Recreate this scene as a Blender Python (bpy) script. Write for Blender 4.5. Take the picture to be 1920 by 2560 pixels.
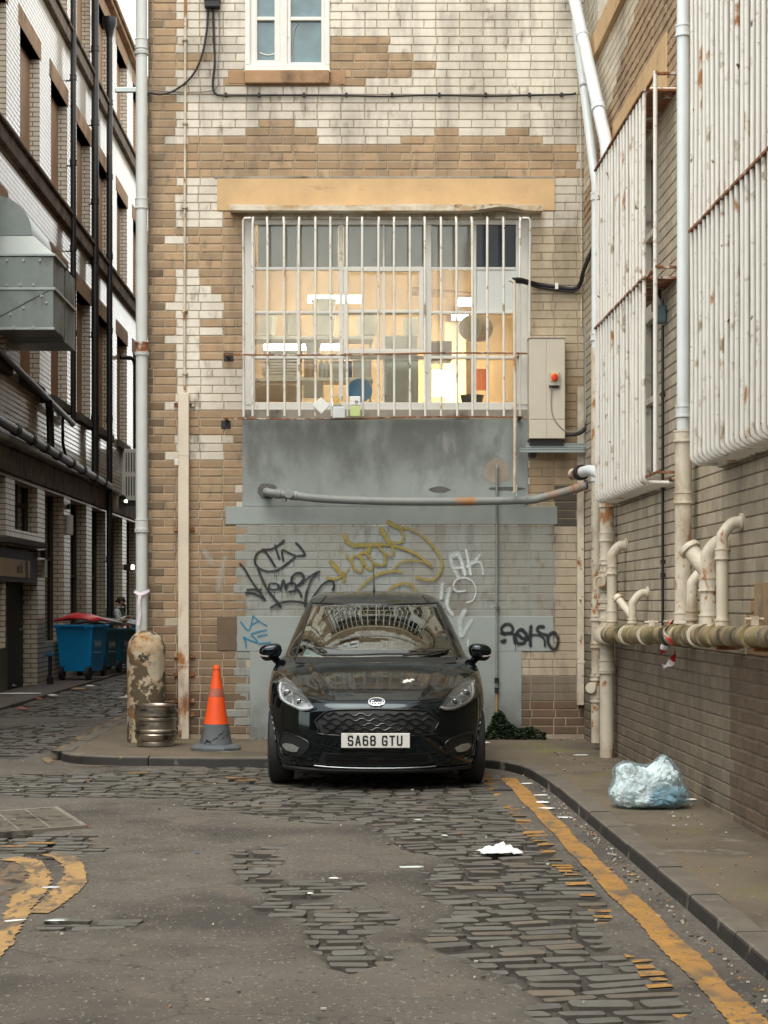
import bpy, bmesh, math, random
import numpy as np
from mathutils import Vector, Matrix, noise
from mathutils.geometry import delaunay_2d_cdt
random.seed(7)
R = math.radians
scene = bpy.context.scene
for o in list(bpy.data.objects): bpy.data.objects.remove(o)
COL = scene.collection
# ---------------------------------------------------------------- camera, sky, sun, exposure
F, CX, CY, HC = 4665.0, 895.0, 1508.0, 1.44          # focal length in photo pixels, vanishing point, eye height
cam_d = bpy.data.cameras.new('camera'); cam = bpy.data.objects.new('camera', cam_d); COL.objects.link(cam)
cam.location = (0, 0, HC); cam.rotation_euler = (R(90), 0, 0)
cam_d.sensor_fit = 'AUTO'; cam_d.sensor_width = 36; cam_d.lens = 36*F/2560
cam_d.shift_x = (960-CX)/2560; cam_d.shift_y = (CY-1280)/2560
cam_d.clip_start = 0.1; cam_d.clip_end = 3000
scene.camera = cam
SUN_EL, SUN_AZ = R(62), R(200)
world = bpy.data.worlds.new("World"); scene.world = world; world.use_nodes = True
wn = world.node_tree; wn.nodes.clear()
sky = wn.nodes.new('ShaderNodeTexSky'); sky.sky_type = 'NISHITA'; sky.sun_disc = False
sky.sun_elevation = SUN_EL; sky.sun_rotation = SUN_AZ; sky.air_density = 1.0; sky.dust_density = 1.0; sky.ozone_density = 1.0
hs = wn.nodes.new('ShaderNodeHueSaturation'); hs.inputs['Saturation'].default_value = 0.12   # overcast: the blue is veiled by cloud
wt = wn.nodes.new('ShaderNodeMix'); wt.data_type = 'RGBA'; wt.blend_type = 'MULTIPLY'; wt.inputs[0].default_value = 1
wt.inputs[7].default_value = (1.0, 0.985, 0.93, 1)
bg = wn.nodes.new('ShaderNodeBackground'); bg.inputs['Strength'].default_value = 0.15
wo = wn.nodes.new('ShaderNodeOutputWorld')
wn.links.new(sky.outputs[0], hs.inputs['Color']); wn.links.new(hs.outputs[0], wt.inputs[6])
wn.links.new(wt.outputs[2], bg.inputs[0]); wn.links.new(bg.outputs[0], wo.inputs[0])
sd = bpy.data.lights.new('sun', 'SUN'); sd.energy = 0.7; sd.angle = R(40); sd.color = (1.0, 0.95, 0.86)
sun = bpy.data.objects.new('sun', sd); COL.objects.link(sun)
# direction towards the sun: behind the camera, a little to the right, high
sdir = Vector((math.sin(SUN_AZ)*math.cos(SUN_EL), math.cos(SUN_AZ)*math.cos(SUN_EL), math.sin(SUN_EL)))
sun.rotation_euler = sdir.to_track_quat('Z', 'Y').to_euler()
sun.location = (0, -5, 30)
scene.view_settings.view_transform = 'Standard'; scene.view_settings.look = 'None'
scene.view_settings.exposure = 1.62; scene.view_settings.gamma = 1.0; scene.view_settings.use_curve_mapping = False
scene.render.engine = 'CYCLES'
scene.cycles.max_bounces = 8; scene.cycles.diffuse_bounces = 4; scene.cycles.transparent_max_bounces = 16
scene.cycles.use_denoising = True
# ---------------------------------------------------------------- measuring helpers
YW = 18.6                                             # distance to the back wall
def bx(u): return (u-CX)*YW/F
def bz(v): return HC+(CY-v)*YW/F
def W(u, v, Y): return Vector(((u-CX)*Y/F, Y, HC+(CY-v)*Y/F))
def XR(Y): return 2.255+(18.6-Y)*0.0115               # right wall plane
XL = -5.47                                            # left facade plane
PZ = 0.09                                             # pavement height
def lin(r, g, b):
    f = lambda c: (c/12.92 if c <= .04045 else ((c+.055)/1.055)**2.4)
    return (f(r/255), f(g/255), f(b/255))
# ---------------------------------------------------------------- mesh builder
class MB:
    def __init__(s): s.v = []; s.f = []; s.uv = {}; s.c = {}
    def pt(s, p): s.v.append(tuple(p)); return len(s.v)-1
    def face(s, pts, uv=None, col=None):
        i0 = len(s.v); s.v += [tuple(p) for p in pts]; s.f.append(tuple(range(i0, i0+len(pts)))); k = len(s.f)-1
        if uv is not None: s.uv[k] = uv
        if col is not None: s.c[k] = col
    def idx(s, ids, col=None):
        s.f.append(tuple(ids))
        if col is not None: s.c[len(s.f)-1] = col
    def box(s, x0, x1, y0, y1, z0, z1, col=None, M=None):
        P = [(x0,y0,z0),(x1,y0,z0),(x1,y1,z0),(x0,y1,z0),(x0,y0,z1),(x1,y0,z1),(x1,y1,z1),(x0,y1,z1)]
        if M is not None: P = [tuple(M @ Vector(p)) for p in P]
        i = len(s.v); s.v += P
        for q in ((0,3,2,1),(4,5,6,7),(0,1,5,4),(1,2,6,5),(2,3,7,6),(3,0,4,7)): s.idx([i+k for k in q], col)
    def tube(s, path, r, n=12, cap=True, col=None):
        path = [Vector(p) for p in path]; m = len(path)
        rr = r if isinstance(r, (list, tuple)) else [r]*m
        up = None; rings = []
        for k in range(m):
            t = (path[min(k+1, m-1)]-path[max(k-1, 0)])
            if t.length < 1e-9: t = Vector((0, 0, 1))
            t.normalize()
            if up is None:
                a = Vector((0, 0, 1)) if abs(t.z) < .9 else Vector((1, 0, 0))
                up = (a-t*a.dot(t)).normalized()
            else:
                up = (up-t*up.dot(t))
                up = up.normalized() if up.length > 1e-6 else t.orthogonal().normalized()
            sd_ = t.cross(up)
            i = len(s.v); rings.append(i)
            for q in range(n):
                a = 2*math.pi*q/n
                s.v.append(tuple(path[k]+(up*math.cos(a)+sd_*math.sin(a))*rr[k]))
        for k in range(m-1):
            for q in range(n):
                a, b = rings[k], rings[k+1]
                s.idx((a+q, a+(q+1) % n, b+(q+1) % n, b+q), col)
        if cap:
            s.idx([rings[0]+q for q in reversed(range(n))], col); s.idx([rings[-1]+q for q in range(n)], col)
    def lathe(s, prof, n=24, M=None, cap=True, col=None):
        M = M or Matrix.Identity(4); rings = []
        for (r, z) in prof:
            i = len(s.v); rings.append(i)
            for q in range(n):
                a = 2*math.pi*q/n; s.v.append(tuple(M @ Vector((r*math.cos(a), r*math.sin(a), z))))
        for k in range(len(prof)-1):
            for q in range(n):
                a, b = rings[k], rings[k+1]
                s.idx((a+q, a+(q+1) % n, b+(q+1) % n, b+q), col)
        if cap:
            s.idx([rings[0]+q for q in reversed(range(n))], col); s.idx([rings[-1]+q for q in range(n)], col)
    def grid(s, P, col=None):
        m, n = len(P), len(P[0]); i = len(s.v)
        for row in P: s.v += [tuple(p) for p in row]
        for a in range(m-1):
            for b in range(n-1): s.idx((i+a*n+b, i+a*n+b+1, i+(a+1)*n+b+1, i+(a+1)*n+b), col)
    def build(s, name, mat, parent=None, smooth=None, bevel=0, label=None, cat=None, group=None, kind=None, segs=2, subsurf=0):
        me = bpy.data.meshes.new(name); me.from_pydata(s.v, [], s.f); me.update()
        uvl = me.uv_layers.new(name='UVMap')
        co = np.array(s.v, dtype=np.float32).reshape(-1, 3)
        uvs = np.zeros((len(me.loops), 2), np.float32)
        cols = np.ones((len(me.loops), 4), np.float32) if s.c else None
        for k, p in enumerate(me.polygons):
            ls, n = p.loop_start, p.loop_total
            if k in s.uv: uvs[ls:ls+n] = s.uv[k]
            else:
                c = co[list(p.vertices)]; nx, ny, nz = (abs(t) for t in p.normal)
                uvs[ls:ls+n] = c[:, (0, 1)] if nz >= nx and nz >= ny else (c[:, (0, 2)] if ny >= nx else c[:, (1, 2)])
            if cols is not None and k in s.c: cols[ls:ls+n] = s.c[k]
        uvl.data.foreach_set('uv', uvs.ravel())
        if cols is not None:
            ca = me.color_attributes.new('Col', 'FLOAT_COLOR', 'CORNER'); ca.data.foreach_set('color', cols.ravel())
        if mat is not None: me.materials.append(mat)
        if smooth is not None:
            me.polygons.foreach_set('use_smooth', [True]*len(me.polygons)); me.set_sharp_from_angle(angle=R(smooth))
        o = bpy.data.objects.new(name, me); COL.objects.link(o)
        if bevel:
            b = o.modifiers.new('bevel', 'BEVEL'); b.width = bevel; b.segments = segs; b.limit_method = 'ANGLE'; b.angle_limit = R(35)
        if subsurf:
            ss = o.modifiers.new('sub', 'SUBSURF'); ss.levels = subsurf; ss.render_levels = subsurf
        if parent is not None: adopt(o, parent)
        tag(o, label, cat, group, kind)
        return o
def adopt(o, parent):
    o.parent = parent; bpy.context.view_layer.update(); o.matrix_parent_inverse = parent.matrix_world.inverted()
def tag(o, label=None, cat=None, group=None, kind=None):
    if label: o['label'] = label
    if cat: o['category'] = cat
    if group: o['group'] = group
    if kind: o['kind'] = kind
    return o
def thing(name, label, cat, loc=(0,0,0), group=None):
    o = bpy.data.objects.new(name, None); o.location = loc; o.empty_display_size = .2; COL.objects.link(o)
    bpy.context.view_layer.update()
    return tag(o, label, cat, group)
def weld(o, d=1e-5):
    bm = bmesh.new(); bm.from_mesh(o.data); bmesh.ops.remove_doubles(bm, verts=bm.verts, dist=d)
    bmesh.ops.recalc_face_normals(bm, faces=bm.faces); bm.to_mesh(o.data); bm.free()
def smoothpath(pts, k=6):
    P = [Vector(p) for p in pts]; out = []
    for i in range(len(P)-1):
        p0 = P[max(i-1, 0)]; p1 = P[i]; p2 = P[i+1]; p3 = P[min(i+2, len(P)-1)]
        for j in range(k):
            t = j/k
            out.append(.5*((2*p1)+(-p0+p2)*t+(2*p0-5*p1+4*p2-p3)*t*t+(-p0+3*p1-3*p2+p3)*t**3))
    out.append(P[-1]); return out
def text_polys(s, size=1.0, bold=0.0):
    cu = bpy.data.curves.new('t', 'FONT'); cu.body = s; cu.size = size; cu.align_x = 'CENTER'; cu.align_y = 'CENTER'; cu.offset = bold
    cu.resolution_u = 3
    o = bpy.data.objects.new('t', cu); COL.objects.link(o); dg = bpy.context.evaluated_depsgraph_get()
    me = bpy.data.meshes.new_from_object(o.evaluated_get(dg))
    res = ([v.co.copy() for v in me.vertices], [tuple(p.vertices) for p in me.polygons])
    bpy.data.objects.remove(o); bpy.data.curves.remove(cu); bpy.data.meshes.remove(me)
    return res
# ---------------------------------------------------------------- materials
def pm(name, base, rough=.6, metal=0.0, var=.15, vs=3.0, layers=(), bump=0.0, bs=60.0, attr=False, coat=0.0, spec=.5,
       emit=None, es=0.0, stretch=(1, 1, 1), brick=None, rvar=0.0):
    """procedural surface: base colour (or per-face colour attribute), soft variation, dirt / rust layers, bump"""
    m = bpy.data.materials.new(name); m.use_nodes = True; nt = m.node_tree; N, L = nt.nodes, nt.links
    b = N['Principled BSDF']
    tc = N.new('ShaderNodeTexCoord')
    def noise_(scale, st=(1, 1, 1), det=5, rg=.6):
        mp = N.new('ShaderNodeMapping'); mp.inputs['Scale'].default_value = st; L.new(tc.outputs['Object'], mp.inputs[0])
        n = N.new('ShaderNodeTexNoise'); n.inputs['Scale'].default_value = scale; n.inputs['Detail'].default_value = det
        n.inputs['Roughness'].default_value = rg; L.new(mp.outputs[0], n.inputs['Vector']); return n.outputs['Fac']
    def mr(src, a, b_, c, d):
        q = N.new('ShaderNodeMapRange'); L.new(src, q.inputs[0])
        for k, val in zip((1, 2, 3, 4), (a, b_, c, d)): q.inputs[k].default_value = val
        return q.outputs[0]
    def mix(fac, a, b_, mode='MIX'):
        q = N.new('ShaderNodeMix'); q.data_type = 'RGBA'; q.blend_type = mode
        for sock, val in ((q.inputs[0], fac), (q.inputs[6], a), (q.inputs[7], b_)):
            if hasattr(val, 'links') or hasattr(val, 'is_linked'): L.new(val, sock)
            elif isinstance(val, (int, float)): sock.default_value = val
            else: sock.default_value = (*val[:3], 1)
        return q.outputs[2]
    rough_s = None; hsock = None
    if attr:
        at = N.new('ShaderNodeAttribute'); at.attribute_name = 'Col'; colr = at.outputs['Color']; rough_s = at.outputs['Alpha']
    elif brick:
        bt = N.new('ShaderNodeTexBrick'); L.new(tc.outputs['UV'], bt.inputs['Vector'])
        bt.inputs['Color1'].default_value = (*base, 1); bt.inputs['Color2'].default_value = (*brick['c2'], 1); bt.inputs['Mortar'].default_value = (*brick['mortar'], 1)
        bt.inputs['Scale'].default_value = 1; bt.inputs['Mortar Size'].default_value = brick.get('ms', .006); bt.inputs['Mortar Smooth'].default_value = .3
        bt.inputs['Brick Width'].default_value = brick.get('w', .235); bt.inputs['Row Height'].default_value = brick.get('h', .083)
        bt.inputs['Bias'].default_value = -.2
        colr = bt.outputs['Color']; hsock = mr(bt.outputs['Fac'], 0, 1, 1, 0)
        rough_s = mr(bt.outputs['Fac'], 0, 1, rough, .9)
    else: colr = None
    f = mr(noise_(vs, stretch), .25, .75, 1-var, 1+var)
    q = N.new('ShaderNodeCombineColor')
    for k in range(3): L.new(f, q.inputs[k])
    colr = mix(1.0, colr if colr is not None else base, q.outputs[0], 'MULTIPLY')
    for ly in layers:
        lc, sc, th, so = ly[0], ly[1], ly[2], ly[3]; st = ly[4] if len(ly) > 4 else (1, 1, 1); lr = ly[5] if len(ly) > 5 else None
        zr = ly[6] if len(ly) > 6 else None; amt = ly[7] if len(ly) > 7 else 1.0
        fac = mr(noise_(sc, st), th-so, th+so, 0, amt)
        if zr:                                            # a layer that sits in a band of heights (splash dirt, rusted feet)
            sp = N.new('ShaderNodeSeparateXYZ'); L.new(tc.outputs['Object'], sp.inputs[0])
            g = mr(sp.outputs['Z'], zr[0], zr[1], 0, 1); mm = N.new('ShaderNodeMath'); mm.operation = 'MULTIPLY'
            L.new(fac, mm.inputs[0]); L.new(g, mm.inputs[1]); fac = mm.outputs[0]
        colr = mix(fac, colr, lc)
        if lr is not None:
            q = N.new('ShaderNodeMix'); q.data_type = 'FLOAT'; L.new(fac, q.inputs[0])
            if rough_s is not None: L.new(rough_s, q.inputs[2])
            else: q.inputs[2].default_value = rough
            q.inputs[3].default_value = lr; rough_s = q.outputs[0]
    L.new(colr, b.inputs['Base Color'])
    if rvar and rough_s is None: rough_s = mr(noise_(vs*2.3), .3, .7, max(0, rough-rvar), min(1, rough+rvar))
    if rough_s is not None: L.new(rough_s, b.inputs['Roughness'])
    else: b.inputs['Roughness'].default_value = rough
    b.inputs['Metallic'].default_value = metal; b.inputs['Specular IOR Level'].default_value = spec
    b.inputs['Coat Weight'].default_value = coat; b.inputs['Coat Roughness'].default_value = .02
    if bump or hsock is not None:
        bp = N.new('ShaderNodeBump'); bp.inputs['Strength'].default_value = 1.0
        hh = noise_(bs, (1, 1, 1), 6, .65)
        bp.inputs['Distance'].default_value = bump if bump else .004
        L.new(hh, bp.inputs['Height'])
        if hsock is not None:
            bp2 = N.new('ShaderNodeBump'); bp2.inputs['Distance'].default_value = .0012; bp2.inputs['Strength'].default_value = .8
            L.new(hsock, bp2.inputs['Height'])
            if bump: L.new(bp.outputs[0], bp2.inputs['Normal'])
            L.new(bp2.outputs[0], b.inputs['Normal'])
        else: L.new(bp.outputs[0], b.inputs['Normal'])
    if emit:
        b.inputs['Emission Color'].default_value = (*emit, 1); b.inputs['Emission Strength'].default_value = es
    return m
def glassmat(name, tint=(.9, .95, .95), rough=.02, ior=1.5, boost=1.0, refl=(1, 1, 1)):
    m = bpy.data.materials.new(name); m.use_nodes = True; nt = m.node_tree; N, L = nt.nodes, nt.links; N.clear()
    out = N.new('ShaderNodeOutputMaterial'); tr = N.new('ShaderNodeBsdfTransparent'); tr.inputs[0].default_value = (*tint, 1)
    gl = N.new('ShaderNodeBsdfGlossy'); gl.inputs['Roughness'].default_value = rough; gl.inputs['Color'].default_value = (*refl, 1)
    fr = N.new('ShaderNodeFresnel'); fr.inputs['IOR'].default_value = ior
    mu = N.new('ShaderNodeMath'); mu.operation = 'MULTIPLY'; mu.inputs[1].default_value = boost; mu.use_clamp = True
    L.new(fr.outputs[0], mu.inputs[0])
    mx = N.new('ShaderNodeMixShader'); L.new(mu.outputs[0], mx.inputs[0]); L.new(tr.outputs[0], mx.inputs[1]); L.new(gl.outputs[0], mx.inputs[2])
    L.new(mx.outputs[0], out.inputs[0]); return m
CREAM = (.70, .645, .54); BROWN = (.41, .282, .168); GREYP = (.285, .318, .302)
RUST = (.22, .075, .022); RUST2 = (.34, .15, .05)
mat = {}
mat['bricks'] = pm('glazed_and_bare_brick', CREAM, attr=True, var=.10, vs=9, bump=.0015, bs=55,
    layers=[((.24, .18, .115), 1.1, .55, .16, (1, 1, .45), None, None, .5), ((.10, .085, .065), 2.6, .61, .10, (1.6, 1, .35), .8, None, .5), ((.16, .125, .085), 9, .64, .06, (1, 1, .5), .7, None, .6)])
mat['mortar'] = pm('mortar', (.24, .185, .125), .92, var=.3, vs=14, bump=.003, bs=120)
mat['wallR'] = pm('grimy_brick', CREAM, attr=True, var=.16, vs=7, bump=.002, bs=60,
    layers=[((.05, .045, .036), 1.2, .60, .10, (1, 1.2, .35), .8, None, .6)])
mat['mortar_dark'] = pm('sooty_mortar', (.11, .095, .075), .95, var=.3, vs=14, bump=.003, bs=120)
mat['sandstone'] = pm('painted_sandstone', (.55, .375, .195), .75, var=.12, vs=4, bump=.002, bs=40, layers=[((.20, .13, .06), 2.2, .66, .06, (.6, 1, 3), None, None, .7)])
mat['sandbrown'] = pm('brown_sandstone', (.37, .225, .12), .8, var=.22, vs=6, bump=.003, bs=40, layers=[((.08, .05, .03), 3, .62, .1)])
mat['stone_dark'] = pm('sooty_stone', (.085, .065, .048), .85, var=.25, vs=4, bump=.003, bs=40)
mat['leftbrick'] = pm('white_glazed_brick', (.78, .73, .63), .13, var=.06, vs=1.3, bump=.0002, bs=10,
    brick=dict(c2=(.72, .67, .56), mortar=(.26, .21, .15), ms=.011), layers=[((.30, .25, .18), .7, .66, .12, (1, 1, .4), None, None, .35)])
mat['leftbrick_low'] = pm('grimy_glazed_brick', (.70, .62, .48), .32, var=.14, vs=1.5, bump=.0006, bs=14,
    brick=dict(c2=(.60, .52, .39), mortar=(.16, .13, .095), ms=.009), layers=[((.10, .085, .065), .9, .62, .12, (1, 1, .5), None, None, .6)])
mat['greypane'] = pm('dusty_grey_window', (.17, .17, .155), .25, var=.3)
mat['dullpaint'] = pm('dull_cream_frame', (.60, .565, .49), .6, var=.12, vs=6, layers=[((.22, .19, .15), 6, .62, .06)])
mat['darkpane'] = pm('dark_window', (.012, .014, .016), .12, var=.2)
mat['brownboard'] = pm('brown_window_timber', (.36, .20, .095), .6, var=.2, vs=5)
mat['blackpipe'] = pm('black_iron', (.018, .017, .018), .38, var=.3, vs=8, layers=[((.07, .04, .025), 4, .66, .05)])
mat['greypipe'] = pm('pale_grey_downpipe', (.60, .62, .60), .38, var=.06, vs=5, layers=[((.35, .33, .28), 3, .66, .12, (1, 1, .3))])
mat['whitepipe'] = pm('white_plastic_pipe', (.64, .69, .70), .35, var=.05, vs=5, layers=[((.45, .44, .40), 2.5, .68, .08, (1, 1, .4))])
mat['creampipe'] = pm('cream_painted_iron', (.60, .54, .43), .5, var=.12, vs=7, bump=.002, bs=45,
    layers=[((.33, .25, .16), 5, .57, .08, (1, 1, .5), None, None, .8), (RUST2, 8, .63, .03, (1, 1, .6), .8), (RUST, 11, .68, .03, (1, 1, 1), .85)])
mat['mosspipe'] = pm('mossy_iron_drain', (.27, .21, .12), .75, var=.35, vs=6, bump=.004, bs=40,
    layers=[((.20, .17, .045), 3.2, .55, .1), ((.50, .46, .38), 7, .62, .04), ((.035, .03, .022), 4, .58, .08)])
mat['greydrain'] = pm('grey_painted_drain', (.20, .215, .20), .55, var=.15, vs=6, layers=[(RUST2, 2.3, .66, .05, (1, .3, .3), .8), ((.4, .4, .38), 6, .7, .04)])
mat['bar'] = pm('white_painted_bar', (.68, .66, .60), .45, var=.08, vs=6, bump=.001, bs=120,
    layers=[((.30, .23, .15), 7, .64, .05), (RUST2, 5, .66, .03, (1, 1, .5), .85), ((.10, .045, .02), 12, .69, .02, (1, 1, 1), .9)])
mat['rust'] = pm('rusty_iron', (.24, .09, .03), .85, var=.4, vs=14, bump=.002, bs=90, layers=[((.55, .50, .42), 9, .58, .05), ((.05, .025, .015), 11, .6, .05)])
mat['whitepaint'] = pm('white_window_paint', (.70, .69, .64), .45, var=.06, vs=6, bump=.001, bs=60, layers=[((.45, .40, .32), 7, .67, .04)])
mat['greypaint'] = pm('grey_painted_render', GREYP, .7, var=.10, vs=2.5, bump=.0015, bs=50,
    layers=[((.055, .055, .048), 2.0, .43, .13, (1.1, 1, .55), None, (2.4, 3.2), .75), ((.12, .125, .115), 5.5, .55, .10, (1, 1, .6), None, (2.2, 2.9), .7), ((.36, .36, .33), 2.6, .66, .05, (1.5, 1, .6), None, (2.2, 2.9), .5), ((.055, .05, .04), 2.2, .50, .12, (1, 1, .7), None, (.75, .12), .8)])
mat['greybeam'] = pm('grey_painted_concrete', (.27, .30, .29), .7, var=.10, vs=2.5, bump=.0015, bs=50)
mat['concrete'] = pm('bare_cement', (.30, .27, .22), .9, var=.2, vs=5, bump=.003, bs=50, layers=[((.08, .07, .055), 3, .6, .08)])
mat['cabinet'] = pm('beige_steel_cabinet', (.53, .48, .39), .42, var=.05, vs=3, layers=[((.20, .14, .08), 6, .70, .03, (1, 1, .5))])
mat['black'] = pm('black_rubber', (.015, .015, .016), .6, var=.2)
mat['galv'] = pm('galvanised_sheet', (.36, .41, .39), .42, .75, var=.12, vs=2.2, layers=[((.22, .20, .15), 1.8, .62, .1, (1, 1, .5), .6)], rvar=.08)
mat['galvlt'] = pm('pale_galvanised_sheet', (.60, .66, .64), .35, .6, var=.08, vs=2.2)
mat['galvstrut'] = pm('galvanised_strut', (.27, .31, .31), .5, .3, var=.1)
mat['glass'] = glassmat('window_glass', (.86, .90, .88), .03, 1.45)
def dusty(m):                                             # a thin grey film of dirt on the pane
    nt = m.node_tree; N, L = nt.nodes, nt.links; out = [n for n in N if n.type == 'OUTPUT_MATERIAL'][0]; src = out.inputs[0].links[0].from_socket
    df = N.new('ShaderNodeBsdfDiffuse'); df.inputs[0].default_value = (.62, .58, .50, 1); tc = N.new('ShaderNodeTexCoord'); nz = N.new('ShaderNodeTexNoise'); nz.inputs['Scale'].default_value = 2.2; nz.inputs['Detail'].default_value = 7
    L.new(tc.outputs['Object'], nz.inputs['Vector']); mr = N.new('ShaderNodeMapRange'); L.new(nz.outputs['Fac'], mr.inputs[0])
    for k, v in zip((1, 2, 3, 4), (.35, .70, .03, .17)): mr.inputs[k].default_value = v
    mx = N.new('ShaderNodeMixShader'); L.new(mr.outputs[0], mx.inputs[0]); L.new(src, mx.inputs[1]); L.new(df.outputs[0], mx.inputs[2]); L.new(mx.outputs[0], out.inputs[0])
dusty(mat['glass'])
mat['stringstone'] = pm('brown_string_course', (.17, .125, .085), .85, var=.3, vs=4, bump=.003, bs=40, layers=[((.06, .045, .033), 3, .55, .1)])
mat['darkglass'] = pm('curtained_glass', (.10, .17, .19), .06, var=.35, vs=4, coat=.5)
# ================================================================ GROUND
def _h(ix, iy, s):
    n = (ix*374761393+iy*668265263+s*1442695041) & 0x7fffffff
    n = ((n ^ (n >> 13))*1274126177) & 0x7fffffff
    return ((n ^ (n >> 16)) & 0xffff)/65535.0
def vnoise(x, y, s=0):
    ix = np.floor(x).astype(np.int64); iy = np.floor(y).astype(np.int64); fx = x-ix; fy = y-iy
    fx = fx*fx*(3-2*fx); fy = fy*fy*(3-2*fy)
    return (_h(ix, iy, s)*(1-fx)+_h(ix+1, iy, s)*fx)*(1-fy)+(_h(ix, iy+1, s)*(1-fx)+_h(ix+1, iy+1, s)*fx)*fy
def fbm(x, y, s=0, o=4):
    a, t, w = 0, 0, 1.0
    for k in range(o): a = a+w*vnoise(x*2**k, y*2**k, s+k*17); t += w; w *= .5
    return a/t
def g(u, v): Y = HC*F/(v-CY); return ((u-CX)*Y/F, Y)
def inpoly(x, y, poly):
    c = np.zeros(x.shape, bool); n = len(poly)
    for i in range(n):
        x0, y0 = poly[i]; x1, y1 = poly[(i+1) % n]
        if y0 == y1: continue
        c ^= ((y0 > y) != (y1 > y)) & (x < (x1-x0)*(y-y0)/(y1-y0)+x0)
    return c
SETT_POLYS = [[g(*p) for p in q] for q in (
    [(-120,1942),(300,1926),(690,1921),(1215,1921),(1215,1960),(1300,2050),(1420,2160),(1540,2300),(1640,2420),(1700,2480),(1760,2620),(1500,2620),(1330,2520),(1260,2440),(1180,2400),(1090,2310),(1060,2240),(1110,2160),(990,2110),(900,2062),(760,2052),(690,2040),(520,2030),(430,2005),(250,1995),(-120,1992)],
    [(585,2135),(700,2125),(760,2185),(850,2200),(880,2250),(960,2300),(1010,2400),(940,2432),(800,2400),(790,2330),(650,2275),(700,2230),(600,2170)],
    [(-60,2098),(225,2080),(250,2138),(-60,2152)],
    [(120,2295),(360,2288),(365,2318),(130,2332)])]
SETT_POLYS.append([(-4.7, 17.6), (-3.0, 17.2), (-2.95, 19.5), (-3.4, 22.5), (-4.8, 21)])
SETT_POLYS.append([(-4.7, 24.0), (-3.0, 23.2), (-2.9, 60), (-4.7, 60)])
def asphalt(x, y):
    "1 where tarmac covers the old stone setts"
    wx = x+(fbm(x*2.2, y*2.2, 5)-.5)*.55; wy = y+(fbm(x*2.2+9, y*2.2, 11)-.5)*.8
    m = np.ones(x.shape)
    for p in SETT_POLYS: m[inpoly(wx, wy, p)] = 0
    m = np.where((x > 1.20+.0*y) & (y < 15.5), 1.0, m)
    return m
def road_h(x, y, m):
    return m*(.010+.006*(fbm(x*1.5, y*1.5, 3)-.5)+.004*(fbm(x*14, y*14, 8)-.5))+(1-m)*(-.021+.030*(fbm(x*5, y*5, 21)-.35)+.01*(fbm(x*30, y*30, 4)-.5))
def road_patch(x0, x1, y0, y1, st, v, f):
    xs = np.linspace(x0, x1, max(2, int((x1-x0)/st)+1)); ys = np.linspace(y0, y1, max(2, int((y1-y0)/st)+1))
    X, Y = np.meshgrid(xs, ys); m = asphalt(X, Y)
    for _ in range(2):                                   # soften the broken tarmac edge
        p = np.pad(m, 1, mode='edge'); m = (p[1:-1, 1:-1]*2+p[:-2, 1:-1]+p[2:, 1:-1]+p[1:-1, :-2]+p[1:-1, 2:])/6
    Z = road_h(X, Y, m); i = sum(len(q) for q in v); nx, ny = len(xs), len(ys)
    v.append(np.stack([X, Y, Z], -1).reshape(-1, 3))
    a = (np.arange(ny-1)[:, None]*nx+np.arange(nx-1)[None]).ravel()+i
    f.append(np.stack([a, a+1, a+1+nx, a+nx], -1))
rv, rf = [], []
road_patch(-3.4, 1.66, 5.2, 17.2, .022, rv, rf)
road_patch(-5.0, -2.62, 17.2, 48, .05, rv, rf)
road_patch(-9, -3.4, -14, 17.2, .4, rv, rf); road_patch(-3.4, 1.66, -14, 5.2, .2, rv, rf)
V = np.concatenate(rv); FA = np.concatenate(rf)
me = bpy.data.meshes.new('road'); me.from_pydata(V.tolist(), [], FA.tolist()); me.polygons.foreach_set('use_smooth', [True]*len(me.polygons))
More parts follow.
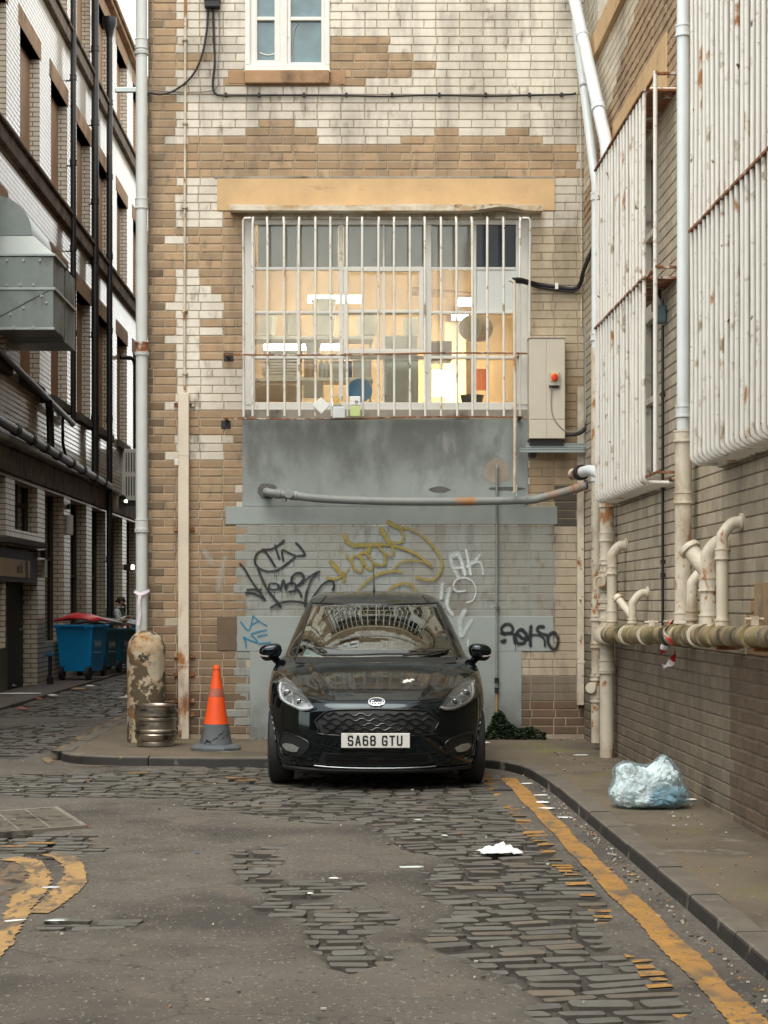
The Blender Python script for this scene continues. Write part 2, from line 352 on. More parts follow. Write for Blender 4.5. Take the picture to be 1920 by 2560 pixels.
def asphalt_mat():
    m = pm('worn_tarmac', (.108, .095, .078), .85, var=.20, vs=1.3, bump=.006, bs=130,
       layers=[((.056, .049, .041), .8, .55, .08), ((.24, .215, .18), 60, .63, .02, (1, .5, 1)), ((.33, .30, .25), 23, .70, .012, (1, .45, 1)), ((.30, .28, .23), 9, .745, .008, (1, .4, 1)), ((.022, .02, .017), 34, .64, .02), ((.15, .125, .095), 2.0, .64, .06, (1, 1, 1), None, None, .6)])
    nt = m.node_tree; N, L = nt.nodes, nt.links; b = N['Principled BSDF']
    src = b.inputs['Base Color'].links[0].from_socket
    tc = N.new('ShaderNodeTexCoord'); sp = N.new('ShaderNodeSeparateXYZ'); L.new(tc.outputs['Object'], sp.inputs[0])
    q = N.new('ShaderNodeMapRange'); L.new(sp.outputs['Z'], q.inputs[0])
    for k, val in zip((1, 2, 3, 4), (-.022, .004, 1, 0)): q.inputs[k].default_value = val
    mx = N.new('ShaderNodeMix'); mx.data_type = 'RGBA'; L.new(q.outputs[0], mx.inputs[0]); L.new(src, mx.inputs[6]); mx.inputs[7].default_value = (.040, .035, .028, 1)  # packed dirt between the setts
    # hairline cracks
    vo = N.new('ShaderNodeTexVoronoi'); vo.feature = 'DISTANCE_TO_EDGE'; vo.inputs['Scale'].default_value = .62
    nz = N.new('ShaderNodeTexNoise'); nz.inputs['Scale'].default_value = 2.5; nz.inputs['Detail'].default_value = 6; L.new(tc.outputs['Object'], nz.inputs['Vector'])
    ad = N.new('ShaderNodeMix'); ad.data_type = 'RGBA'; ad.blend_type = 'ADD'; ad.inputs[0].default_value = .55; L.new(tc.outputs['Object'], ad.inputs[6]); L.new(nz.outputs['Color'], ad.inputs[7])
    L.new(ad.outputs[2], vo.inputs['Vector'])
    cr = N.new('ShaderNodeMapRange'); L.new(vo.outputs['Distance'], cr.inputs[0])
    for k, val in zip((1, 2, 3, 4), (.001, .007, .45, 0)): cr.inputs[k].default_value = val
    m2 = N.new('ShaderNodeMix'); m2.data_type = 'RGBA'; L.new(cr.outputs[0], m2.inputs[0]); L.new(mx.outputs[2], m2.inputs[6]); m2.inputs[7].default_value = (.022, .02, .018, 1)
    L.new(m2.outputs[2], b.inputs['Base Color']); return m
me.materials.append(asphalt_mat()); road = bpy.data.objects.new('road', me); COL.objects.link(road); tag(road, kind='structure')
mb = MB(); mb.face([(-400,-400,-.14),(400,-400,-.14),(400,600,-.14),(-400,600,-.14)]); mb.build('ground', pm('earth', (.09, .08, .07), .9), kind='structure')
# stone setts
setts, paintmb = MB(), MB()
rnd = random.Random(3)
def clipx(P, lo, hi):
    for sgn, lim in ((1, lo), (-1, hi)):
        out = []
        for i in range(len(P)):
            a, b = P[i], P[(i+1) % len(P)]; ia = sgn*(a[0]-lim) >= 0; ib = sgn*(b[0]-lim) >= 0
            if ia: out.append(a)
            if ia != ib:
                t = (lim-a[0])/(b[0]-a[0]); out.append(tuple(a[k]+(b[k]-a[k])*t for k in range(3)))
        P = out
        if len(P) < 3: return None
    return P
def lay_setts(x0, x1, y0, y1, pitch, skew, paint=None):
    y = y0; row = 0
    lim = x1
    while y < y1:
        x = x0+rnd.uniform(0, .25); pw = pitch*rnd.uniform(.9, 1.12)
        while x < x1:
            L_ = rnd.uniform(.17, .27)
            if lim-x-L_ < .16: L_ = max(.12, lim-x)
            cx, cy = x+L_/2, y+pw/2+skew(x+L_/2)+rnd.uniform(-.007, .007)+.05*noise.noise(Vector((x*1.1, y*.5, 2)))
            x += L_
            if cx > 1.215 and cy < 15.6: continue
            if asphalt(np.array([[cx]]), np.array([[cy]]))[0, 0] > .5 and asphalt(np.array([[cx+.12, cx-.12, cx, cx]]), np.array([[cy, cy, cy+.1, cy-.1]])).min() > .5: continue
            hw, hd = L_/2-rnd.uniform(.005, .011), pw/2-rnd.uniform(.005, .011)
            if rnd.random() < .025: continue
            zc = rnd.uniform(-.006, .003); tx, ty = rnd.uniform(-.04, .04), rnd.uniform(-.07, .05)
            if rnd.random() < .07: zc -= .02
            rot = rnd.uniform(-.045, .045)+(noise.noise(Vector((x*1.1+.11, y*.5, 2)))-noise.noise(Vector((x*1.1-.11, y*.5, 2))))*.05/.2+math.atan((skew(cx+.1)-skew(cx-.1))/.2)
            shade = rnd.uniform(.82, 1.18); base = (.104*shade, .101*shade, .088*shade) if rnd.random() < .82 else (.12*shade, .10*shade, .075*shade)
            col = (*base, rnd.uniform(.5, .75)); rim = []; low = []
            ch = .2
            for (a, b) in ((-1, -1+2*ch), (-1+ch*.6, -1), (1-ch*.6, -1), (1, -1+2*ch), (1, 1-2*ch), (1-ch*.6, 1), (-1+ch*.6, 1), (-1, 1-2*ch)):
                j = 1+rnd.uniform(-.05, .05)
                for ins, dz, dst in ((.010, 0, rim), (0, -.05, low)):
                    px, py = a*(hw-ins)*j, b*(hd-ins)*j
                    dst.append((cx+px*math.cos(rot)-py*math.sin(rot), cy+px*math.sin(rot)+py*math.cos(rot), zc+dz+(tx*px+ty*py if dz == 0 else 0)))
            i = len(setts.v); setts.v += low+rim+[(cx, cy, zc+.006)]
            for k in range(8):
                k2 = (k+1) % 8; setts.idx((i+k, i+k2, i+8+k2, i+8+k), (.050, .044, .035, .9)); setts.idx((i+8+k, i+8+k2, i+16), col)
            if paint:
                b = paint(cx, cy, hw)
                if b:
                    P = clipx([(px, py, pz) for px, py, pz in rim], *b)
                    if P:
                        c = [sum(p[k] for p in P)/len(P) for k in range(3)]; sh = rnd.uniform(.75, 1.0)
                        paintmb.face([(c[0]+(p[0]-c[0])*sh, c[1]+(p[1]-c[1])*sh, c[2]+(p[2]-c[2])*sh+.0075) for p in P])
        y += pw; row += 1
def inner_line(cx, cy, hw):
    if not (5 < cy < 15.7): return None
    x0 = 1.10-.011*(cy-6.5); keep = .93 if cy > 10.5 else (.5 if cy > 9.3 else .7)
    if rnd.random() > keep or not (x0-.02-hw < cx < x0+.12+hw): return None
    return (x0+rnd.uniform(-.02, .02), x0+.115+rnd.uniform(-.03, .02))
lay_setts(-3.3, 1.205, 5.4, 17.3, .122, lambda x: .16*max(0, x-.1)+.03*math.sin(x*2.1), inner_line)
lay_setts(-4.75, -2.85, 17.5, 46, .15, lambda x: .1*x)
for p in ((-1.86, 15.75), (-1.0, 15.3), (-.9, 15.1), (-2.05, 11.0), (-1.9, 11.15)):   # crumbs of old paint on stray setts
    paintmb.face([(p[0]-.09, p[1]-.03, .009), (p[0]+.08, p[1]-.035, .009), (p[0]+.1, p[1]+.03, .009), (p[0]-.07, p[1]+.035, .009)])
mat['sett'] = pm('whin_sett', (.1,.1,.1), attr=True, var=.22, vs=16, bump=.002, bs=90, layers=[((.15, .13, .10), 5, .64, .06, (1, 1, 1), None, None, .7)])
o = setts.build('stone_setts', mat['sett'], smooth=38, kind='structure')
YEL = pm('road_line_paint', (.335, .175, .04), .75, var=.28, vs=9, bump=.002, bs=110, layers=[((.11, .085, .055), 6, .575, .06, (1, .5, 1)), ((.09, .075, .06), 34, .60, .03), ((.30, .16, .05), 2.5, .6, .1)])
# outer yellow line along the right kerb, double curve bottom left
def ribbon_ground(mb, path, w, rag=.012, dz=.006, nx=5):
    pts = [Vector((p[0], p[1], 0)) for p in path]
    # resample every 3 cm
    out = [pts[0]]
    for a, b in zip(pts, pts[1:]):
        n = max(1, int((b-a).length/.03))
        out += [a+(b-a)*(k/n) for k in range(1, n+1)]
    rows = []
    for k, p in enumerate(out):
        t = (out[min(k+1, len(out)-1)]-out[max(k-1, 0)]).normalized(); n = Vector((t.y, -t.x, 0))
        a = -w/2+rnd.uniform(-rag, rag)*.5+rag*math.sin(k*.13)*.5; b = w/2+rnd.uniform(-rag, rag)*.5+rag*math.sin(k*.17+1)*.6
        row = []
        for j in range(nx):
            q = p+n*(a+(b-a)*j/(nx-1))
            X_ = np.array([[q.x]]); Y_ = np.array([[q.y]]); row.append((q.x, q.y, float(road_h(X_, Y_, np.ones((1, 1)))[0, 0])+dz))
        rows.append(row)
    mb.grid(rows)
ribbon_ground(paintmb, [(1.337, 5.2), (1.325, 7), (1.285, 10), (1.25, 13), (1.225, 15.2)], .125)
curv = MB(); ribbon_ground(curv, smoothpath([(*g(u, v), 0) for u, v in ((128,2140),(172,2152),(186,2185),(178,2218),(150,2248),(112,2280),(95,2292))], 4), .125, .02)
ribbon_ground(curv, smoothpath([(*g(u, v), 0) for u, v in ((20,2152),(75,2160),(96,2190),(88,2218),(62,2260),(30,2310),(-10,2360),(-60,2420))], 4), .135, .025)
curv.build('yellow_line', pm('worn_pale_line', (.37, .225, .085), .8, var=.2, vs=8, bump=.002, bs=110, layers=[((.11, .09, .065), 5, .56, .07, (1, .45, 1)), ((.10, .085, .065), 30, .585, .03, (1, .4, 1))]), kind='structure')
fade = MB(); ribbon_ground(fade, [(-2.86, 17.4), (-2.95, 20), (-3.0, 26), (-3.02, 34)], .055, .05)
ribbon_ground(fade, [(-2.1, 16.27), (-2.5, 16.33), (-2.74, 16.6), (-2.86, 17.2)], .05, .05)
fade.build('yellow_line', pm('faded_line', (.24, .16, .08), .8, var=.3, vs=6, layers=[((.10, .085, .07), 5, .52, .08)]), kind='structure')
paintmb.build('yellow_line', YEL, kind='structure')
ph = MB(); P = []
for k in range(9):
    row = []
    for j in range(25):
        a = 2*math.pi*j/24; q = (k+.02)/8*(1+.25*noise.noise(Vector((math.cos(a)*2, math.sin(a)*2, 4)))); x, y = -1.93+.36*q*math.cos(a), 9.55+.95*q*math.sin(a)
        row.append((x, y, (-.02 if k == 8 else .012+.022*noise.noise(Vector((x*7, y*7, 1)))+.012*noise.noise(Vector((x*22, y*22, 1))))))
    P.append(row)
ph.grid(P); ph.build('pothole', pm('pothole_earth', (.15, .105, .065), .95, var=.3, vs=9, bump=.008, bs=40, layers=[((.04, .03, .02), 6, .58, .05)]), kind='structure', smooth=60)
# kerb and pavement
KP = [(1.60, -6), (1.575, 5), (1.56, 7), (1.50, 12), (1.47, 14.0), (1.40, 15.3), (1.27, 15.9), (1.08, 16.22), (.85, 16.33), (0, 16.33), (-1, 16.34), (-2.0, 16.40), (-2.35, 16.5), (-2.58, 16.72), (-2.70, 17.0), (-2.76, 17.6), (-2.80, 23), (-2.88, 45)]
def resample(P, st):
    P = [Vector((p[0], p[1], 0)) for p in P]; out = [P[0]]
    for a, b in zip(P, P[1:]):
        n = max(1, int(round((b-a).length/st))); out += [a+(b-a)*(k/n) for k in range(1, n+1)]
    return out
kp = resample([tuple(p) for p in smoothpath([(a, b, 0) for a, b in KP], 5)], .09)
def normals(P):
    out = []
    for k in range(len(P)):
        t = (P[min(k+1, len(P)-1)]-P[max(k-1, 0)]).normalized(); out.append(Vector((t.y, -t.x, 0)))
    return out
kn = normals(kp)
kmb = MB(); stone = []; acc = 0
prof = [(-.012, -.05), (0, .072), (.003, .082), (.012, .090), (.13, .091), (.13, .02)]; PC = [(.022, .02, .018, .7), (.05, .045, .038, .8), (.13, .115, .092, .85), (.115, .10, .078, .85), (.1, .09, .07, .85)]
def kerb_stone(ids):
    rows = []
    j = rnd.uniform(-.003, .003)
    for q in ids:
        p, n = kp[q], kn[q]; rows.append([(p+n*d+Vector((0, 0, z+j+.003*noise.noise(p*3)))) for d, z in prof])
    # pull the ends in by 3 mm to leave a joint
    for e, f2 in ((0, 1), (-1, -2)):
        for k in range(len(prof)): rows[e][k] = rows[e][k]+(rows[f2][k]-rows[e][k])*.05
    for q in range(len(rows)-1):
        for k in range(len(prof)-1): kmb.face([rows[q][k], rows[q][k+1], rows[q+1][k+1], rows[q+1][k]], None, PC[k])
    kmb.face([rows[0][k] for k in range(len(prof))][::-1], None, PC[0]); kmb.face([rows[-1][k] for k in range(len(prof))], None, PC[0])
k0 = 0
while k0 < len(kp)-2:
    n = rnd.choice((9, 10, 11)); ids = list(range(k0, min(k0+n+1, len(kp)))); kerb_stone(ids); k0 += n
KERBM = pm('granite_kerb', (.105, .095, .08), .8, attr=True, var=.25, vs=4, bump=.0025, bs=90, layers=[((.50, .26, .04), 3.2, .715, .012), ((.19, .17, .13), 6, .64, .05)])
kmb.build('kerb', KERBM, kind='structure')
inner = [p+n*.131 for p, n in zip(kp, kn)]
poly = [(p.x, p.y) for p in inner]+[(-2.09, 45), (-2.09, 18.6), (XR(18.6), 18.6), (XR(-6), -6)]
def fill(poly, step, zf, name, m, kind='structure'):
    xs = [p[0] for p in poly]; ys = [p[1] for p in poly]
    n = len(poly); PA = list(poly); E = [(i, (i+1) % n) for i in range(n)]
    gx = np.arange(min(xs)+step/2, max(xs), step); gy = np.arange(max(3, min(ys))+step/2, min(22, max(ys)), step)
    GX, GY = np.meshgrid(gx, gy); ins = inpoly(GX, GY, poly)
    PA += [(float(a)+random.uniform(-.2, .2)*step, float(b)+random.uniform(-.2, .2)*step) for a, b in zip(GX[ins], GY[ins])]
    r = delaunay_2d_cdt([Vector(p) for p in PA], E, [], 1, 1e-5)
    mb = MB(); mb.v = [(p.x, p.y, zf(p.x, p.y)) for p in r[0]]; mb.f = [tuple(t) for t in r[2]]
    return mb.build(name, m, kind=kind, smooth=60)
PAVM = pm('mossy_concrete_pavement', (.125, .100, .068), .88, var=.2, vs=1.6, bump=.002, bs=90,
    layers=[((.075, .06, .042), 1.1, .56, .09), ((.13, .125, .035), 1.4, .63, .07, (1, .6, 1), None, None, .8), ((.30, .27, .21), 30, .69, .02), ((.05, .042, .034), 18, .69, .03), ((.22, .20, .16), 2.2, .66, .06)])
fill(poly, .12, lambda x, y: PZ-.002+.004*float(noise.noise(Vector((x*1.7, y*1.7, 0)))), 'pavement', PAVM)
# far-side pavement of the lane
mb = MB(); mb.box(-5.6, -4.86, 20, 60, -.1, .05); mb.box(-4.857, -4.76, 20, 60, -.1, .053)
mb.build('pavement', pm('lane_pavement', (.12, .10, .085), .88, var=.25, vs=2, bump=.002, bs=90, layers=[((.06, .05, .04), 2, .6, .08)]), kind='structure', bevel=.012)
# ================================================================ BRICK BUILDINGS
def subtract(iv, holes):
    out = [iv]
    for a, b in holes:
        nx = []
        for c, d in out:
            if b <= c or a >= d: nx.append((c, d)); continue
            if a-c > .02: nx.append((c, a))
            if d-b > .02: nx.append((b, d))
        out = nx
    return out
def wall_sheet(mb, fr, s0, s1, z0, z1, holes, depth, col=None, rcol=None):
    S = sorted({s0, s1, *[h[0] for h in holes], *[h[1] for h in holes]}); Z = sorted({z0, z1, *[h[2] for h in holes], *[h[3] for h in holes]})
    S = [s for s in S if s0 <= s <= s1]; Z = [z for z in Z if z0 <= z <= z1]
    for a, b in zip(S, S[1:]):
        for c, d in zip(Z, Z[1:]):
            ms, mz = (a+b)/2, (c+d)/2
            if any(h[0] < ms < h[1] and h[2] < mz < h[3] for h in holes): continue
            mb.face([fr(a, c, 0), fr(b, c, 0), fr(b, d, 0), fr(a, d, 0)], [(a, c), (b, c), (b, d), (a, d)], col)
    for h in holes:
        a, b, c, d = h[:4]; dp = h[4] if len(h) > 4 else depth
        for (p, q) in (((a, c), (a, d)), ((b, d), (b, c)), ((a, d), (b, d)), ((b, c), (a, c))):
            pts = [fr(p[0], p[1], 0), fr(q[0], q[1], 0), fr(q[0], q[1], -dp), fr(p[0], p[1], -dp)]
            if p[0] == q[0]: uv = [(0, p[1]), (0, q[1]), (dp, q[1]), (dp, p[1])]
            else: uv = [(p[0], 0), (q[0], 0), (q[0], dp), (p[0], dp)]
            mb.face(pts, uv, rcol or col)
def bricks(mb, fr, s0, s1, z0, z1, holes, rule, seed=1, L=.2355, Hc=.08277, zph=.0516):
    rn = random.Random(seed); k0 = int((z0-zph)//Hc)
    for r in range(k0, int((z1-zph)/Hc)+1):
        za = zph+r*Hc; zb = za+Hc
        if za < z0-.03 or zb > z1+.03: continue
        s = s0-(.06+.1177*(r % 2)+(rn.random()*.03)); q = rn.randint(0, 2)
        hs_ = [(h[0], h[1]) for h in holes if h[2] < (za+zb)/2 < h[3]]
        while s < s1:
            ln = L
            if r % 2 == 0:
                q += 1
                if q % 3 == 0: ln = L/2
            a, b = max(s, s0), min(s+ln, s1); s += ln
            if b-a < .03: continue
            for c, d in subtract((a, b), hs_):
                res = rule((c+d)/2, (za+zb)/2, r, rn)
                if res is None: continue
                col, jt, jr, dp = res
                c1, d1, e1, f1 = c+jt/2, d-jt/2, za+jt/2, zb-jt/2; bv = .0035+jr
                J = lambda m: rn.uniform(-m, m)
                fp = [(c1+bv+J(jr), e1+bv+J(jr)), (d1-bv+J(jr), e1+bv+J(jr)), (d1-bv+J(jr), f1-bv+J(jr)), (c1+bv+J(jr), f1-bv+J(jr))]
                bp = [(c1, e1), (d1, e1), (d1, f1), (c1, f1)]; dd = dp+J(jr*.8)
                i = len(mb.v); mb.v += [tuple(fr(x, z, .0005)) for x, z in bp]+[tuple(fr(x, z, dd+J(jr*.4))) for x, z in fp]
                mb.idx((i+4, i+5, i+6, i+7), col)
                for k in range(4): mb.idx((i+k, i+(k+1) % 4, i+4+(k+1) % 4, i+4+k), col)
# ---------------------------------------------------------------- back wall
UV_KW = (608, 1326, 541, 1024)                 # kitchen window opening in the photo
KWIN = (bx(608), bx(1326), bz(1024), bz(541)); UWIN = (bx(614), bx(823), bz(174), bz(-190))
BHOLES = [KWIN, UWIN]
BXL, BXR = bx(370), XR(18.6)
frB = lambda s, z, d: Vector((s, YW-d, z))
brownA = [(92,113,815,972),(113,133,815,986),(133,154,815,1030),(154,174,815,1067),(174,194,800,1046),(194,214,545,886),
          (298,319,636,754),(319,340,626,799),(340,361,455,813),(319,340,1093,1150),(319,340,1240,1327),(340,361,990,1328),(361,382,455,1418),(382,445,455,1448),
          (535,560,545,620),(560,665,463,620),(665,690,505,620),(690,735,525,620),(735,755,545,620),(755,800,560,620),(800,822,516,620),(822,842,532,620),(842,863,515,620),(863,884,473,620),(884,904,503,620),(904,925,532,620),
          (1036,1097,463,620),(1097,1160,577,620),(1160,1900,463,600),(1510,1545,1370,1400),(130,170,455,520),(1745,1860,1255,1470)]
def back_rule(x, z, r, rn):
    u = CX+x*F/YW; v = CY-(z-HC)*F/YW
    # painted grey brickwork
    if 1312 < v < 1545:
        lim = 1376 if v < 1378 else (1396 if v < 1510 else 1372)
        if 592 < u < lim: k = rn.uniform(.97, 1.03); return ((GREYP[0]*k, GREYP[1]*k, GREYP[2]*k, .6), .006, .0012, .0085)
    if v > 1625 and 590 < u < 627: return ((GREYP[0]*.9, GREYP[1]*.9, GREYP[2]*.9, .65), .010, .0022, .009)
    if 1220 < v < 1312 and u > 1385: k = rn.uniform(.6, 1); return ((.07*k, .065*k, .055*k, .7), .010, .002, .008)
    brown = False
    if u < 463:
        e = 463 if r % 2 else 447
        brown = u < e and not (u > 440 and r % 2 == 0)
    for (v0, v1, u0, u1) in brownA:
        if v0 <= v < v1 and u0 <= u < u1: brown = True
    if brown:
        k = rn.uniform(.80, 1.16); t = rn.uniform(-.03, .03); d = 1.0
        c = (BROWN[0]*k*(1+t), BROWN[1]*k, BROWN[2]*k*(1-t))
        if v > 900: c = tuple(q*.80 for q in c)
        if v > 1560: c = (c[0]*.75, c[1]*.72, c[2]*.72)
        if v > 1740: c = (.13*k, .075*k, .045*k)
        if u < 405 and rn.random() < .85: q_ = rn.uniform(.4, .8); c = tuple(q*q_ for q in c)      # sooty outer corner
        return ((*c, .85), .0105, .0028, .0065)
    k = rn.uniform(.95, 1.04); c = [CREAM[0]*k, CREAM[1]*k, CREAM[2]*k]; ro = rn.uniform(.16, .32)
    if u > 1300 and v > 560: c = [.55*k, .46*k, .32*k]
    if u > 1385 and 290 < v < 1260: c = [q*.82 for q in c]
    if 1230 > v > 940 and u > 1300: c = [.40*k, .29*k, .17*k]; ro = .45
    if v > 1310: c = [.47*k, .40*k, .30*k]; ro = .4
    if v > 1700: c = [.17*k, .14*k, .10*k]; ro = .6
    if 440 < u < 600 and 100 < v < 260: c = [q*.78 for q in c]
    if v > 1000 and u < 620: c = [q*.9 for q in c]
    return ((*c, ro), .0065, .0006, .0065)
bb = thing('brick_building', 'cream and brown brick building across the yard with grey paint and a barred kitchen window', 'building', (0, YW, 0))
wmb = MB(); MORT = (.38, .315, .23, .95)
wall_sheet(wmb, frB, BXL, BXR+.02, -.1, 11.5, BHOLES, .22, MORT, (.5, .47, .4, .8))
wmb.face([(BXL, YW, -.1), (BXL, YW, 11.5), (BXL, 54, 11.5), (BXL, 54, -.1)], None, (.2, .12, .06, .9))
wmb.face([(BXL, YW, 11.5), (BXR+.5, YW, 11.5), (BXR+.5, 54, 11.5), (BXL, 54, 11.5)], None, (.1, .1, .1, .9))
for u0, u1, v0, v1 in ((591, 1374, 1312, 1545), (1374, 1392, 1378, 1510), (591, 626, 1625, 1800)):       # the paint also fills the joints
    wmb.face([frB(bx(u0), bz(v1), .0052), frB(bx(u1), bz(v1), .0052), frB(bx(u1), bz(v0), .0052), frB(bx(u0), bz(v0), .0052)], None, (GREYP[0]*.9, GREYP[1]*.9, GREYP[2]*.9, .65))
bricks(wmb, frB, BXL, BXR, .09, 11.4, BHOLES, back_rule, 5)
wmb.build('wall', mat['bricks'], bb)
def panel(name, u0, u1, v0, v1, d, m, parent=bb, bev=.004, label=None):
    mb = MB(); mb.box(bx(u0), bx(u1), YW-d, YW+.02, bz(v1), bz(v0)); return mb.build(name, m, parent, bevel=bev, label=label)
panel('lintel', 543, 1387, 447, 527, .016, mat['sandstone'], label='ochre painted stone lintel')
panel('lintel_flashing', 537, 1387, 441.5, 447, .014, mat['concrete'])
panel('render_panel', 605.5, 1320, 1050, 1266, .015, mat['greypaint'], label='stained grey painted render below the kitchen window')
panel('sill_course', 606, 1325, 1024, 1049.5, .013, mat['concrete'])
panel('beam', 564, 1393, 1266.5, 1311, .0152, mat['greypaint'], label='grey painted concrete beam')
panel('render_panel', 593, 1383, 1541, 1628, .0145, mat['greypaint'])
panel('render_panel', 625, 1304, 1628.5, 1850, .0145, mat['greypaint'])
panel('mended_patch', 543, 591, 1541, 1626, .0135, pm('brown_cement', (.15, .105, .07), .9, var=.2, vs=5, bump=.003, bs=60))
# rough round cement patch round the little vent pipe, scars in the paint
def blob(name, u, v, ru, rv_, d, m, n=26, sd_=0, parent=bb):
    mb = MB(); P = []
    for k in range(n):
        a = 2*math.pi*k/n; q = 1+.22*noise.noise(Vector((math.cos(a)*1.6+sd_, math.sin(a)*1.6, sd_)))
        P.append((bx(u+ru*q*math.cos(a)), YW-d, bz(v+rv_*q*math.sin(a))))
    mb.face(P[::-1]); return mb.build(name, m, parent)
blob('mended_patch', 1242, 1178, 34, 31, .0175, pm('brown_patch', (.30, .26, .205), .9, var=.2, vs=8, bump=.003, bs=60), sd_=3)
SC = pm('scar', (.10, .10, .095), .9, var=.2, vs=10)
blob('scar', 1098, 1224, 27, 7, .0172, SC, sd_=5); blob('scar', 1265, 1222, 46, 5, .0172, SC, sd_=8); blob('scar', 668, 1228, 26, 20, .0172, SC, sd_=12)
blob('scar', 1330, 1135, 12, 12, .010, SC, sd_=15)
panel('sill', 612, 824, 178, 212, .06, mat['sandbrown'], bev=.012, label='worn brown stone sill')
panel('sill', 570, 611.5, 176, 210, .012, mat['sandbrown'], bev=.006); panel('sill', 824.5, 864, 176, 212, .012, mat['sandbrown'], bev=.006)
# upper window
uw = MB(); x0, x1, z0, z1 = UWIN; yf = YW+.05
def frame_boxes(mb, x0, x1, z0, z1, t, y0, y1):
    mb.box(x0, x1, y0, y1, z0, z0+t); mb.box(x0, x1, y0, y1, z1-t, z1); mb.box(x0, x0+t, y0, y1, z0+t, z1-t); mb.box(x1-t, x1, y0, y1, z0+t, z1-t)
frame_boxes(uw, x0-.005, x1+.005, z0-.01, z1, .05, YW-.03, YW+.12)
uw.box(bx(700), bx(718), YW-.005, YW+.10, z0+.04, z1-.05)
frame_boxes(uw, bx(629), bx(700), z0+.04, bz(-185), .055, YW+.005, YW+.09)
frame_boxes(uw, bx(718), bx(812), z0+.04, bz(-185), .035, YW+.01, YW+.09)
for v in (45, -70): uw.box(bx(640), bx(700)-.03, YW+.012, YW+.08, bz(v)-.018, bz(v)+.018); uw.box(bx(720), bx(804), YW+.015, YW+.08, bz(v)-.018, bz(v)+.018)
uw.box(bx(622), bx(640), YW+.0, YW+.1, z0+.04, z1-.05)
uw.box(x0-.012, x1+.012, YW-.045, YW+.02, z0-.035, z0-.0115)
wf = uw.build('window', mat['whitepaint'], bb, bevel=.004, label='white casement window above the stone sill')
mb = MB(); mb.box(bx(632), bx(810), YW+.055, YW+.062, z0+.05, z1-.06); mb.build('pane', mat['darkglass'], wf)
mb = MB(); mb.tube(smoothpath([(bx(742), YW+.052, bz(160)), (bx(731), YW+.05, bz(115)), (bx(736), YW+.05, bz(70)), (bx(745), YW+.052, bz(55))]), .008); mb.build('cord', mat['galvstrut'], wf)
mb = MB(); mb.tube(smoothpath([(bx(648), YW+.052, bz(128)), (bx(670), YW+.05, bz(134)), (bx(698), YW+.052, bz(127))]), .006); mb.build('cord', mat['whitepaint'], wf)
# kitchen window: frame, mullions, casement, panes
kw = MB(); x0, x1, z0, z1 = KWIN
frame_boxes(kw, x0, x1, z0, z1, .075, YW+.03, YW+.14)
zz = lambda z: bz(420+z/1.728); xx = lambda x: bx(560+x/1.728)
for x, w in ((317, .016), (505, .042), (690, .018), (884, .058), (1085, .03)): kw.box(xx(x)-w/2, xx(x)+w/2, YW+.045, YW+.12, z0+.07, z1-.07)
for z in (430, 620, 815): kw.box(x0+.07, x1-.07, YW+.05, YW+.11, zz(z)-.014, zz(z)+.014)
kw.box(xx(1262), x1-.02, YW+.02, YW+.1, z0+.05, z1-.03); kw.box(x0+.02, xx(132), YW+.02, YW+.1, z0+.05, z1-.03)
kwo = kw.build('window', mat['whitepaint'], bb, bevel=.004, label='wide white kitchen window with peeling glazing bars')
cs = MB(); frame_boxes(cs, xx(517), xx(862), zz(802), zz(428), .045, YW-.02, YW+.04); cs.box(xx(684), xx(696), YW-.012, YW+.03, zz(795), zz(440)); cs.box(xx(525), xx(855), YW-.01, YW+.03, zz(620)-.015, zz(620)+.015)
cs.build('casement', mat['whitepaint'], kwo, bevel=.004, label='top hung casement standing a little proud')
mb = MB(); mb.box(x0+.07, x1-.07, YW+.078, YW+.083, z0+.07, z1-.07); mb.build('pane', mat['glass'], kwo)
mb = MB(); mb.box(xx(1090), xx(1264), YW+.06, YW+.072, zz(615), zz(435)); mb.build('blank_panel', pm('white_board', (.66, .68, .66), .5, var=.04), kwo, label='white board in place of one pane')
mb = MB(); mb.box(xx(1092), xx(1264), YW+.06, YW+.072, zz(425), zz(240)); mb.build('blank_panel', pm('navy_glass', (.02, .03, .04), .12), kwo, label='dark blue blanked pane')
for (xa, xb) in ((132, 505), (505, 884), (884, 1085)):
    mb = MB(); mb.box(xx(xa)+.03, xx(xb)-.03, YW+.088, YW+.096, zz(426), zz(242)); mb.build('blank_panel', pm('smoky_glass', (.33, .265, .20), .25, var=.35, vs=2.5), kwo, label='dull brown upper light')
# metal canopy strip over the bars, bent at its right end
P = []; n = 40
for k in range(n+1):
    u = 577+(1352-577)*k/n; t = k/n; vt = 521+1.5*math.sin(t*7)+1.5*t; vb = 536+1.5*t
    bend = math.exp(-((u-1250)/45)**2); vb -= 8*bend; yo = .20+.05*bend
    P.append([(bx(u), YW-.01, bz(vt-4)), (bx(u), YW-yo+.01, bz(vt)), (bx(u), YW-yo, bz(vt+1)), (bx(u), YW-yo, bz(vb)), (bx(u), YW-yo+.03, bz(vb+1)), (bx(u), YW-.012, bz(vb-2))])
mb = MB(); mb.grid(P); mb.face(P[0]); mb.face(P[-1][::-1]); mb.build('canopy', pm('flaking_canopy', (.62, .56, .45), .6, var=.15, vs=5, bump=.002, bs=50, layers=[((.40, .27, .12), 6, .52, .08, (.5, 1, 1)), ((.16, .09, .04), 7, .64, .05)]), bb, smooth=30, label='flaking metal weather strip bent at its right end')
# two dark holes left of the window grille
for u, v in ((572, 893), (565, 1062)):
    mb = MB(); mb.box(bx(u-12), bx(u+12), YW-.0095, YW-.001, bz(v+11), bz(v-11)); mb.build('vent_hole', mat['black'], bb, bevel=.004)
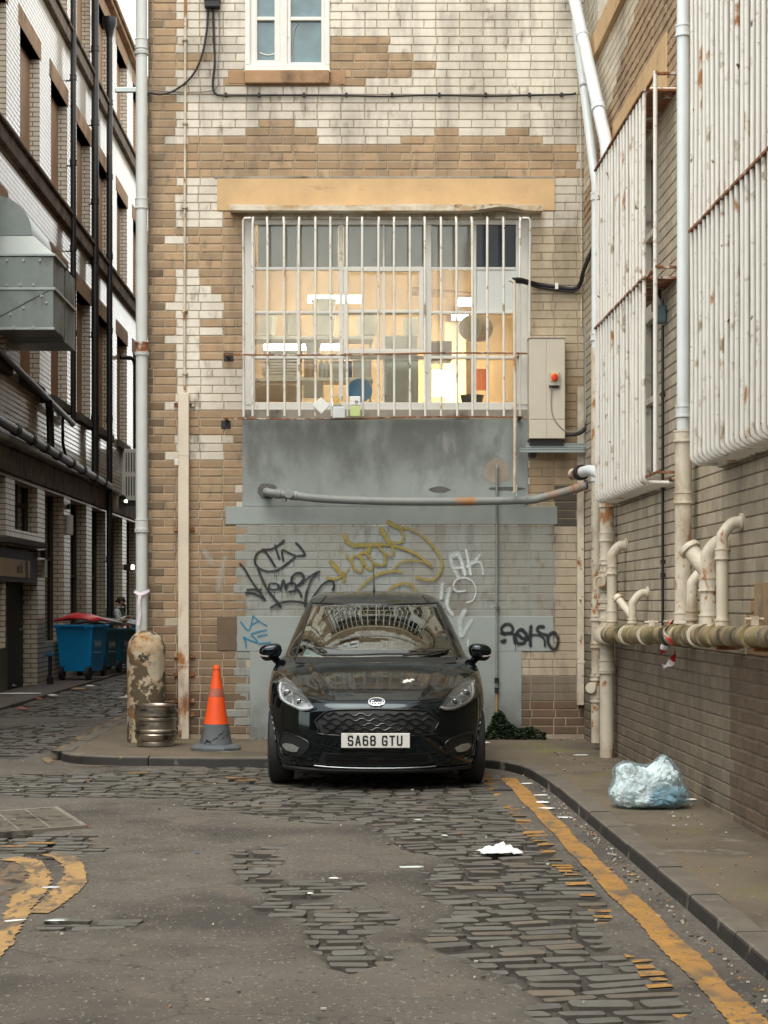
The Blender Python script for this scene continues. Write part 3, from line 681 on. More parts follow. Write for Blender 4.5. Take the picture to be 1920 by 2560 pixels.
# kitchen room behind the glass
room = MB(); X0, X1, Y0, Y1, Z0, Z1 = -1.75, 2.0, YW+.24, YW+3.4, 2.5, 5.45
for q in ([(X0,Y1,Z0),(X1,Y1,Z0),(X1,Y1,Z1),(X0,Y1,Z1)], [(X0,Y0,Z0),(X0,Y1,Z0),(X0,Y1,Z1),(X0,Y0,Z1)], [(X1,Y1,Z0),(X1,Y0,Z0),(X1,Y0,Z1),(X1,Y1,Z1)], [(X0,Y0,Z0),(X1,Y0,Z0),(X1,Y1,Z0),(X0,Y1,Z0)], [(X0,Y0,Z1),(X0,Y1,Z1),(X1,Y1,Z1),(X1,Y0,Z1)]): room.face(q)
wall_sheet(room, lambda s, z, d: Vector((s, YW+.23-d, z)), X0, X1, Z0, Z1, [KWIN], .01)
room.build('kitchen_interior', pm('kitchen_wall', (.55, .42, .28), .6, var=.12, vs=2), bb)
# ---------------------------------------------------------------- right wall
rb = thing('brick_building', 'tall grimy glazed brick building along the right pavement with two caged windows', 'building', (XR(10), 10, 0))
frR = lambda s, z, d: Vector((XR(s)-d, s, z))
C1 = (14.3, 16.1, 2.42, 5.12); C2 = (8.2, 11.75, 2.42, 5.6); U1 = (14.9, 17.55, 6.85, 8.9)
RH = [C1, C2, U1]
def right_rule(s, z, r, rn):
    k = rn.uniform(.82, 1.08)
    if z > 6.75: return ((.60*k, .54*k, .43*k, .25), .006, .0006, .0065)
    if 5.2 < z < 6.75:
        st = 6.55-.28*abs(s-14.6)
        if z < st: return ((.37*k, .255*k, .15*k, .8), .013, .003, .008)
        return ((.56*k, .48*k, .36*k, .35), .006, .0006, .0065)
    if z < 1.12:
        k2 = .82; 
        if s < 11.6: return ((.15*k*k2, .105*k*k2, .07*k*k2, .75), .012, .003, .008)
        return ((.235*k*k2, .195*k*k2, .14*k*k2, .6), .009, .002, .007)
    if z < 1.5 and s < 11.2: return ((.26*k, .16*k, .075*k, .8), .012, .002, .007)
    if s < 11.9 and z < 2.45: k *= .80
    return ((.42*k, .36*k, .265*k, .4), .0075, .001, .0065)
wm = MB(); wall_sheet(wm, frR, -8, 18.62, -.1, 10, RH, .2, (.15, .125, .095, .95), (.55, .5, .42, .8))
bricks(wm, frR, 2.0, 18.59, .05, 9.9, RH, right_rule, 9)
wm.face([(XR(-8), -8, 10), (XR(18.62), 18.62, 10), (9, 18.62, 10), (9, -8, 10)], None, (.1, .1, .1, .9))
wm.face([(XR(-8), -8, -.1), (XR(-8), -8, 10), (9, -8, 10), (9, -8, -.1)], None, (.2, .17, .13, .9))
wm.build('wall', mat['wallR'], rb)
def rbox(name, s0, s1, z0, z1, d0, d1, m, parent=rb, bev=.005, label=None):
    mb = MB(); c = [frR(s, z, d) for d in (d0, d1) for s, z in ((s0, z0), (s1, z0), (s1, z1), (s0, z1))]
    i = 0; mb.v = [tuple(p) for p in c]
    for q in ((0,3,2,1),(4,5,6,7),(0,1,5,4),(1,2,6,5),(2,3,7,6),(3,0,4,7)): mb.idx(q)
    o = mb.build(name, m, parent, bevel=bev, label=label); weld(o); return o
rbox('lintel', 13.9, 16.6, 5.22, 5.70, -.05, .016, mat['sandstone'], label='ochre lintel over the farther cage')
rbox('string_course', 14.6, 17.9, 6.58, 6.82, -.05, .05, mat['sandstone'], label='ochre stone sill high on the right wall')
rbox('mended_patch', 9.2, 11.0, 1.33, 1.56, -.02, .0085, pm('brown_render', (.26, .175, .095), .9, var=.3, vs=4, bump=.003, bs=50, layers=[((.10, .09, .07), 3, .6, .08)]))
for (s0, s1, z0, z1), lb in ((C1, 'window behind the farther bar cage'), (C2, 'window behind the nearer bar cage'), (U1, 'white framed upper window')):
    mb = MB(); n = 3
    for k in range(n+1):
        s = s0+(s1-s0)*k/n; a, b = max(s0, s-.03), min(s1, s+.03); P = [frR(q, z, d) for d in (-.14, -.08) for q, z in ((a, z0), (b, z0), (b, z1), (a, z1))]
        i = len(mb.v); mb.v += [tuple(p) for p in P]
        for q in ((0,3,2,1),(4,5,6,7),(0,1,5,4),(1,2,6,5),(2,3,7,6),(3,0,4,7)): mb.idx([i+t for t in q])
    for k in range(5):
        z = z0+(z1-z0)*k/4; a, b = max(z0, z-.025), min(z1, z+.025); P = [frR(q, zq, d) for d in (-.135, -.085) for q, zq in ((s0+.031, a), (s1-.031, a), (s1-.031, b), (s0+.031, b))]
        i = len(mb.v); mb.v += [tuple(p) for p in P]
        for q in ((0,3,2,1),(4,5,6,7),(0,1,5,4),(1,2,6,5),(2,3,7,6),(3,0,4,7)): mb.idx([i+t for t in q])
    wo_ = mb.build('window', mat['dullpaint'], rb, label=lb); weld(wo_)
    mb = MB(); mb.face([frR(s0, z0, -.15), frR(s1, z0, -.15), frR(s1, z1, -.15), frR(s0, z1, -.15)]); mb.build('pane', mat['greypane'], wo_)
rbox('sill', 14.2, 16.2, 2.30, 2.415, -.1, .05, mat['concrete']); rbox('sill', 8.1, 11.85, 2.30, 2.415, -.1, .05, mat['concrete'])
# ---------------------------------------------------------------- left tenement
lb = thing('tenement_building', 'tall white glazed brick tenement across the lane with rows of brown framed windows', 'building', (XL, 37, 0))
frL = lambda s, z, d: Vector((XL+d, s, z))
UPO, GRO = [], []
for k in range(-5, 8):
    s0 = 30.2+3.03*k
    UPO += [(s0, s0+1.85, 5.15, 7.52, .17), (s0, s0+1.85, 8.78, 10.78, .17), (s0, s0+1.85, 12.22, 14.1, .17)]
for k in range(-5, 8):
    s0 = 32.6+2.87*k
    if k == -1: GRO += [(28.5, 31.85, 0.0, 2.36, .25), (29.75, 31.85, 2.62, 3.40, .2)]
    else: GRO.append((s0, s0+2.1, .75 if k < 1 else .15, 3.42, .24))
wm = MB(); wall_sheet(wm, frL, 14, 54, 4.35, 14.5, UPO, .17); wm.build('wall', mat['leftbrick'], lb)
wm = MB(); wall_sheet(wm, frL, 14, 54, -.1, 4.35, GRO, .24); wm.build('ground_floor_wall', mat['leftbrick_low'], lb)
wm = MB(); wm.box(XL-6, XL-.3, 14, 54, -.1, 14.45); wm.build('core', mat['stone_dark'], lb)
for (s0, s1, z0, z1, d) in UPO:
    if s1 < 26: continue
    mb = MB(); mb.box(XL-d-.02, XL-d, s0-.02, s1+.02, z0-.02, z1+.02); w = mb.build('window', mat['brownboard'], lb)
    mb = MB(); mb.box(XL-d, XL-d+.012, s0+.15, s0+.8, z0+.15, z1-.12); mb.build('pane', mat['darkpane'], w)
    mb = MB(); mb.box(XL-d-.01, XL+.012, s0-.12, s1+.12, z1-.0, z1+.34); mb.build('lintel', mat['sandbrown'], lb, bevel=.01)
    if z0 < 6: mb = MB(); mb.box(XL-.1, XL+.09, s0-.1, s1+.1, z0-.17, z0-.002); mb.build('sill', mat['stone_dark'], lb, bevel=.015)
for (s0, s1, z0, z1, d) in GRO:
    if s1 < 26 or z1 < 2.5: continue
    mb = MB(); mb.box(XL-d-.02, XL-d, s0-.02, s1+.02, z0-.02, z1+.02); w = mb.build('window', mat['darkpane'], lb)
    mb = MB()
    for q in (s0+.05, (s0+s1)/2, s1-.09): mb.box(XL-d, XL-d+.05, q-.04, q+.04, z0, z1)
    mb.box(XL-d, XL-d+.045, s0, s1, z0+(z1-z0)*.55, z0+(z1-z0)*.55+.06); mb.build('frame', mat['stone_dark'], w)
for z0, z1, d, m in ((8.44, 8.70, .10, 'stringstone'), (11.92, 12.16, .10, 'stringstone'), (3.46, 3.86, .07, 'stringstone')):
    mb = MB(); mb.box(XL-.02, XL+d, 14, 54, z0, z1); mb.box(XL-.02, XL+d+.05, 14, 54, z1+.001, z1+.06); mb.build('string_course', mat[m], lb, bevel=.015)
mb = MB(); mb.box(XL-.3, XL+.14, 14, 54, 14.46, 14.56); mb.box(XL-.3, XL+.20, 14, 54, 14.562, 14.66); mb.build('cornice', mat['sandbrown'], lb, bevel=.02)
# doorway at street level with shutter, door, fascia and canopy
mb = MB(); mb.box(XL-.27, XL-.25, 28.4, 30.45, .02, 1.72)
for z in (.35, .7, 1.05, 1.4): mb.box(XL-.25, XL-.243, 28.4, 30.43, z, z+.012)
mb.build('shutter', pm('grey_shutter', (.17, .165, .14), .6, var=.2, vs=3), lb)
mb = MB(); mb.box(XL-.27, XL-.252, 30.46, 31.9, .02, 2.4); d = mb.build('door', pm('dark_door', (.015, .016, .022), .5), lb)
mb = MB(); mb.box(XL-.252, XL-.22, 31.55, 31.68, .98, 1.02); mb.build('handle', mat['galv'], d)
mb = MB(); mb.box(XL-.05, XL+.0, 28.4, 31.84, 1.78, 2.3); fa = mb.build('fascia', mat['black'], lb)
mb = MB(); mb.box(XL-.1, XL+.16, 28.4, 31.95, 2.37, 2.46); mb.build('canopy', mat['stone_dark'], lb, bevel=.01)
sg = MB(); sg.box(XL+.001, XL+.02, 28.2, 31.0, 1.86, 2.14); sgo = sg.build('sign', pm('yellow_sign', (.52, .26, .05), .5, var=.1), lb, label='yellow shop sign board')
vs_, fs_ = text_polys('en St', .24, .004); mb = MB(); mb.v = [(XL+.0225, 30.05+p.x*1.0, 2.0+p.y) for p in vs_]; mb.f = fs_; mb.build('lettering', mat['black'], sgo)
mb = MB()
for k in range(3): mb.face([(XL+.0225, 30.60+k*.09, 1.865), (XL+.0225, 30.65+k*.09, 1.865), (XL+.0225, 30.60+k*.09, 2.135), (XL+.0225, 30.55+k*.09, 2.135)])
mb.build('stripes', mat['black'], sgo)
# low louvre vent beside the blue bins
mb = MB(); mb.box(XL-.2, XL-.18, 32.6, 34.7, .1, .74)
for k in range(8): mb.box(XL-.18, XL-.10, 32.6, 34.7, .12+k*.075, .135+k*.075)
mb.build('louvre', mat['blackpipe'], lb)
# dark facade added out of view behind the viewer to darken the car's reflections
bk = thing('tenement_building', 'unseen dark facade added behind the viewer to darken the car reflections', 'building', (-2, -14.5, 0))
frK = lambda s, z, d: Vector((s, -14.5+d, z))
KH = [(-9+2.6*k, -9+2.6*k+1.2, 1.0+3.4*j, 3.0+3.4*j, .2) for k in range(7) for j in range(2)]
mb = MB(); wall_sheet(mb, frK, -12, 9, -.1, 8, KH, .2); mb.build('wall', mat['stone_dark'], bk)
for h in KH:
    mb = MB(); mb.box(h[0], h[1], -14.72, -14.70, h[2], h[3]); mb.build('window', mat['darkpane'], bk)
lk = thing('unseen_shade_block', 'low unseen block added on the left of the viewer to shade the ground', 'building', (-4.9, -2, 0))  # out-of-frame block added to cut skylight and darken the road
frK2 = lambda s, z, d: Vector((-4.9+d, s, z))
KH2 = [(-13+2.6*k, -13+2.6*k+1.2, 1.0, 3.0, .2) for k in range(8)]
mb = MB(); wall_sheet(mb, frK2, -14.5, 9.0, -.1, 4.5, KH2, .2); mb.face([(-4.9, 9, -.1), (-4.9, 9, 4.5), (-12, 9, 4.5), (-12, 9, -.1)]); mb.face([(-4.9, -14.5, 4.5), (-4.9, 9, 4.5), (-12, 9, 4.5), (-12, -14.5, 4.5)]); mb.build('wall', mat['stone_dark'], lk)
for h in KH2:
    mb = MB(); mb.box(-5.12, -5.10, h[0], h[1], h[2], h[3]); mb.build('window', mat['darkpane'], lk)
# ================================================================ CAR (local: x across, y back from the nose, z up)
def pchip(xs, ys):
    xs, ys = np.array(xs, float), np.array(ys, float); h = np.diff(xs); d = np.diff(ys)/h; m = np.zeros(len(xs)); m[0], m[-1] = d[0], d[-1]
    for i in range(1, len(xs)-1):
        if d[i-1]*d[i] > 0:
            w1, w2 = 2*h[i]+h[i-1], h[i]+2*h[i-1]; m[i] = (w1+w2)/(w1/d[i-1]+w2/d[i])
    def f(x):
        x = min(max(x, xs[0]), xs[-1]); i = min(max(int(np.searchsorted(xs, x))-1, 0), len(xs)-2); t = (x-xs[i])/h[i]
        return float((1+2*t)*(1-t)**2*ys[i]+t*(1-t)**2*h[i]*m[i]+t*t*(3-2*t)*ys[i+1]+t*t*(t-1)*h[i]*m[i+1])
    return f
ws = lambda t: .962+.600*t-.125*t*t                       # windscreen profile on the centre line
TW = [(ws(t), 1.03+t) for t in (0, .15, .3, .45, .6, .75, .88)]
yf = pchip([.16, .20, .26, .36, .48, .60, .66, .70, .725, .75, .79, .84, .89, .93, .95]+[z for z, _ in TW]+[1.425, 1.450, 1.466, 1.474, 1.477],
           [.16, .085, .045, .015, .0, .012, .03, .055, .090, .145, .255, .43, .62, .80, .92]+[y for _, y in TW]+[2.15, 2.32, 2.52, 2.72, 2.86])
wd = pchip([.16, .20, .30, .45, .60, .72, .80, .86, .91, .945, .965, .99, 1.05, 1.1, 1.2, 1.3, 1.38, 1.42, 1.445, 1.462, 1.472, 1.477],
           [.80, .835, .855, .862, .867, .867, .862, .853, .835, .80, .772, .757, .735, .716, .674, .628, .590, .562, .50, .40, .24, .10])
ymf = lambda z: np.interp(z, [.16, .66, .73, .80, .88, .955, 1.1, 1.38, 1.43, 1.477], [.85, .90, .96, 1.06, 1.26, 1.66, 1.9, 2.4, 2.6, 2.95])
nf = lambda z: np.interp(z, [.16, .7, .8, .955, 1.2, 1.4, 1.477], [3.0, 2.9, 2.8, 2.6, 2.5, 2.4, 2.0])
yr = lambda z: np.interp(z, [.16, .25, .6, .95, 1.1, 1.3, 1.42, 1.455, 1.477], [3.92, 4.0, 4.04, 3.98, 3.88, 3.70, 3.52, 3.40, 3.0])
def Fy(x, z):
    "y of the car's front surface at x, z"
    w, n = wd(z), nf(z); q = min(abs(x)/w, .9999); ym, y0 = ymf(z), yf(z)
    return ym-(ym-y0)*(1-q**n)**.5
def Nrm(x, z):
    e = .004; a = Vector((2*e, Fy(x+e, z)-Fy(x-e, z), 0)); b = Vector((0, Fy(x, z+e)-Fy(x, z-e), 2*e))
    n = a.cross(b); n.normalize(); return n if n.y < 0 else -n
CARX, CARY, PITCH = .146, 14.18, R(2.05)
car = thing('parked_car', 'glossy black hatchback parked nose out against the graffiti wall', 'car', (CARX, CARY, 0))
CM = Matrix.Translation((CARX, CARY, 0)) @ Matrix.Translation((0, .82, 0)) @ Matrix.Rotation(-PITCH, 4, 'X').inverted() @ Matrix.Translation((0, -.82, 0))
def cbuild(mb, name, m, parent=None, **k):
    mb.v = [tuple(CM @ Vector(p)) for p in mb.v]; return mb.build(name, m, parent or car, **k)
PAINT = pm('black_car_paint', (.0025, .0035, .004), .06, var=.1, coat=.0, spec=.5)
PAINT.node_tree.nodes['Principled BSDF'].inputs['Specular Tint'].default_value = (.78, .95, 1.0, 1)
GBLACK = pm('gloss_black_trim', (.006, .007, .008), .18, var=.05)
MBLACK = pm('matt_black_trim', (.008, .009, .010), .55, var=.2)
CHROME = pm('chrome', (.75, .76, .78), .12, 1.0, var=.03)
RUBBER = pm('tyre_rubber', (.012, .012, .013), .75, var=.2)
SILVER = pm('silver_reflector', (.55, .57, .58), .22, .9, var=.05)
LENS = glassmat('clear_lens', (.93, .95, .95), .02, 1.5, 1.2)
CGLASS = glassmat('car_glass', (.42, .50, .47), .0, 1.55, 2.6, (.92, .98, .95))
# ---- shell: stacked horizontal outlines
zs = sorted({*np.linspace(.16, .70, 28), *np.linspace(.70, .955, 46), *np.linspace(.955, 1.40, 44), *np.linspace(1.40, 1.477, 26)})
aF = [math.pi/2*(1-(1-k/44)**1.15) for k in range(45)]
rings = []
for z in zs:
    w, n, y0, ym, y1 = wd(z), nf(z), yf(z), ymf(z), yr(z); yb = max(ym+.05, y1-.55); half = []
    for a in aF:
        half.append((w*math.sin(a)**(2/n), ym-(ym-y0)*math.cos(a)))
    for k in range(1, 40): half.append((w, ym+(yb-ym)*k/40))
    for k in range(0, 15):
        a = math.pi/2*k/14; half.append((w*math.cos(a)**(2/3.2), yb+(y1-yb)*math.sin(a)))
    ring = [(x, y, z) for x, y in half]+[(-x, y, z) for x, y in reversed(half[1:-1])]
    rings.append(ring)
mb = MB(); NR = len(rings[0]); nh = len(half)
for r in rings: mb.v += r
WCX = {'f': .82, 'r': 3.313}
def wsx(z):                                               # half width of the windscreen glass
    return np.interp(z, [.955, 1.0, 1.2, 1.38], [.675, .665, .61, .555])
def killed(c):
    x, y, z = c
    for yc in WCX.values():
        if abs(x) > .5 and (y-yc)**2+(z-.31)**2 < .345**2 and z < .68: return True
    if .99 < z < 1.372 and y < 2.4 and abs(x) < wsx(z)-.035 and y < ymf(z)+.1: return True      # windscreen opening
    if 1.01 < z < 1.355 and abs(x) > .45 and 1.95+(z-1.0)*1.15 < y < 3.35-(z-1.0)*.4 and not (2.52 < y < 2.62): return True    # side windows
    return False
for k in range(len(rings)-1):
    for q in range(NR):
        ids = (k*NR+q, k*NR+(q+1) % NR, (k+1)*NR+(q+1) % NR, (k+1)*NR+q)
        c = [sum(mb.v[i][t] for i in ids)/4 for t in range(3)]
        if not killed(c): mb.idx(ids)
mb.idx([(len(rings)-1)*NR+q for q in range(NR)])
for i, p in enumerate(mb.v):                              # round the wheel openings
    for yc in WCX.values():
        d = math.hypot(p[1]-yc, p[2]-.31)
        if abs(p[0]) > .5 and .32 < d < .372 and p[2] < .7: mb.v[i] = (p[0], yc+(p[1]-yc)*.346/d, .31+(p[2]-.31)*.346/d)
body = cbuild(mb, 'body', PAINT, smooth=40)
mb = MB(); mb.box(-.60, .60, .25, 3.9, .17, .19); mb.box(-.58, .58, .55, 1.12, .19, .6)
for yc in WCX.values():
    for s in (-1, 1): mb.box(min(s*.52, s*.56), max(s*.52, s*.56), yc-.36, yc+.36, .19, .67)
cbuild(mb, 'underbody', MBLACK)
# ---- patches that follow the front surface
def inside(p, poly):
    x, y = p; c = False; n = len(poly)
    for i in range(n):
        (x0, y0), (x1, y1) = poly[i], poly[(i+1) % n]
        if (y0 > y) != (y1 > y) and x < (x1-x0)*(y-y0)/(y1-y0)+x0: c = not c
    return c
def patch(poly, off, step=.03, zstep=None, rim=.012, extra=None):
    zstep = zstep or step; B = []
    for i in range(len(poly)):
        a, b = poly[i], poly[(i+1) % len(poly)]; n = max(1, int(math.hypot(b[0]-a[0], b[1]-a[1])/step+.5))
        B += [(a[0]+(b[0]-a[0])*k/n, a[1]+(b[1]-a[1])*k/n) for k in range(n)]
    n = len(B); pts = list(B); xs = [p[0] for p in poly]; zs_ = [p[1] for p in poly]
    x = min(xs)+step/2
    while x < max(xs):
        z = min(zs_)+zstep/2
        while z < max(zs_):
            if inside((x, z), poly): pts.append((x, z))
            z += zstep
        x += step
    r = delaunay_2d_cdt([Vector(p) for p in pts], [(i, (i+1) % n) for i in range(n)], [], 1, 1e-6)
    mb = MB()
    for p in r[0]:
        e = extra(p.x, p.y) if extra else 0
        q = Vector((p.x, Fy(p.x, p.y), p.y))+Nrm(p.x, p.y)*(off+e); mb.v.append(tuple(q))
    for t in r[2]:
        t = list(t); a, b, c = (Vector(mb.v[i]) for i in t[:3])
        if (b-a).cross(c-a).y > 0: t = t[::-1]
        mb.idx(t)
    for i in range(n):                                    # rim turned back to the body
        a, b = r[0][i], r[0][(i+1) % n]
        pa, pb = Vector(mb.v[i]), Vector(mb.v[(i+1) % n]); na, nb = Nrm(a.x, a.y), Nrm(b.x, b.y)
        j = len(mb.v); mb.v += [tuple(pa-na*(off+rim)), tuple(pb-nb*(off+rim))]; mb.idx((i, (i+1) % n, j+1, j))
    return mb
def cpx(u, v, y):                                         # photo pixel -> car x, z at a given depth behind the nose
    Y = CARY+y; return ((u-CX)*Y/F-CARX, HC-(v-CY)*Y/F-(y-.82)*math.sin(PITCH))
def z1(x, z, y): return cpx(620+x/2.552, 1430+z/2.552, y)
def mirror(poly): return [(-x, z) for x, z in reversed(poly)]
def strip(pts, r, off=.006, n=8, m=GBLACK, name='trim', parent=None, close=False, **k):
    P = smoothpath([(x, 0, z) for x, z in pts], 4) if not close else [Vector((x, 0, z)) for x, z in pts]
    mb = MB(); mb.tube([Vector((p.x, Fy(p.x, p.z), p.z))+Nrm(p.x, p.z)*off for p in P], r, n); return cbuild(mb, name, m, parent, smooth=50, **k)
# bonnet with its raised centre and two creases
def crease(x, z):
    t = (z-.70)/.25; f0 = min(max((z-.73)/.05, 0), 1); e = .30+.26*t; d = abs(x)-e
    return f0*(.010/(1+math.exp(d*70)) + .006*math.exp(-((d+.02)/.03)**2))
bon = [(-.36, .722), (0, .728), (.36, .722), (.52, .728), (.60, .77), (.655, .83), (.70, .90), (.665, .935), (.4, .945), (0, .949), (-.4, .945), (-.665, .935), (-.70, .90), (-.655, .83), (-.60, .77), (-.52, .728)]
cbuild(patch(bon, .0025, .028, .006, .006, crease), 'bonnet', PAINT, smooth=60)
# windscreen, wipers, cowl
def glass_grid(z0, z1, hw, off, nz=30, nx=50):
    P = []
    for k in range(nz+1):
        z = z0+(z1-z0)*k/nz; row = []
        for j in range(nx+1):
            x = hw(z)*(-1+2*j/nx); row.append(tuple(Vector((x, Fy(x, z), z))+Nrm(x, z)*off))
        P.append(row)
    mb = MB(); mb.grid(P); return mb
cbuild(glass_grid(.958, 1.392, wsx, .004), 'windscreen', CGLASS, smooth=80)
for s in (-1, 1):                                         # black glass border over the pillars and header
    strip([(s*wsx(z)*.985, z) for z in (.962, 1.05, 1.15, 1.25, 1.34, 1.385)], .014, .0, m=GBLACK, name='windscreen_trim')
strip([(x, 1.388) for x in (-.55, -.3, 0, .3, .55)], .013, .0, m=GBLACK, name='windscreen_trim')
cw = [(-.66, .940), (-.3, .948), (0, .951), (.3, .948), (.66, .940), (.66, .975), (.3, .982), (0, .986), (-.3, .982), (-.66, .975)]
cbuild(patch(cw, .007, .05, .008), 'cowl', MBLACK, smooth=50)
for pts in ([(-.44, .985), (-.1, .992), (.10, 1.000), (.44, .990)], [(.22, .984), (.42, 1.0), (.60, 1.018)]):
    strip(pts, .008, .022, m=MBLACK, name='wiper')
# roof seams and aerial
for s in (-1, 1):
    mb = MB(); P = []
    for z in np.linspace(1.40, 1.447, 14):
        x = s*np.interp(z, [1.40, 1.447], [.47, .43]); P.append(Vector((x, Fy(x, z), z))+Nrm(x, z)*.004)
    mb.tube(P, .006, 6); cbuild(mb, 'roof_rail', GBLACK, smooth=50)
mb = MB(); mb.tube([(0, 2.9, 1.475), (0, 2.93, 1.52), (0, 3.08, 1.70)], [.012, .006, .003], 8); cbuild(mb, 'aerial', MBLACK)
# grille
grl = [z1(*p, .06) for p in ((430,955),(470,915),(535,882),(700,874),(820,872),(960,876),(1110,882),(1180,915),(1215,955),(1190,1005),(1172,1034),(820,1040),(472,1034),(455,1005))]
gr = cbuild(patch(grl, .003, .03), 'grille', MBLACK)
for row, zz_ in enumerate((905, 938, 968, 996, 1021)):
    lo, hi = (500 if row == 0 else 455+8*row), (1150 if row == 0 else 1192-8*row); P = []; x = lo; ph = row % 2
    while x <= hi:
        P.append(z1(x, zz_+(-7 if ph else 7), .05)); P.append(z1(min(x+22, hi), zz_+(-7 if ph else 7), .05)); ph ^= 1; x += 42
    mb = MB(); mb.tube([Vector((p[0], Fy(*p)-.010, p[1])) for p in P], .0055, 6); cbuild(mb, 'grille_bar', GBLACK, gr, smooth=50)
strip([*grl, grl[0]], .009, .006, m=GBLACK, name='grille_surround', parent=gr)
# badge: chrome oval with a dark field and white script
def oval(a, b, cx, cz, n=40): return [(cx+a*math.cos(2*math.pi*k/n), cz+b*math.sin(2*math.pi*k/n)) for k in range(n)]
bxz = z1(820, 832, .06)
bd = cbuild(patch(oval(.064, .0265, *bxz), .012, .012), 'badge', CHROME, smooth=40)
cbuild(patch(oval(.056, .0205, *bxz), .0135, .012), 'badge_field', pm('badge_blue', (.02, .035, .06), .15, var=.02), bd)
vs_, fs_ = text_polys('Ford', .044, .0007); mb = MB(); mb.v = [(bxz[0]+p.x*1.1+p.y*.25, Fy(bxz[0]+p.x, bxz[1]+p.y)-.030, bxz[1]+p.y) for p in vs_]; mb.f = fs_; cbuild(mb, 'badge_lettering', pm('badge_script', (.8, .8, .8), .3, var=.02), bd)
# number plate SA68 GTU
pz = z1(814, 1074, -.01)
PLW = pm('plate_white', (.66, .66, .62), .4, var=.04, layers=[((.35, .33, .28), 9, .68, .05)])
mb = MB(); mb.box(pz[0]-.26, pz[0]+.26, -.022, -.008, pz[1]-.0555, pz[1]+.0555); pl = cbuild(mb, 'number_plate', PLW, bevel=.004)
mb = MB(); mb.box(pz[0]-.267, pz[0]+.267, -.012, .03, pz[1]-.062, pz[1]+.062); cbuild(mb, 'plate_holder', GBLACK, pl, bevel=.004)
GL = {'S': [[(1,.82),(.85,1),(.15,1),(0,.85),(0,.62),(.15,.5),(.85,.5),(1,.38),(1,.15),(.85,0),(.15,0),(0,.18)]], 'A': [[(0,0),(.42,1),(.58,1),(1,0)], [(.17,.3),(.83,.3)]],
      '6': [[(.95,.88),(.82,1),(.18,1),(0,.84),(0,.16),(.18,0),(.82,0),(1,.16),(1,.42),(.82,.56),(.05,.56)]], '8': [[(.18,.52),(0,.64),(0,.86),(.16,1),(.84,1),(1,.86),(1,.64),(.82,.52),(.18,.52),(0,.40),(0,.15),(.16,0),(.84,0),(1,.15),(1,.40),(.82,.52)]],
      'G': [[(1,.80),(.85,1),(.15,1),(0,.84),(0,.16),(.15,0),(.85,0),(1,.16),(1,.46),(.55,.46)]], 'T': [[(0,1),(1,1)], [(.5,1),(.5,0)]], 'U': [[(0,1),(0,.16),(.15,0),(.85,0),(1,.16),(1,1)]]}
def stroke2d(P, w):
    "flat outline strip with square joins"
    P = [Vector((p[0], p[1])) for p in P]; Lf, Rt = [], []
    for k in range(len(P)):
        a = (P[k]-P[k-1]).normalized() if k else None; b = (P[k+1]-P[k]).normalized() if k < len(P)-1 else None
        t = ((a or b)+(b or a)).normalized(); n = Vector((-t.y, t.x)); c = max(.5, n.dot(Vector((-(b or a).y, (b or a).x)))); n = n*(w/2/c)
        e = Vector((0, 0))
        if a is None: e = -b*w*.45
        if b is None: e = a*w*.45
        Lf.append(P[k]+e+n); Rt.append(P[k]+e-n)
    return Lf, Rt
mb = MB(); cxp = pz[0]-.212
for ch in 'SA68 GTU':
    if ch == ' ': cxp += .033; continue
    cw_, ch_ = .043, .066
    for si, s_ in enumerate(GL[ch]):
        Lf, Rt = stroke2d([(cxp+.0005+p[0]*(cw_-.012)+.006, pz[1]-ch_/2+.0+p[1]*ch_) for p in s_], .0125)
        for k in range(len(Lf)-1): mb.face([(q.x, -.0236-si*.0003-k*.00001, q.y) for q in (Lf[k], Rt[k], Rt[k+1], Lf[k+1])])
    cxp += .0565
cbuild(mb, 'plate_lettering', MBLACK, pl)
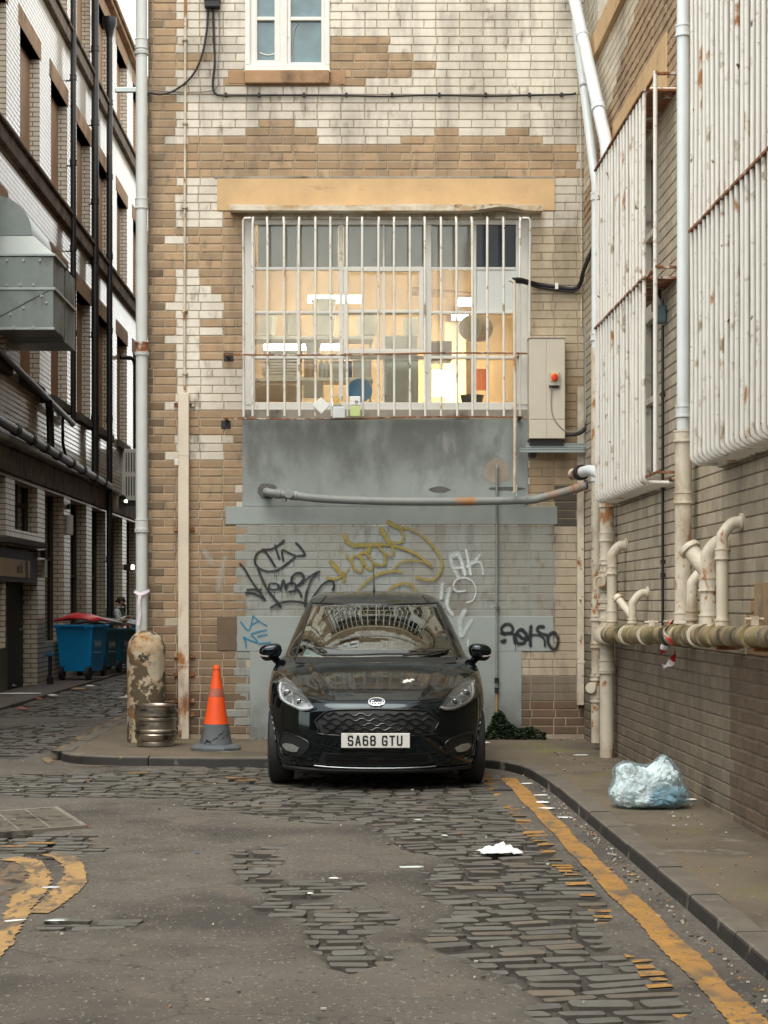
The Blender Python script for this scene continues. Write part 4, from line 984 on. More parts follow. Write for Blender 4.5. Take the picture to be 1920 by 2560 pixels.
# headlights
hl = [z1(*p, .30) for p in ((186,722),(205,708),(250,716),(310,745),(370,788),(420,838),(434,853),(395,872),(345,874),(285,856),(228,830),(198,795))]
hl = [(x, z) for x, z in hl]
HOUS = pm('headlight_housing', (.42, .425, .43), .2, .7, var=.2)
for s in (0, 1):
    fx = (lambda p: mirror(p)) if s else (lambda p: p); sg_ = -1 if s else 1
    h = cbuild(patch(fx(hl), .004, .02), 'headlight', HOUS, smooth=40)
    drl = [z1(*p, .30) for p in ((203,738),(204,780),(232,822),(288,846),(345,860),(392,860),(424,850))]
    strip([(sg_*x, z) for x, z in [z1(*p, .30) for p in ((212,735),(255,737),(312,764),(368,803),(420,846))]], .005, .014, m=SILVER, name='reflector_edge', parent=h)
    strip([(sg_*x, z) for x, z in drl], .0095, .012, m=pm('daylight_strip', (.88, .89, .9), .25, .2, var=.02), name='daylight_strip', parent=h)
    strip([(sg_*x, z) for x, z in [z1(*p, .30) for p in ((292,770),(294,810),(296,845))]], .006, .012, m=SILVER, name='divider', parent=h)
    strip([(sg_*x, z) for x, z in [z1(*p, .28) for p in ((300,775),(350,800),(400,845))]], .006, .012, m=SILVER, name='reflector_edge', parent=h)
    for (px, pz_, r_) in ((250, 785, .036), (330, 822, .024)):
        c = z1(px, pz_, .30); x, z = sg_*c[0], c[1]; q = Vector((x, Fy(x, z)-.004, z)); M = Matrix.Translation(q) @ Matrix.Rotation(R(90), 4, 'X')
        mb = MB(); mb.lathe([(r_, -.02), (r_, .012), (r_*.86, .014), (r_*.8, .006)], 24, M, False); cbuild(mb, 'projector_ring', SILVER, h, smooth=40)
        mb = MB(); mb.lathe([(r_*.8, .004), (r_*.6, .012), (r_*.3, .016), (.001, .017)], 24, M, False); cbuild(mb, 'projector_lens', pm('projector_glass', (.03, .035, .04), .05, var=.02, coat=1), h, smooth=60)
    cbuild(patch(fx(hl), .026, .02, rim=.022), 'lens', LENS, h, smooth=60)
    strip([*fx(hl), fx(hl)[0]], .004, .02, m=GBLACK, name='surround', parent=h)
# fog lamps in their corner pockets
for s in (0, 1):
    fx = (lambda p: mirror(p)) if s else (lambda p: p); sg_ = -1 if s else 1
    pk = [z1(*p, .22) for p in ((208,1050),(235,1030),(330,1045),(395,1085),(375,1135),(330,1165),(225,1160),(200,1110))]
    fg = cbuild(patch(fx(pk), .003, .03), 'fog_lamp', MBLACK)
    strip([*fx(pk), fx(pk)[0]], .008, .004, m=GBLACK, name='surround', parent=fg)
    ln = [z1(*p, .22) for p in ((226,1105),(245,1095),(285,1098),(330,1118),(322,1140),(290,1146),(250,1140),(228,1122))]
    cbuild(patch(fx(ln), .014, .015), 'lens', pm('fog_lens', (.33, .34, .33), .12, .5, var=.25, vs=30, coat=1), fg)
# lower intake and splitter
lo = [z1(*p, .07) for p in ((480,1150),(1155,1150),(1185,1205),(1150,1226),(480,1226),(450,1205))]
li = cbuild(patch(lo, .003, .03), 'lower_intake', MBLACK)
for zz_ in (1162, 1178, 1194, 1210):
    mb = MB(); P = [z1(x, zz_, .05) for x in range(490, 1160, 30)]; mb.tube([Vector((p[0], Fy(*p)-.008, p[1])) for p in P], .004, 6); cbuild(mb, 'intake_slat', GBLACK, li)
mb = MB(); c0, c1 = z1(762, 1200, .05), z1(872, 1160, .05); mb.box(c0[0], c1[0], Fy(0, c0[1])-.013, .1, c0[1], c1[1]); cbuild(mb, 'sensor_block', GBLACK, li, bevel=.004)
sp = [z1(x, z, .06) for x, z in ((425,1236),(520,1241),(700,1245),(820,1246),(960,1245),(1100,1242),(1197,1238))]
strip(sp, .0065, .012, m=pm('dull_chrome', (.42, .44, .45), .25, 1.0), name='chrome_strip')
mb = MB(); P = []
for k in range(41):
    x = -.74+1.48*k/40; y = Fy(x, .2); P.append([(x, y-.012, .200), (x, y-.016, .185), (x, y+.01, .165), (x, y+.2, .16)])
mb.grid(P); cbuild(mb, 'splitter', MBLACK, smooth=40)
for s in (-1, 1): strip([(s*x, z) for x, z in ((.62, .30), (.69, .27), (.74, .30), (.765, .40))], .007, .006, m=GBLACK, name='bumper_crease')
# door mirrors
for s in (-1, 1):
    mb = MB(); nU, nV = 20, 12; P = []
    for i in range(nU):
        row = []
        for j in range(nV+1):
            a, b = 2*math.pi*i/nU, -math.pi/2+math.pi*j/nV
            ca, sa, cb, sb = math.cos(a), math.sin(a), math.cos(b), math.sin(b); sp_ = lambda q: math.copysign(abs(q)**.72, q)
            x = .098*sp_(ca)*abs(cb)**.6; z = .072*sp_(sa)*abs(cb)**.6; y = .075*sp_(sb)
            z += .012*(x/.1)*s*-1; tw = 1-.22*(1 if z < 0 else 0)*abs(z)/.07
            row.append((s*.885+x*tw, 1.60+y+.03*abs(x), 1.00+z))
        P.append(row)
    P.append(P[0]); mb.grid(P); mr_ = cbuild(mb, 'door_mirror', PAINT, smooth=60); weld(mr_)
    mb = MB(); mb.tube(smoothpath([(s*.86, 1.62, .955), (s*.83, 1.64, .925), (s*.79, 1.68, .895), (s*.74, 1.74, .885)]), [.032]*18+[.03], 10); cbuild(mb, 'stalk', GBLACK, mr_, smooth=50)
    mb = MB(); mb.tube(smoothpath([(s*.975, 1.565, .985), (s*.95, 1.53, .972), (s*.90, 1.521, .968)]), .006, 6); cbuild(mb, 'indicator', pm('indicator', (.30, .27, .24), .2, var=.05), mr_)
# side glass
for s in (-1, 1):
    for (ya, yb_) in ((1.93, 2.53), (2.61, 3.42)):
        P = []
        for k in range(9):
            z = 1.0+.365*k/8; a = max(ya+(z-1.0)*1.15 if ya < 2 else ya, ymf(z)-.25); b = yb_ if yb_ < 3 else yb_-(z-1)*.45
            P.append([(s*(wd(z)*.999-.006), a+(b-a)*j/8, z) for j in range(9)])
        mb = MB(); mb.grid(P if s > 0 else [r[::-1] for r in P]); cbuild(mb, 'side_window', CGLASS, smooth=60)
# wheels
for yc in WCX.values():
    for s in (-1, 1):
        M = Matrix.Translation((s*.76, yc, .312)) @ Matrix.Rotation(R(90), 4, 'Y')
        w = MB(); w.lathe([(.20, -.095), (.26, -.10), (.300, -.085), (.311, -.06), (.312, 0), (.311, .06), (.300, .085), (.26, .10), (.20, .095)], 48, M, False); wh = cbuild(w, 'wheel', RUBBER, smooth=40)
        w = MB(); w.lathe([(.205, -.09), (.20, 0), (.205, .09)], 48, M, False)
        for k in range(5):
            a = 2*math.pi*k/5; A = M @ Matrix.Rotation(a, 4, 'Z'); w.box(.03, .205, -.028, .028, s*.05-.012, s*.05+.012, None, A)
        w.lathe([(.06, s*.03), (.055, s*.075), (.001, s*.078)], 24, M, False); cbuild(w, 'rim', SILVER, wh)
# cabin seen through the glass
mb = MB(); mb.box(-.66, .66, 1.30, 1.95, .90, .925); mb.box(-.65, .65, 1.75, 2.05, .80, .955); cbuild(mb, 'dashboard', MBLACK, bevel=.02)
mb = MB(); mb.box(-.68, .68, 1.3, 3.8, .35, .37); cbuild(mb, 'floor_pan', MBLACK)
for s in (-1, 1):
    for yc in (2.45, 3.2):
        mb = MB(); mb.box(s*.36-.24, s*.36+.24, yc, yc+.14, .5, 1.06); mb.box(s*.36-.13, s*.36+.13, yc+.03, yc+.13, 1.10, 1.26); mb.tube([(s*.36-.05, yc+.08, 1.05), (s*.36-.05, yc+.08, 1.12)], .008); mb.tube([(s*.36+.05, yc+.08, 1.05), (s*.36+.05, yc+.08, 1.12)], .008)
        cbuild(mb, 'seat', pm('seat_fabric', (.03, .03, .03), .9, var=.2), bevel=.03)
mb = MB(); M = Matrix.Translation((-.36, 2.05, .98)) @ Matrix.Rotation(R(65), 4, 'X')
mb.tube([M @ Vector((.18*math.cos(2*math.pi*k/28), .18*math.sin(2*math.pi*k/28), 0)) for k in range(29)], .014, 8); mb.box(-.17, .17, -.02, .02, -.015, .005, None, M); cbuild(mb, 'steering_wheel', MBLACK, smooth=50)
mb = MB(); mb.box(-.12, .12, 1.99, 2.02, 1.255, 1.32); mb.tube([(0, 2.0, 1.31), (0, 1.98, 1.37)], .012); cbuild(mb, 'cabin_mirror', MBLACK, bevel=.01)
mb = MB(); a = [(-.62, .975), (-.40, .985), (-.44, 1.00), (-.53, 1.03), (-.575, 1.055), (-.60, 1.02)]
mb.face([tuple(Vector((x, Fy(x, z), z))-Nrm(x, z)*.012) for x, z in a]); pp = cbuild(mb, 'paper', pm('white_paper', (.8, .8, .8), .7, var=.03))
pp.modifiers.new('thick', 'SOLIDIFY').thickness = .001
# bird dropping on the bonnet
for n_, (x, z, r_) in enumerate(((.235, .835, .018), (.275, .842, .010), (.215, .826, .008))):
    poly = [(x+r_*(1+.5*math.sin(k*3+n_))*math.cos(k*math.pi/6)*1.6, z+r_*.5*(1+.4*math.cos(k*2.3+n_))*math.sin(k*math.pi/6)) for k in range(12)]
    mb = patch(poly, .0155, .02, .01, .001); cbuild(mb, 'bird_dropping', pm('dropping', (.62, .6, .55), .8, var=.2))
# ================================================================ THINGS
def axis_M(p, d): return Matrix.Translation(Vector(p)) @ Vector(d).normalized().to_track_quat('Z', 'Y').to_matrix().to_4x4()
def collar(mb, p, d, r, ln=.06, lip=.012):
    M = axis_M(p, d); h = ln/2
    mb.lathe([(r*.98, -h), (r+lip, -h), (r+lip, -h+.012), (r+lip*.6, -h+.014), (r+lip*.6, h-.014), (r+lip, h-.012), (r+lip, h), (r*.98, h)], 20, M, False)
def pipe(name, label, cat, path, r, m, collars=(), cm=None, group=None, n=16, smooth=True):
    """a run of pipe as one thing: the tube plus its collars, each collar (point, direction, length, lip)"""
    t = thing(name, label, cat, path[0], group)
    mb = MB(); mb.tube(path, r, n); mb.build('pipe', m, t, smooth=50)
    rr = r if isinstance(r, (int, float)) else r[0]
    for c in collars:
        mb = MB(); collar(mb, c[0], c[1], c[4] if len(c) > 4 else rr, c[2], c[3]); mb.build('collar', c[5] if len(c) > 5 else (cm or m), t, smooth=40)
    return t
def arc(c, a, b, r, k=8):
    "quarter bend: from c+a*r to c+b*r round the corner c+(a+b)*r ... centre c"
    c, a, b = Vector(c), Vector(a), Vector(b); return [c+(a*math.cos(t*math.pi/2/k)+b*math.sin(t*math.pi/2/k))*r for t in range(k+1)]
UP = (0, 0, 1)
# ---------------------------------------------------------------- graffiti on the wall
def ribbon_wall(mb, pts, w, d, k=5, frame=None, soft=.25):
    P = smoothpath([(x, 0, z) for x, z in pts], k); n = len(P); fr = frame or frB; rows = []; wi, wo_ = w*(1-soft)/2, w*(1+soft)/2
    def row(c, nn, s_, a): return [(c+nn*wo_*s_, 0), (c+nn*wi*s_, a), (c-nn*wi*s_, a), (c-nn*wo_*s_, 0)]
    for i in range(n):
        t = (P[min(i+1, n-1)]-P[max(i-1, 0)]); t = t.normalized() if t.length > 1e-9 else Vector((1, 0, 0)); nn = Vector((-t.z, 0, t.x))
        s_ = 1+.22*noise.noise(P[i]*9); a = .82+.35*noise.noise(P[i]*5+Vector((3, 1, 7)))
        if i == 0: rows += [row(P[0]-t*wo_*.95, nn, .35, 0), row(P[0]-t*wi*.6, nn, .8*s_, a)]
        rows.append(row(P[i], nn, s_, a))
        if i == n-1: rows += [row(P[i]+t*wi*.6, nn, .8*s_, a), row(P[i]+t*wo_*.95, nn, .35, 0)]
    i = len(mb.v)
    for q, r_ in enumerate(rows):
        for p, a in r_: mb.v.append(tuple(fr(p.x, p.z, d+q*.00001)))
    for q in range(len(rows)-1):
        for j in range(3):
            al = [rows[q][j][1], rows[q][j+1][1], rows[q+1][j+1][1], rows[q+1][j][1]]
            mb.idx((i+q*4+j, i+q*4+j+1, i+q*4+5+j, i+q*4+4+j), np.array([[1, 1, 1, v] for v in al]))
def tagger(name, strokes, sc, ox, oy, w, m, label, d=.0185, drips=(), soft=.25):
    mb = MB()
    for si, s_ in enumerate(strokes):
        ww = w
        if isinstance(s_, tuple): s_, ww = s_
        ribbon_wall(mb, [(bx(ox+p[0]/sc), bz(oy+p[1]/sc)) for p in s_], ww/sc*YW/F, d+si*.0006, soft=soft)
    for k, (x, y0, y1) in enumerate(drips): ribbon_wall(mb, [(bx(ox+x/sc), bz(oy+y0/sc)), (bx(ox+x/sc), bz(oy+y1/sc))], 7/sc*YW/F, d+.02+k*.0002-.02)
    return mb.build(name, m, bb, label=label)
def spray(name, colr, amt):
    m = pm(name, colr, .6, var=.2, vs=12); nt = m.node_tree; N, L = nt.nodes, nt.links; b = N['Principled BSDF']
    at = N.new('ShaderNodeAttribute'); at.attribute_name = 'Col'; tc = N.new('ShaderNodeTexCoord'); nz = N.new('ShaderNodeTexNoise'); nz.inputs['Scale'].default_value = 38; nz.inputs['Detail'].default_value = 4
    L.new(tc.outputs['Object'], nz.inputs['Vector']); mr = N.new('ShaderNodeMapRange'); L.new(nz.outputs['Fac'], mr.inputs[0])
    for k, v in zip((1, 2, 3, 4), (.30, .62, amt*.70, amt)): mr.inputs[k].default_value = v
    mu = N.new('ShaderNodeMath'); mu.operation = 'MULTIPLY'; mu.use_clamp = True; L.new(at.outputs['Alpha'], mu.inputs[0]); L.new(mr.outputs[0], mu.inputs[1]); L.new(mu.outputs[0], b.inputs['Alpha']); return m
INK = spray('black_spray', (.012, .016, .02), 1.35); YSP = spray('olive_yellow_spray', (.28, .215, .045), 1.25); BSP = spray('blue_spray', (.02, .20, .36), 1.0); WSP = spray('white_spray', (.60, .66, .65), .95)
tagger('graffiti', [[(640,690),(560,560),(500,480),(440,458),(380,490),(345,560),(345,640),(400,710),(500,757),(600,757),(690,740)], [(670,745),(760,690),(850,620),(930,555)], [(450,437),(560,437),(640,405),(720,350),(770,305)],
    ([(640,375),(670,480),(700,565)],34), [(760,600),(745,450),(850,490),(960,538)], [(945,340),(1010,400),(1060,470),(1075,522),(980,530)], [(120,650),(180,715),(260,850),(330,960),(420,1080),(490,1180)],
    [(205,1075),(300,1082),(400,1122),(490,1172)], [(230,1035),(330,1028),(430,1032)], ([(385,720),(430,830),(490,960),(540,1050),(620,1150),(720,1280)],38), [(545,1010),(560,950),(640,940),(680,962),(680,1020),(600,1032),(548,1010)],
    [(690,960),(720,1030),(760,890),(800,1030)], [(800,1000),(830,950),(900,935),(945,965),(930,1045),(850,1062)], ([(880,930),(890,850),(960,788),(1040,800),(1062,870),(1000,950),(940,1000),(1000,1060),(1030,1130)],36),
    [(1000,960),(1100,880),(1220,800),(1300,765)], [(1270,772),(1180,880),(1130,1000),(1095,1120),(1085,1280)], [(580,1300),(680,1240),(850,1205),(1000,1215),(1130,1242)], [(1200,1145),(1260,1060),(1340,960),(1430,905),(1500,920),(1512,980),(1490,1040)]],
    5.925, 580, 1300, 31, INK, 'black scrawled two line tag left of the car', drips=[(630,760,860),(660,760,905),(690,760,830),(215,1085,1130),(240,1090,1130),(500,1060,1110),(630,1060,1130),(740,1060,1160),(830,1065,1150),(870,1070,1140),(930,1060,1110),(1290,800,885)])
tagger('graffiti', [[(130,1510),(250,1635),(315,1420)], [(315,1420),(400,1500),(515,1565)], [(290,1552),(385,1500)], [(210,1890),(200,1790),(170,1735),(270,1780),(380,1812),(340,1750),(290,1690),(390,1655),(510,1630)], [(385,1725),(515,1692)], [(400,1830),(570,1812)]],
    5.925, 580, 1300, 24, BSP, 'small blue tag near the left edge of the paint')
tagger('graffiti', [([(140,645),(200,710),(260,780),(310,830)],58), ([(290,800),(315,850),(305,900)],34), ([(90,855),(180,872),(280,832)],34), ([(300,810),(345,780),(375,730)],18), ([(340,555),(400,640),(440,720),(500,780)],34), ([(500,780),(540,770),(550,700),(530,600)],28), ([(420,650),(425,590),(470,562),(530,600),(570,680)],28),
    ([(520,545),(560,640),(600,710),(650,752),(682,720),(682,640)],28), ([(520,540),(580,525),(640,580),(690,650),(760,692)],34), ([(740,690),(830,680),(848,610),(830,540),(760,450)],30), ([(625,520),(640,450)],52), ([(330,300),(345,370),(430,430),(500,435)],52), ([(490,432),(600,428),(700,425),(790,425)],52), ([(780,420),(880,428),(1000,450),(1150,500),(1300,580),(1450,715)],34),
    ([(790,220),(840,310),(900,400)],60), ([(900,390),(950,500),(930,560),(860,550),(780,470)],28), ([(885,125),(960,175),(1060,215)],50), ([(1000,200),(1060,250),(1085,330),(1040,400),(930,388)],28), ([(1050,205),(1150,220),(1270,275),(1400,375),(1520,520),(1575,650),(1555,780),(1480,870),(1370,880),(1240,840)],30),
    ([(950,745),(1020,670),(1120,632),(1250,632),(1350,650),(1440,705)],24), ([(500,1010),(580,920),(720,820),(900,772),(1060,770)],30), ([(890,1010),(980,950),(1100,925),(1190,950),(1245,1030)],34)],
    5.184, 800, 1280, 40, YSP, 'looping olive yellow tag above the car roof')
tagger('graffiti', [([(325,410),(245,260),(230,150),(290,120)],44), ([(260,150),(320,130),(360,220),(400,370)],44), ([(255,295),(375,285)],34), ([(410,70),(440,200),(470,370)],36), ([(580,135),(500,230),(430,275)],34), ([(470,240),(585,225),(620,365)],30), ([(400,408),(490,455),(535,560),(500,680),(420,715)],18), ([(400,408),(300,435),(258,510),(295,575),(400,572)],22),
    ([(125,490),(110,660)],44), ([(215,545),(180,740),(250,860)],44), ([(400,810),(340,950),(355,1120)],52), ([(485,920),(410,1040),(360,1120)],40), ([(440,1165),(435,1250)],18), ([(-360,-50),(-340,-20)],10)], 4.879, 1080, 1360, 34, WSP, 'white AK tag with runs above the wing mirror', soft=.6)
tagger('graffiti', [[(880,1105),(845,1040),(885,985),(950,985),(985,1035),(955,1085),(870,1092)], [(840,1090),(985,1095),(1005,1150),(1015,1210)], [(850,1180),(890,1168),(882,1200),(852,1192)], [(1090,1042),(1150,1110),(1125,1200),(1050,1210),(1015,1140),(1050,1060),(1095,1042)],
    [(1040,1095),(1100,1150),(1170,1150),(1200,1120)], [(1205,1000),(1195,1140),(1200,1240)], [(1360,1008),(1300,1010),(1280,1050),(1330,1090),(1400,1112)], ([(1200,1112),(1300,1112),(1365,1160),(1375,1245)],26), [(1480,1080),(1535,1140),(1520,1250),(1480,1285),(1420,1220),(1410,1140),(1450,1090),(1495,1080)]],
    4.879, 1080, 1360, 38, INK, 'bold black Rolso tag beside the thin grey conduit', drips=[(1018,1210,1300), (1048,1200,1260)], soft=.55)
tagger('graffiti', [([(785,265),(850,370)],34), ([(965,325),(935,420),(905,600)],40)], 3.402, 280, 1300, 30, spray('thin_white_spray', (.55, .60, .58), .42), 'white paint smears on the bare bricks', soft=.95)
# ---------------------------------------------------------------- window grille over the kitchen window
gt = thing('window_grille', 'white painted bar grille with two rusty rails over the kitchen window', 'window bars', (0, YW-.2, bz(1045)))
YB = YW-.2; gu = lambda u: (u-CX)*YB/F; gv = lambda v: HC+(CY-v)*YB/F
for x in (123,188,260,323,395,460,531,597,667,734,803,868,938,1005,1073,1137,1208,1278):
    u = 560+x/1.728; mb = MB(); j = random.uniform(-.008, .008)
    mb.tube([(gu(u)+j, YB+.05, gv(541)), (gu(u)+j, YB+.006, gv(546)), (gu(u)+j*.3, YB, gv(560)), (gu(u), YB, gv(720)), (gu(u)+random.uniform(0, .012), YB, gv(1040))], .0125, 10); mb.build('bar', mat['bar'], gt, smooth=60)
for x, s in ((83, -1), (1322, 1)):
    u = 560+x/1.728; mb = MB(); vb = 1040 if s < 0 else 842
    mb.tube([(gu(u-s*20), YB-.01, gv(546)), (gu(u-s*4), YB-.01, gv(546)), (gu(u), YB, gv(552)), (gu(u), YB+.06, gv(700)), (gu(u), YB+.08, gv(vb))], .013, 10); mb.build('bar', mat['bar'], gt, smooth=60)
for v, u0, u1 in ((886, 562, 1318), (1045.5, 558, 1316)):
    mb = MB(); P = [[(gu(u0+(u1-u0)*k/30), YB+d, gv(v+2.5*math.sin(k*.2)-k*.05)+z+.002*noise.noise(Vector((k*.7, v, d)))) for d, z in ((-.019, -.006), (.019, -.006), (.019, .006), (-.019, .006), (-.019, -.006))] for k in range(31)]
    mb.grid(P); mb.face(P[0][:4]); mb.face(P[-1][:4]); mb.build('rail', mat['rust'], gt)
    for u in (u0+6, 1300): mb = MB(); mb.box(gu(u)-.015, gu(u)+.015, YB, YW+.02, gv(v)-.006, gv(v)+.006); mb.build('bracket', mat['rust'], gt)
# tubs hung on the grille
TUB = glassmat('clear_plastic', (.82, .84, .80), .15, 1.45, 1.5); WPL = pm('white_plastic', (.70, .70, .67), .4, var=.05)
def tub(name, label, cat, u, v, w, h, dpt, m, rot=0, lid=None, Y=None, group=None):
    Y = Y or YW-.30; c = W(u, v, Y); M = Matrix.Translation(c) @ Matrix.Rotation(rot, 4, 'Y'); t = thing(name, label, cat, c, group)
    mb = MB(); b = [(-w*.42, -h/2), (w*.42, -h/2), (w/2, h/2), (-w/2, h/2)]
    P = [[tuple(M @ Vector((x*k, y, z*k))) for x, z in b+b[:1]] for y, k in ((0, .86), (dpt*.5, .93), (dpt, 1.0), (dpt, 1.06))]
    mb.grid(P); mb.face(P[0][:4]); mb.build('tub', m, t, bevel=.004)
    if lid: mb = MB(); mb.box(-w*.52, w*.52, -.004, .006, -h*.52, h*.52, None, M); mb.build('lid', lid, t, bevel=.008)
    return t
tub('plastic_tub', 'white lidded tub tied to the grille at a slant', 'tub', 803, 1014, .115, .115, .07, TUB, R(45), WPL)
tub('plastic_tub', 'clear tub with yellow scraps tied above the white tub on the grille', 'tub', 843, 1001, .11, .10, .06, TUB)
t = thing('label_card', 'two yellow paper scraps inside the clear tub on the grille', 'paper', W(843, 1001, YW-.31))
mb = MB()
for du in (-5, 5): c = W(843+du, 1003, YW-.306); mb.box(c.x-.013, c.x+.013, c.y-.001, c.y+.001, c.z-.028, c.z+.028)
mb.build('scrap', pm('yellow_scrap', (.62, .38, .06), .7), t)
tub('plastic_tub', 'round cornered white tub low on the grille', 'tub', 847, 1031, .118, .105, .06, WPL, 0, pm('tub_face', (.55, .58, .58), .25))
t = thing('food_packet', 'food packet with white top and green base tied to the grille', 'packet', W(888, 1016, YW-.3)); c = W(888, 1016, YW-.3)
mb = MB(); mb.box(c.x-.052, c.x+.052, c.y, c.y+.05, c.z+.01, c.z+.10); mb.build('top', WPL, t, bevel=.008)
mb = MB(); mb.box(c.x-.050, c.x+.050, c.y+.002, c.y+.05, c.z-.10, c.z+.009); mb.build('base', pm('pale_green', (.50, .58, .24), .5), t, bevel=.008)
mb = MB(); P = smoothpath([(c.x+.012+.014*math.sin(a)**3, c.y-.004, c.z+.045+.012*(math.cos(a)-.35*math.cos(2*a))) for a in np.linspace(0, 2*math.pi, 14)], 2); mb.tube(P, .0025, 6); mb.build('heart_mark', mat['black'], t)
# ---------------------------------------------------------------- kitchen contents
def kbox(mb, u0, u1, v0, v1, Y, dp): a, b = W(u0, v1, Y), W(u1, v0, Y); mb.box(a.x, b.x, Y, Y+dp, a.z, b.z)
SHW = pm('white_shelf', (.70, .69, .64), .5, var=.05)
YS = YW+.75
for i, (u0, u1, v, lb_) in enumerate(((632, 932, 840, 'upper white kitchen shelf holding the white buckets'), (632, 932, 944, 'lower white kitchen shelf holding boxes and trays'))):
    t = thing('shelf', lb_, 'shelf', W((u0+u1)/2, v, YS)); mb = MB(); kbox(mb, u0, u1, v, v+9, YS-.02, .34); mb.build('board', SHW, t, bevel=.004)
    for u in (u0+4, 752, u1-6):
        mb = MB(); kbox(mb, u-3, u+3, v+9.5, v+60, YS+.1, .03); mb.build('post', SHW, t)
def bucket(u, v0, v1, wpx, Y, label, lid=True, m=None):
    c = W(u, v1, Y); h = (v1-v0)*Y/F; r = wpx/2*Y/F; t = thing('bucket', label, 'bucket', c, None); M = Matrix.Translation(c)
    mb = MB(); mb.lathe([(r*.80, .002), (r*.84, .01), (r*.96, h*.86), (r*1.0, h*.865), (r*1.0, h*.90), (r*.97, h*.905), (r*.985, h*.94)], 24, M); mb.build('pail', m or WPL, t, smooth=40)
    if lid: mb = MB(); mb.lathe([(r*1.02, h*.941), (r*1.03, h*.99), (r*.96, h), (r*.9, h*.99)], 24, M); mb.build('lid', m or WPL, t, smooth=40)
    mb = MB(); mb.tube([M @ Vector((r*1.02*math.cos(a), -r*1.02*abs(math.sin(a))*.55-.0, h*.88-abs(math.sin(a))*r*.55)) for a in np.linspace(0, math.pi, 13)], .004, 6); mb.build('handle', WPL, t)
bucket(664, 786, 839.5, 56, YS+.14, 'white bucket at the left end of the upper shelf')
bucket(810, 784, 839.5, 60, YS+.14, 'lower white bucket of the stack on the upper shelf')
bucket(810, 750, 783.6, 64, YS+.14, 'white bucket stacked on top of another bucket')
bucket(916, 780, 839.5, 56, YS+.14, 'white bucket on the upper shelf inside the casement')
bucket(727, 790, 839.5, 40, YS+.20, 'grey white bucket on the upper shelf between the others', True, pm('greyish_plastic', (.5, .5, .46), .4))
bucket(783, 858, 888, 40, YS+.1, 'small white tub with lid above the cardboard box')
t = thing('cardboard_box', 'brown cardboard box under the small white tub', 'box', W(776, 943, YS)); mb = MB(); kbox(mb, 760, 792, 889, 943.6, YS+.02, .2); mb.build('carton', pm('cardboard', (.36, .22, .10), .8, var=.1), t, bevel=.004)
mb = MB(); kbox(mb, 773, 779, 889, 943, YS+.015, .004); mb.build('tape', pm('tape', (.45, .32, .18), .4), t)
TRAY = pm('pale_trays', (.55, .50, .42), .5, var=.1)
for k in range(9):
    t = MB(); v1 = 943.6-k*7.6; a, b = W(657+random.uniform(-2, 2), v1, YS), W(752+random.uniform(-3, 3), v1-7, YS); t.box(a.x, b.x, YS+.02, YS+.28, a.z, b.z)
    tag(t.build('serving_tray', TRAY, bevel=.006), 'pale flat tray in the stack on the lower kitchen shelf', 'tray', 'trays stacked on the kitchen shelf')
t = thing('plastic_bottle_pack', 'shrink wrapped clear bottles on the lower shelf', 'bottles', W(811, 943, YS))
for du in (-7, 6):
    mb = MB(); c = W(811+du, 943.6, YS+.1); mb.lathe([(.026, .0), (.03, .02), (.03, .12), (.012, .16), (.012, .18)], 14, Matrix.Translation(c)); mb.build('bottle', pm('cloudy_plastic', (.5, .53, .52), .15, var=.2), t, smooth=40)
for (u0, u1, v0, lb_, c_) in ((832, 868, 902, 'grey carton at the middle of the lower shelf', (.42, .40, .35)), (870, 880, 902, 'narrow navy carton on the lower shelf', (.02, .03, .09)), (882, 928, 900, 'pale grey carton at the right end of the lower shelf', (.46, .46, .42))):
    mb = MB(); kbox(mb, u0, u1, v0, 943.6, YS+.03, .2); tag(mb.build('carton', pm('carton', c_, .7, var=.1), bevel=.004), lb_, 'box')
c = W(900, 976, YS-.12); mb = MB(); mb.lathe([(.125, -.008), (.128, 0), (.122, .006), (.11, .002), (.001, .001)], 36, axis_M(c, (0, -1, .12))); tag(mb.build('round_tray', pm('blue_plastic', (.0, .17, .48), .35, var=.06), smooth=40), 'round bright blue tray standing inside the kitchen window', 'tray')
mb = MB(); kbox(mb, 758, 808, 950, 993, YS-.1, .12); tag(mb.build('carton', pm('torn_carton', (.45, .42, .35), .8, var=.15), bevel=.006), 'torn pale carton below the lower shelf', 'box')
mb = MB(); kbox(mb, 640, 740, 962, 1000, YS-.05, .2); tag(mb.build('crate', pm('tan_crate', (.33, .24, .14), .7, var=.15), bevel=.006), 'tan crate at the bottom left of the kitchen window', 'crate')
t = thing('fridge', 'pale grey fridge standing right of the blue tray', 'fridge', W(1000, 1010, YS)); mb = MB(); kbox(mb, 958, 1046, 897, 1110, YS+.0, .5); mb.build('cabinet', pm('fridge_grey', (.34, .37, .34), .4, var=.05), t, bevel=.01)
mb = MB(); kbox(mb, 962, 966, 930, 985, YS-.03, .03); mb.build('handle', SHW, t)
mb = MB(); kbox(mb, 962, 1044, 838, 896.5, YS+.02, .4); o = tag(mb.build('storage_crate', pm('pale_crate', (.44, .44, .39), .5, var=.1), bevel=.012), 'pale storage crate on top of the grey fridge', 'crate')
mb = MB(); kbox(mb, 1008, 1045, 795, 837.6, YS+.05, .3); tag(mb.build('carton', pm('white_carton', (.55, .55, .50), .6), bevel=.005), 'white carton on the storage crate', 'box')
t = thing('extractor_fan', 'round dark extractor fan hanging behind the right panes', 'fan', W(1180, 820, YW+.9)); c = W(1180, 820, YW+.9)
mb = MB(); mb.lathe([(.13, -.05), (.14, 0), (.135, .25), (.11, .3)], 28, axis_M(c, (.45, .9, .1))); mb.build('housing', pm('fan_grey', (.24, .20, .15), .5, var=.2), t, smooth=40)
